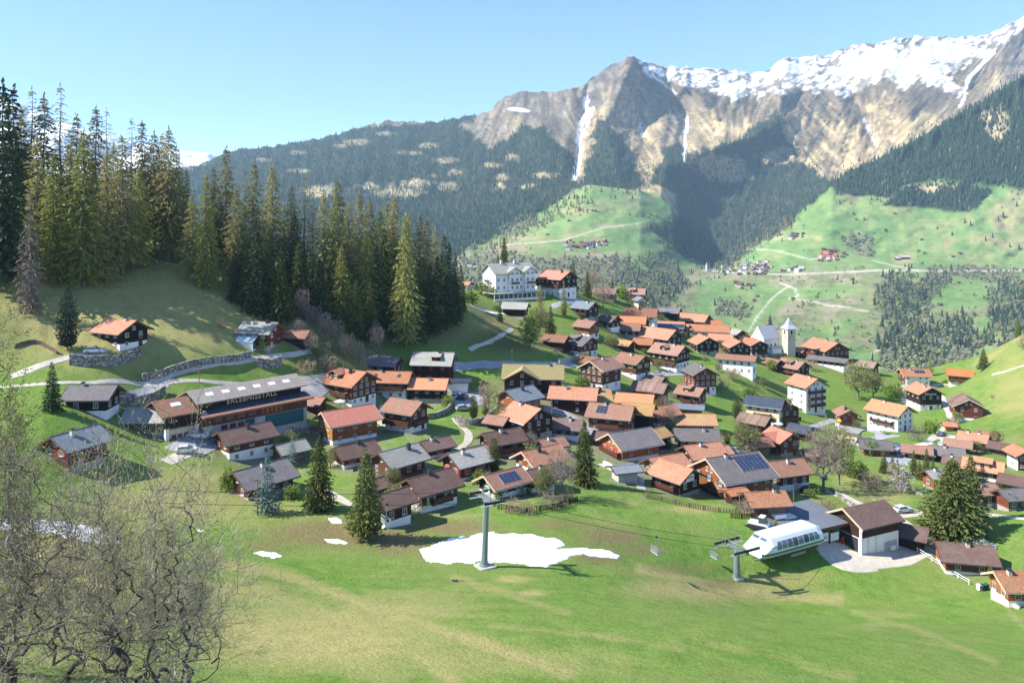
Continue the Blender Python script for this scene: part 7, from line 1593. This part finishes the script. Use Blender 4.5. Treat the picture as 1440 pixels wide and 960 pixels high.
def domes(P,h,r,seed,sides=7):
    rg=np.random.default_rng(seed); n=len(P); rings=[]
    for z,q in ((.05,.6),(.45,1.0),(.8,.7)):
        ang=rg.random(n)[:,None]*6.28+np.arange(sides)[None]*6.283/sides; rad=r[:,None]*q*(.65+.7*rg.random((n,sides)))
        rings.append(np.stack([P[:,None,0]+np.cos(ang)*rad,P[:,None,1]+np.sin(ang)*rad,P[:,None,2]+h[:,None]*(z+.16*(rg.random((n,sides))-.5))],2))
    v=np.concatenate(rings+[(P+np.stack([0*h,0*h,h],1))[:,None]],1); m=3*sides+1; o=np.arange(n)[:,None]*m; f=[]
    for a in range(2):
        for k in range(sides):
            k2=(k+1)%sides; f.append(np.stack([o[:,0]+a*sides+k,o[:,0]+a*sides+k2,o[:,0]+(a+1)*sides+k2],1)); f.append(np.stack([o[:,0]+a*sides+k,o[:,0]+(a+1)*sides+k2,o[:,0]+(a+1)*sides+k],1))
    for k in range(sides): f.append(np.stack([o[:,0]+2*sides+k,o[:,0]+2*sides+(k+1)%sides,o[:,0]+3*sides],1))
    return v.reshape(-1,3),np.stack(f,1).reshape(-1,3)
D_CON=foliage('distant_conifers',lin((38,54,42)),lin((54,70,50)),.05)
D_LAR=foliage('distant_larches',lin((96,96,60)),lin((120,114,74)),.1)
D_DEC=foliage('distant_bare_wood',lin((92,96,78)),lin((114,114,90)),.15)
D_GRN=foliage('distant_green_wood',lin((96,116,60)),lin((120,132,76)),.1)
V=[];FF=[];MI=[];off=0
def addset(vf,mi):
    global off
    v,f=vf; V.append(v);FF.append(f+off);MI.append(np.full(len(f),mi));off+=len(v)
fm=np.clip(forest-.25,0,1)
fm=np.maximum(fm,np.where(front,fCO*.14,0))
P=sample(fm,32000,1); hh=10+15*rng.random(len(P))**1.4; addset(cones(P,hh,hh*rng.uniform(.15,.23,len(P)),2),0)
# scattered trees at the edges of the wood, on the tan spurs and in the clearings
edge=smooth((pm(P_FL,26,20,14)+pm(P_FM,22,16,14)+pm(P_FC,22,14,14)+pm(P_FR,18,10,10)))*(1-forest)*.6+ .35*bare + .25*clear
edge=edge*(snow<.2)
P=sample(edge,1100,3); hh=rng.uniform(10,20,len(P)); addset(cones(P,hh,hh*rng.uniform(.16,.24,len(P)),4),0)
lar=np.maximum(np.where(front,pm([(640,345),(705,330),(760,300),(815,268),(830,290),(740,330),(690,350)],6,14,10),0),np.where(front,pm([(1000,372),(1060,330),(1100,305),(1110,318),(1060,355),(1010,380)],5,14,10),0))
P=sample(np.maximum(lar,forest*.05),900,5); hh=rng.uniform(12,22,len(P)); addset(cones(P,hh,hh*rng.uniform(.16,.24,len(P)),6),1)
gw=np.clip(fGW-.2,0,1)+np.where(front,fCO*.65,0)+np.where(front,scr*.05*smooth((nz2+.02)*8),0)
P=sample(gw,5600,7); hh=rng.uniform(4,9,len(P)); addset(domes(P,hh,hh*rng.uniform(.38,.6,len(P)),8,6),2)
P=sample(gw*.6+np.where(front,scr*.05,0),900,9); hh=rng.uniform(4,11,len(P)); addset(domes(P,hh,hh*rng.uniform(.3,.45,len(P)),10),3)
P=sample(np.where(front&(FT>1.2),scr*(1-md)+.12*(FPY>262),0)*(1-forest),800,11); hh=rng.uniform(2,5,len(P)); addset(domes(P,hh,hh*rng.uniform(.5,.8,len(P)),12),3)
me=np_mesh('distant_forest',np.concatenate(V),np.concatenate(FF),[D_CON,D_LAR,D_DEC,D_GRN],np.concatenate(MI))
tag(put('distant_forest',me),'conifer forest and bare woods covering the far slopes',None,None,'stuff')
# lone trees on the far meadows, each a thing of its own
vL,fL=cones(np.zeros((1,3)),np.array([20.]),np.array([4.2]),5); lone=np_mesh('crown',vL,fL,[D_CON])
lt=MB(); lt.tube([(0,0,-1),(0,0,3)],[.4,.3],M_BARK,5); ltm=lt.mesh('trunk')
for px,py,h in [(1430,291,20),(1411,306,22),(1404,312,18),(1357,314,20),(1365,318,18),(1396,336,18),(1386,340,16),(1339,331,16),(1181,287,20),(1318,324,14),(1083,462,26),(1241,461,24),(1230,430,22),(1200,400,20),(1005,430,18),(1020,410,14),(1150,420,12),(1420,348,16),(1433,352,18),(1282,378,18),(1180,330,12),(1100,340,14),(1215,310,14),(1060,365,16),(985,400,16),(1130,430,12)]:
    p=at_far(px,py); rt=empty('distant_tree',p,rng.random()*6); s=h/20; rt.scale=(s,s,s); tag(rt,'dark conifer standing alone on the far meadow slope','tree','lone conifers on the far meadows'); put('crown',lone,rt); put('trunk',ltm,rt)

# ------------------------------------------------------------------ the hamlets across the valley
D_WH=simple('far_wall_white',lin((206,202,196)),.9,var=.08); D_WB=simple('far_wall_brown',lin((96,72,58)),.9,var=.15)
D_R=[simple('far_roof_grey',lin((120,118,120)),.9,var=.15),simple('far_roof_red',lin((186,104,80)),.9,var=.15),simple('far_roof_brown',lin((112,88,78)),.9,var=.15),simple('far_roof_pale',lin((186,184,182)),.9,var=.1)]
def far_house(L,W,h,wm,rm):
    m=MB(); r=W*.26; m.box(-L/2,L/2,-W/2,W/2,-6,h,wm); m.prism([(-W/2,h-.001),(W/2,h-.001),(0,h+r)],-L/2,L/2,wm); wall=m.mesh('wall')
    m=MB(); m.prism([(-W/2-1,h-.5),(0,h+r),(W/2+1,h-.5),(W/2+1,h-.1),(0,h+r+.45),(-W/2-1,h-.1)],-L/2-1,L/2+1,rm); return wall,m.mesh('roof')
FH=[[far_house(12,10,5.5,wm,rm) for wm in (D_WH,D_WB)] for rm in D_R]
_fr=random.Random(21)
def hamlet(n,cx,cy,rx,ry,roofs,whites,label,group,s=(.7,1.25),name='distant_house',cat='house'):
    k=0; done=[]
    while k<n:
        px=_fr.gauss(cx,rx*.5); py=_fr.gauss(cy,ry*.5)
        if abs(px-cx)>rx or abs(py-cy)>ry: continue
        if any(abs(px-a)<3.4 and abs(py-b_)<1.6 for a,b_ in done) and _fr.random()<.9: continue
        done.append((px,py)); p=at_far(px,py); rt=empty(name,p,_fr.uniform(-1.2,1.2)); q=_fr.uniform(*s); rt.scale=(q,q,q*_fr.uniform(.9,1.2)); tag(rt,label,cat,group)
        w_,r_=FH[_fr.choice(roofs)][0 if _fr.random()<whites else 1]; put('wall',w_,rt); put('roof',r_,rt); k+=1
hamlet(44,1052,379,42,11,(0,0,2,3,0,1),.55,'small pale house in the grey roofed hamlet across the valley','houses of the grey roofed hamlet')
hamlet(27,1168,361,24,9,(1,1,1,2,0),.45,'small house in the red roofed hamlet across the valley','houses of the red roofed hamlet')
hamlet(24,815,346,44,7,(2,1,0,2),.4,'small brownish house in the hamlet on the green terrace above the hotel','houses of the terrace hamlet')
hamlet(7,1050,403,22,5,(2,1),.4,'small house in the cluster below the grey roofed hamlet','houses below the grey roofed hamlet')
hamlet(8,1115,381,18,3,(0,3,2),.7,'small pale house beside the valley road between the two hamlets','houses along the valley road')
hamlet(9,1115,332,30,6,(2,0,2),.3,'small house at the edge of the ravine wood above the hamlets','houses by the ravine wood')
hamlet(8,905,303,26,4,(2,2),.0,'dark barn in the row on the upper green terrace','barns on the upper terrace',(.5,.8),'distant_barn','barn')
for px,py in [(826,297),(833,298),(838,297),(815,296),(775,306),(800,312),(845,270),(890,268),(802,275),(840,256),(748,308),(770,331),(1204,310),(1245,324),(1296,339),(1292,355),(1300,358),(1350,357),(1340,362),(1280,288),(1128,294),(1200,302),(1258,302),(1013,435),(1040,439),(1065,418),(1115,422),(1322,430),(1348,398),(1270,422),(955,302),(965,290),(972,281)]:
    p=at_far(px,py); rt=empty('distant_barn',p,_fr.uniform(-1,1)); q=_fr.uniform(.55,.8); rt.scale=(q,q,q); tag(rt,'lone dark barn on the far green meadows','barn','lone barns on the far meadows'); w_,r_=FH[2][1]; put('wall',w_,rt); put('roof',r_,rt)
for px,py,sx,l in ((1272,364,2.2,'long white roofed farm building above the valley road'),(1262,366,1.0,'pale house beside the long white roofed farm building')):
    p=at_far(px,py); rt=empty('distant_farm',p,.1); rt.scale=(sx,1.1,1.1); tag(rt,l,'farm'); w_,r_=FH[3][1]; put('wall',w_,rt); put('roof',r_,rt)
p=at_far(994,381); rt=empty('distant_church',p,.3); tag(rt,'tiny white church with spire at the mouth of the ravine','church'); m=MB(); m.box(-3,3,-3,3,-5,17,D_WH); m.build('tower',rt); m=MB(); m.mesh_part([(-3.4,-3.4,17),(3.4,-3.4,17),(3.4,3.4,17),(-3.4,3.4,17),(0,0,30)],[(3,2,1,0),(0,1,4),(1,2,4),(2,3,4),(3,0,4)],D_R[3]); m.build('spire',rt); m=MB(); m.box(3.01,16,-4,4,-5,8,D_WH); m.prism([(-4.6,8),(4.6,8),(0,12)],3.01,16.4,D_R[0]); m.build('nave',rt)

# ------------------------------------------------------------------ trodden ground round the houses, garden shrubs, grass tufts
cent=[]
for o in list(COL.objects):
    if o.parent is None and '_dims' in o.keys(): d_=tuple(o['_dims']); cent.append((o.location.x,o.location.y,max(d_[0],d_[1]))); del o['_dims']
yd=np.zeros(XX.shape)
for x,y,q in cent:
    if y>400 and x<-60: continue
    yd=np.maximum(yd,np.exp(-(np.hypot(XX-x,YY-y)/(q*.74))**4)*.6)
for (x,y,q) in cent:
    k=np.exp(-(np.hypot(XX-x,YY-y)/28)**2)*.05; yd=yd+k
yd=np.clip(yd,0,1); a=HILL.attributes.new('yard','FLOAT','POINT'); a.data.foreach_set('value',yd.astype(np.float32).ravel())
_gs=random.Random(99); placed=0; tries=0
while placed<125 and tries<4000:
    tries+=1; x,y,q=_gs.choice(cent); an=_gs.uniform(0,6.28); rr=q*_gs.uniform(.62,1.0); X,Y=x+math.cos(an)*rr,y+math.sin(an)*rr
    if any(math.hypot(X-a_,Y-b_)<c_*.6 for a_,b_,c_ in cent): continue
    z=float(ground(X,Y)); px=CX+F*X/Y; py=HY-F*z/Y
    if not(400<px<1420 and 420<py<730): continue
    kind=_gs.choice(('bush','greenbush','greenbush','tanbush','bud','bud','bush')); ks=[k for k in PROTO if k[0]==kind]; tm,cm,h0=PROTO[_gs.choice(ks)]
    s_=(_gs.uniform(1.2,2.6) if 'bush' in kind else _gs.uniform(3,5))/h0; rt=empty('garden_shrub',(X,Y,z),an); rt.scale=(s_,s_,s_); tag(rt,'small garden shrub growing beside the village houses','shrub','garden shrubs between the village houses'); put('stems',tm,rt); put('crown',cm,rt); placed+=1

# ------------------------------------------------------------------ light, air, camera
SUN_EL, SUN_AZ = 42.0, 261.0      # compass bearing with +Y as north: the sun stands to the west (left)
w = bpy.data.worlds.new('World'); SC.world = w; w.use_nodes = True
nt = w.node_tree; bg = nt.nodes['Background']
sky = nt.nodes.new('ShaderNodeTexSky'); sky.sky_type = 'NISHITA'; sky.sun_disc = False
sky.sun_elevation = R(SUN_EL); sky.sun_rotation = R(SUN_AZ); sky.altitude = 1400; sky.air_density = 1.0; sky.dust_density = 0.1; sky.ozone_density = 2.5
tn = nt.nodes.new('ShaderNodeMix'); tn.data_type = 'RGBA'; tn.blend_type = 'MULTIPLY'; tn.inputs[0].default_value = 1.0
nt.links.new(sky.outputs[0], tn.inputs[6]); tn.inputs[7].default_value = (0.86,0.95,1.16,1); nt.links.new(tn.outputs[2], bg.inputs['Color']); bg.inputs['Strength'].default_value = 0.115
sd = bpy.data.lights.new('sun','SUN'); sd.energy = 5.0; sd.angle = R(0.5); sd.color = (1.0,0.95,0.88)
so = bpy.data.objects.new('sun', sd); link(so)
sv = Vector((math.sin(R(SUN_AZ))*math.cos(R(SUN_EL)), math.cos(R(SUN_AZ))*math.cos(R(SUN_EL)), math.sin(R(SUN_EL))))
so.rotation_euler = sv.to_track_quat('Z','Y').to_euler()
# air
hm = bpy.data.materials.new('haze_air'); hm.use_nodes = True; nt = hm.node_tree
nt.nodes.remove(nt.nodes['Principled BSDF'])
pv = nt.nodes.new('ShaderNodeVolumePrincipled'); pv.inputs['Color'].default_value = (0.52,0.79,1.0,1); pv.inputs['Density'].default_value = HAZE; pv.inputs['Anisotropy'].default_value = 0.0
nt.links.new(pv.outputs[0], nt.nodes['Material Output'].inputs['Volume'])
mb = MB(); mb.box(-9500,9500,-120,9300,-560,1800,hm)
tag(mb.build('haze'), 'thin blue air over the valley', None, None, 'stuff')
cd = bpy.data.cameras.new('camera'); co = bpy.data.objects.new('camera', cd); link(co)
co.location = (0,0,0); co.rotation_euler = (R(90),0,0)
cd.sensor_width = 36.0; cd.sensor_fit = 'HORIZONTAL'; cd.lens = 36.0*F/1440.0
cd.shift_y = (HY-480.0)/1440.0; cd.clip_start = 0.5; cd.clip_end = 40000
SC.camera = co
SC.view_settings.view_transform = 'Standard'; SC.view_settings.look = 'None'; SC.view_settings.gamma = 1.0; SC.view_settings.exposure = EXPO
SC.cycles.use_denoising = True; SC.cycles.max_bounces = 5; SC.cycles.diffuse_bounces = 2; SC.cycles.glossy_bounces = 2; SC.cycles.transmission_bounces = 3; SC.cycles.transparent_max_bounces = 6; SC.cycles.volume_bounces = 0
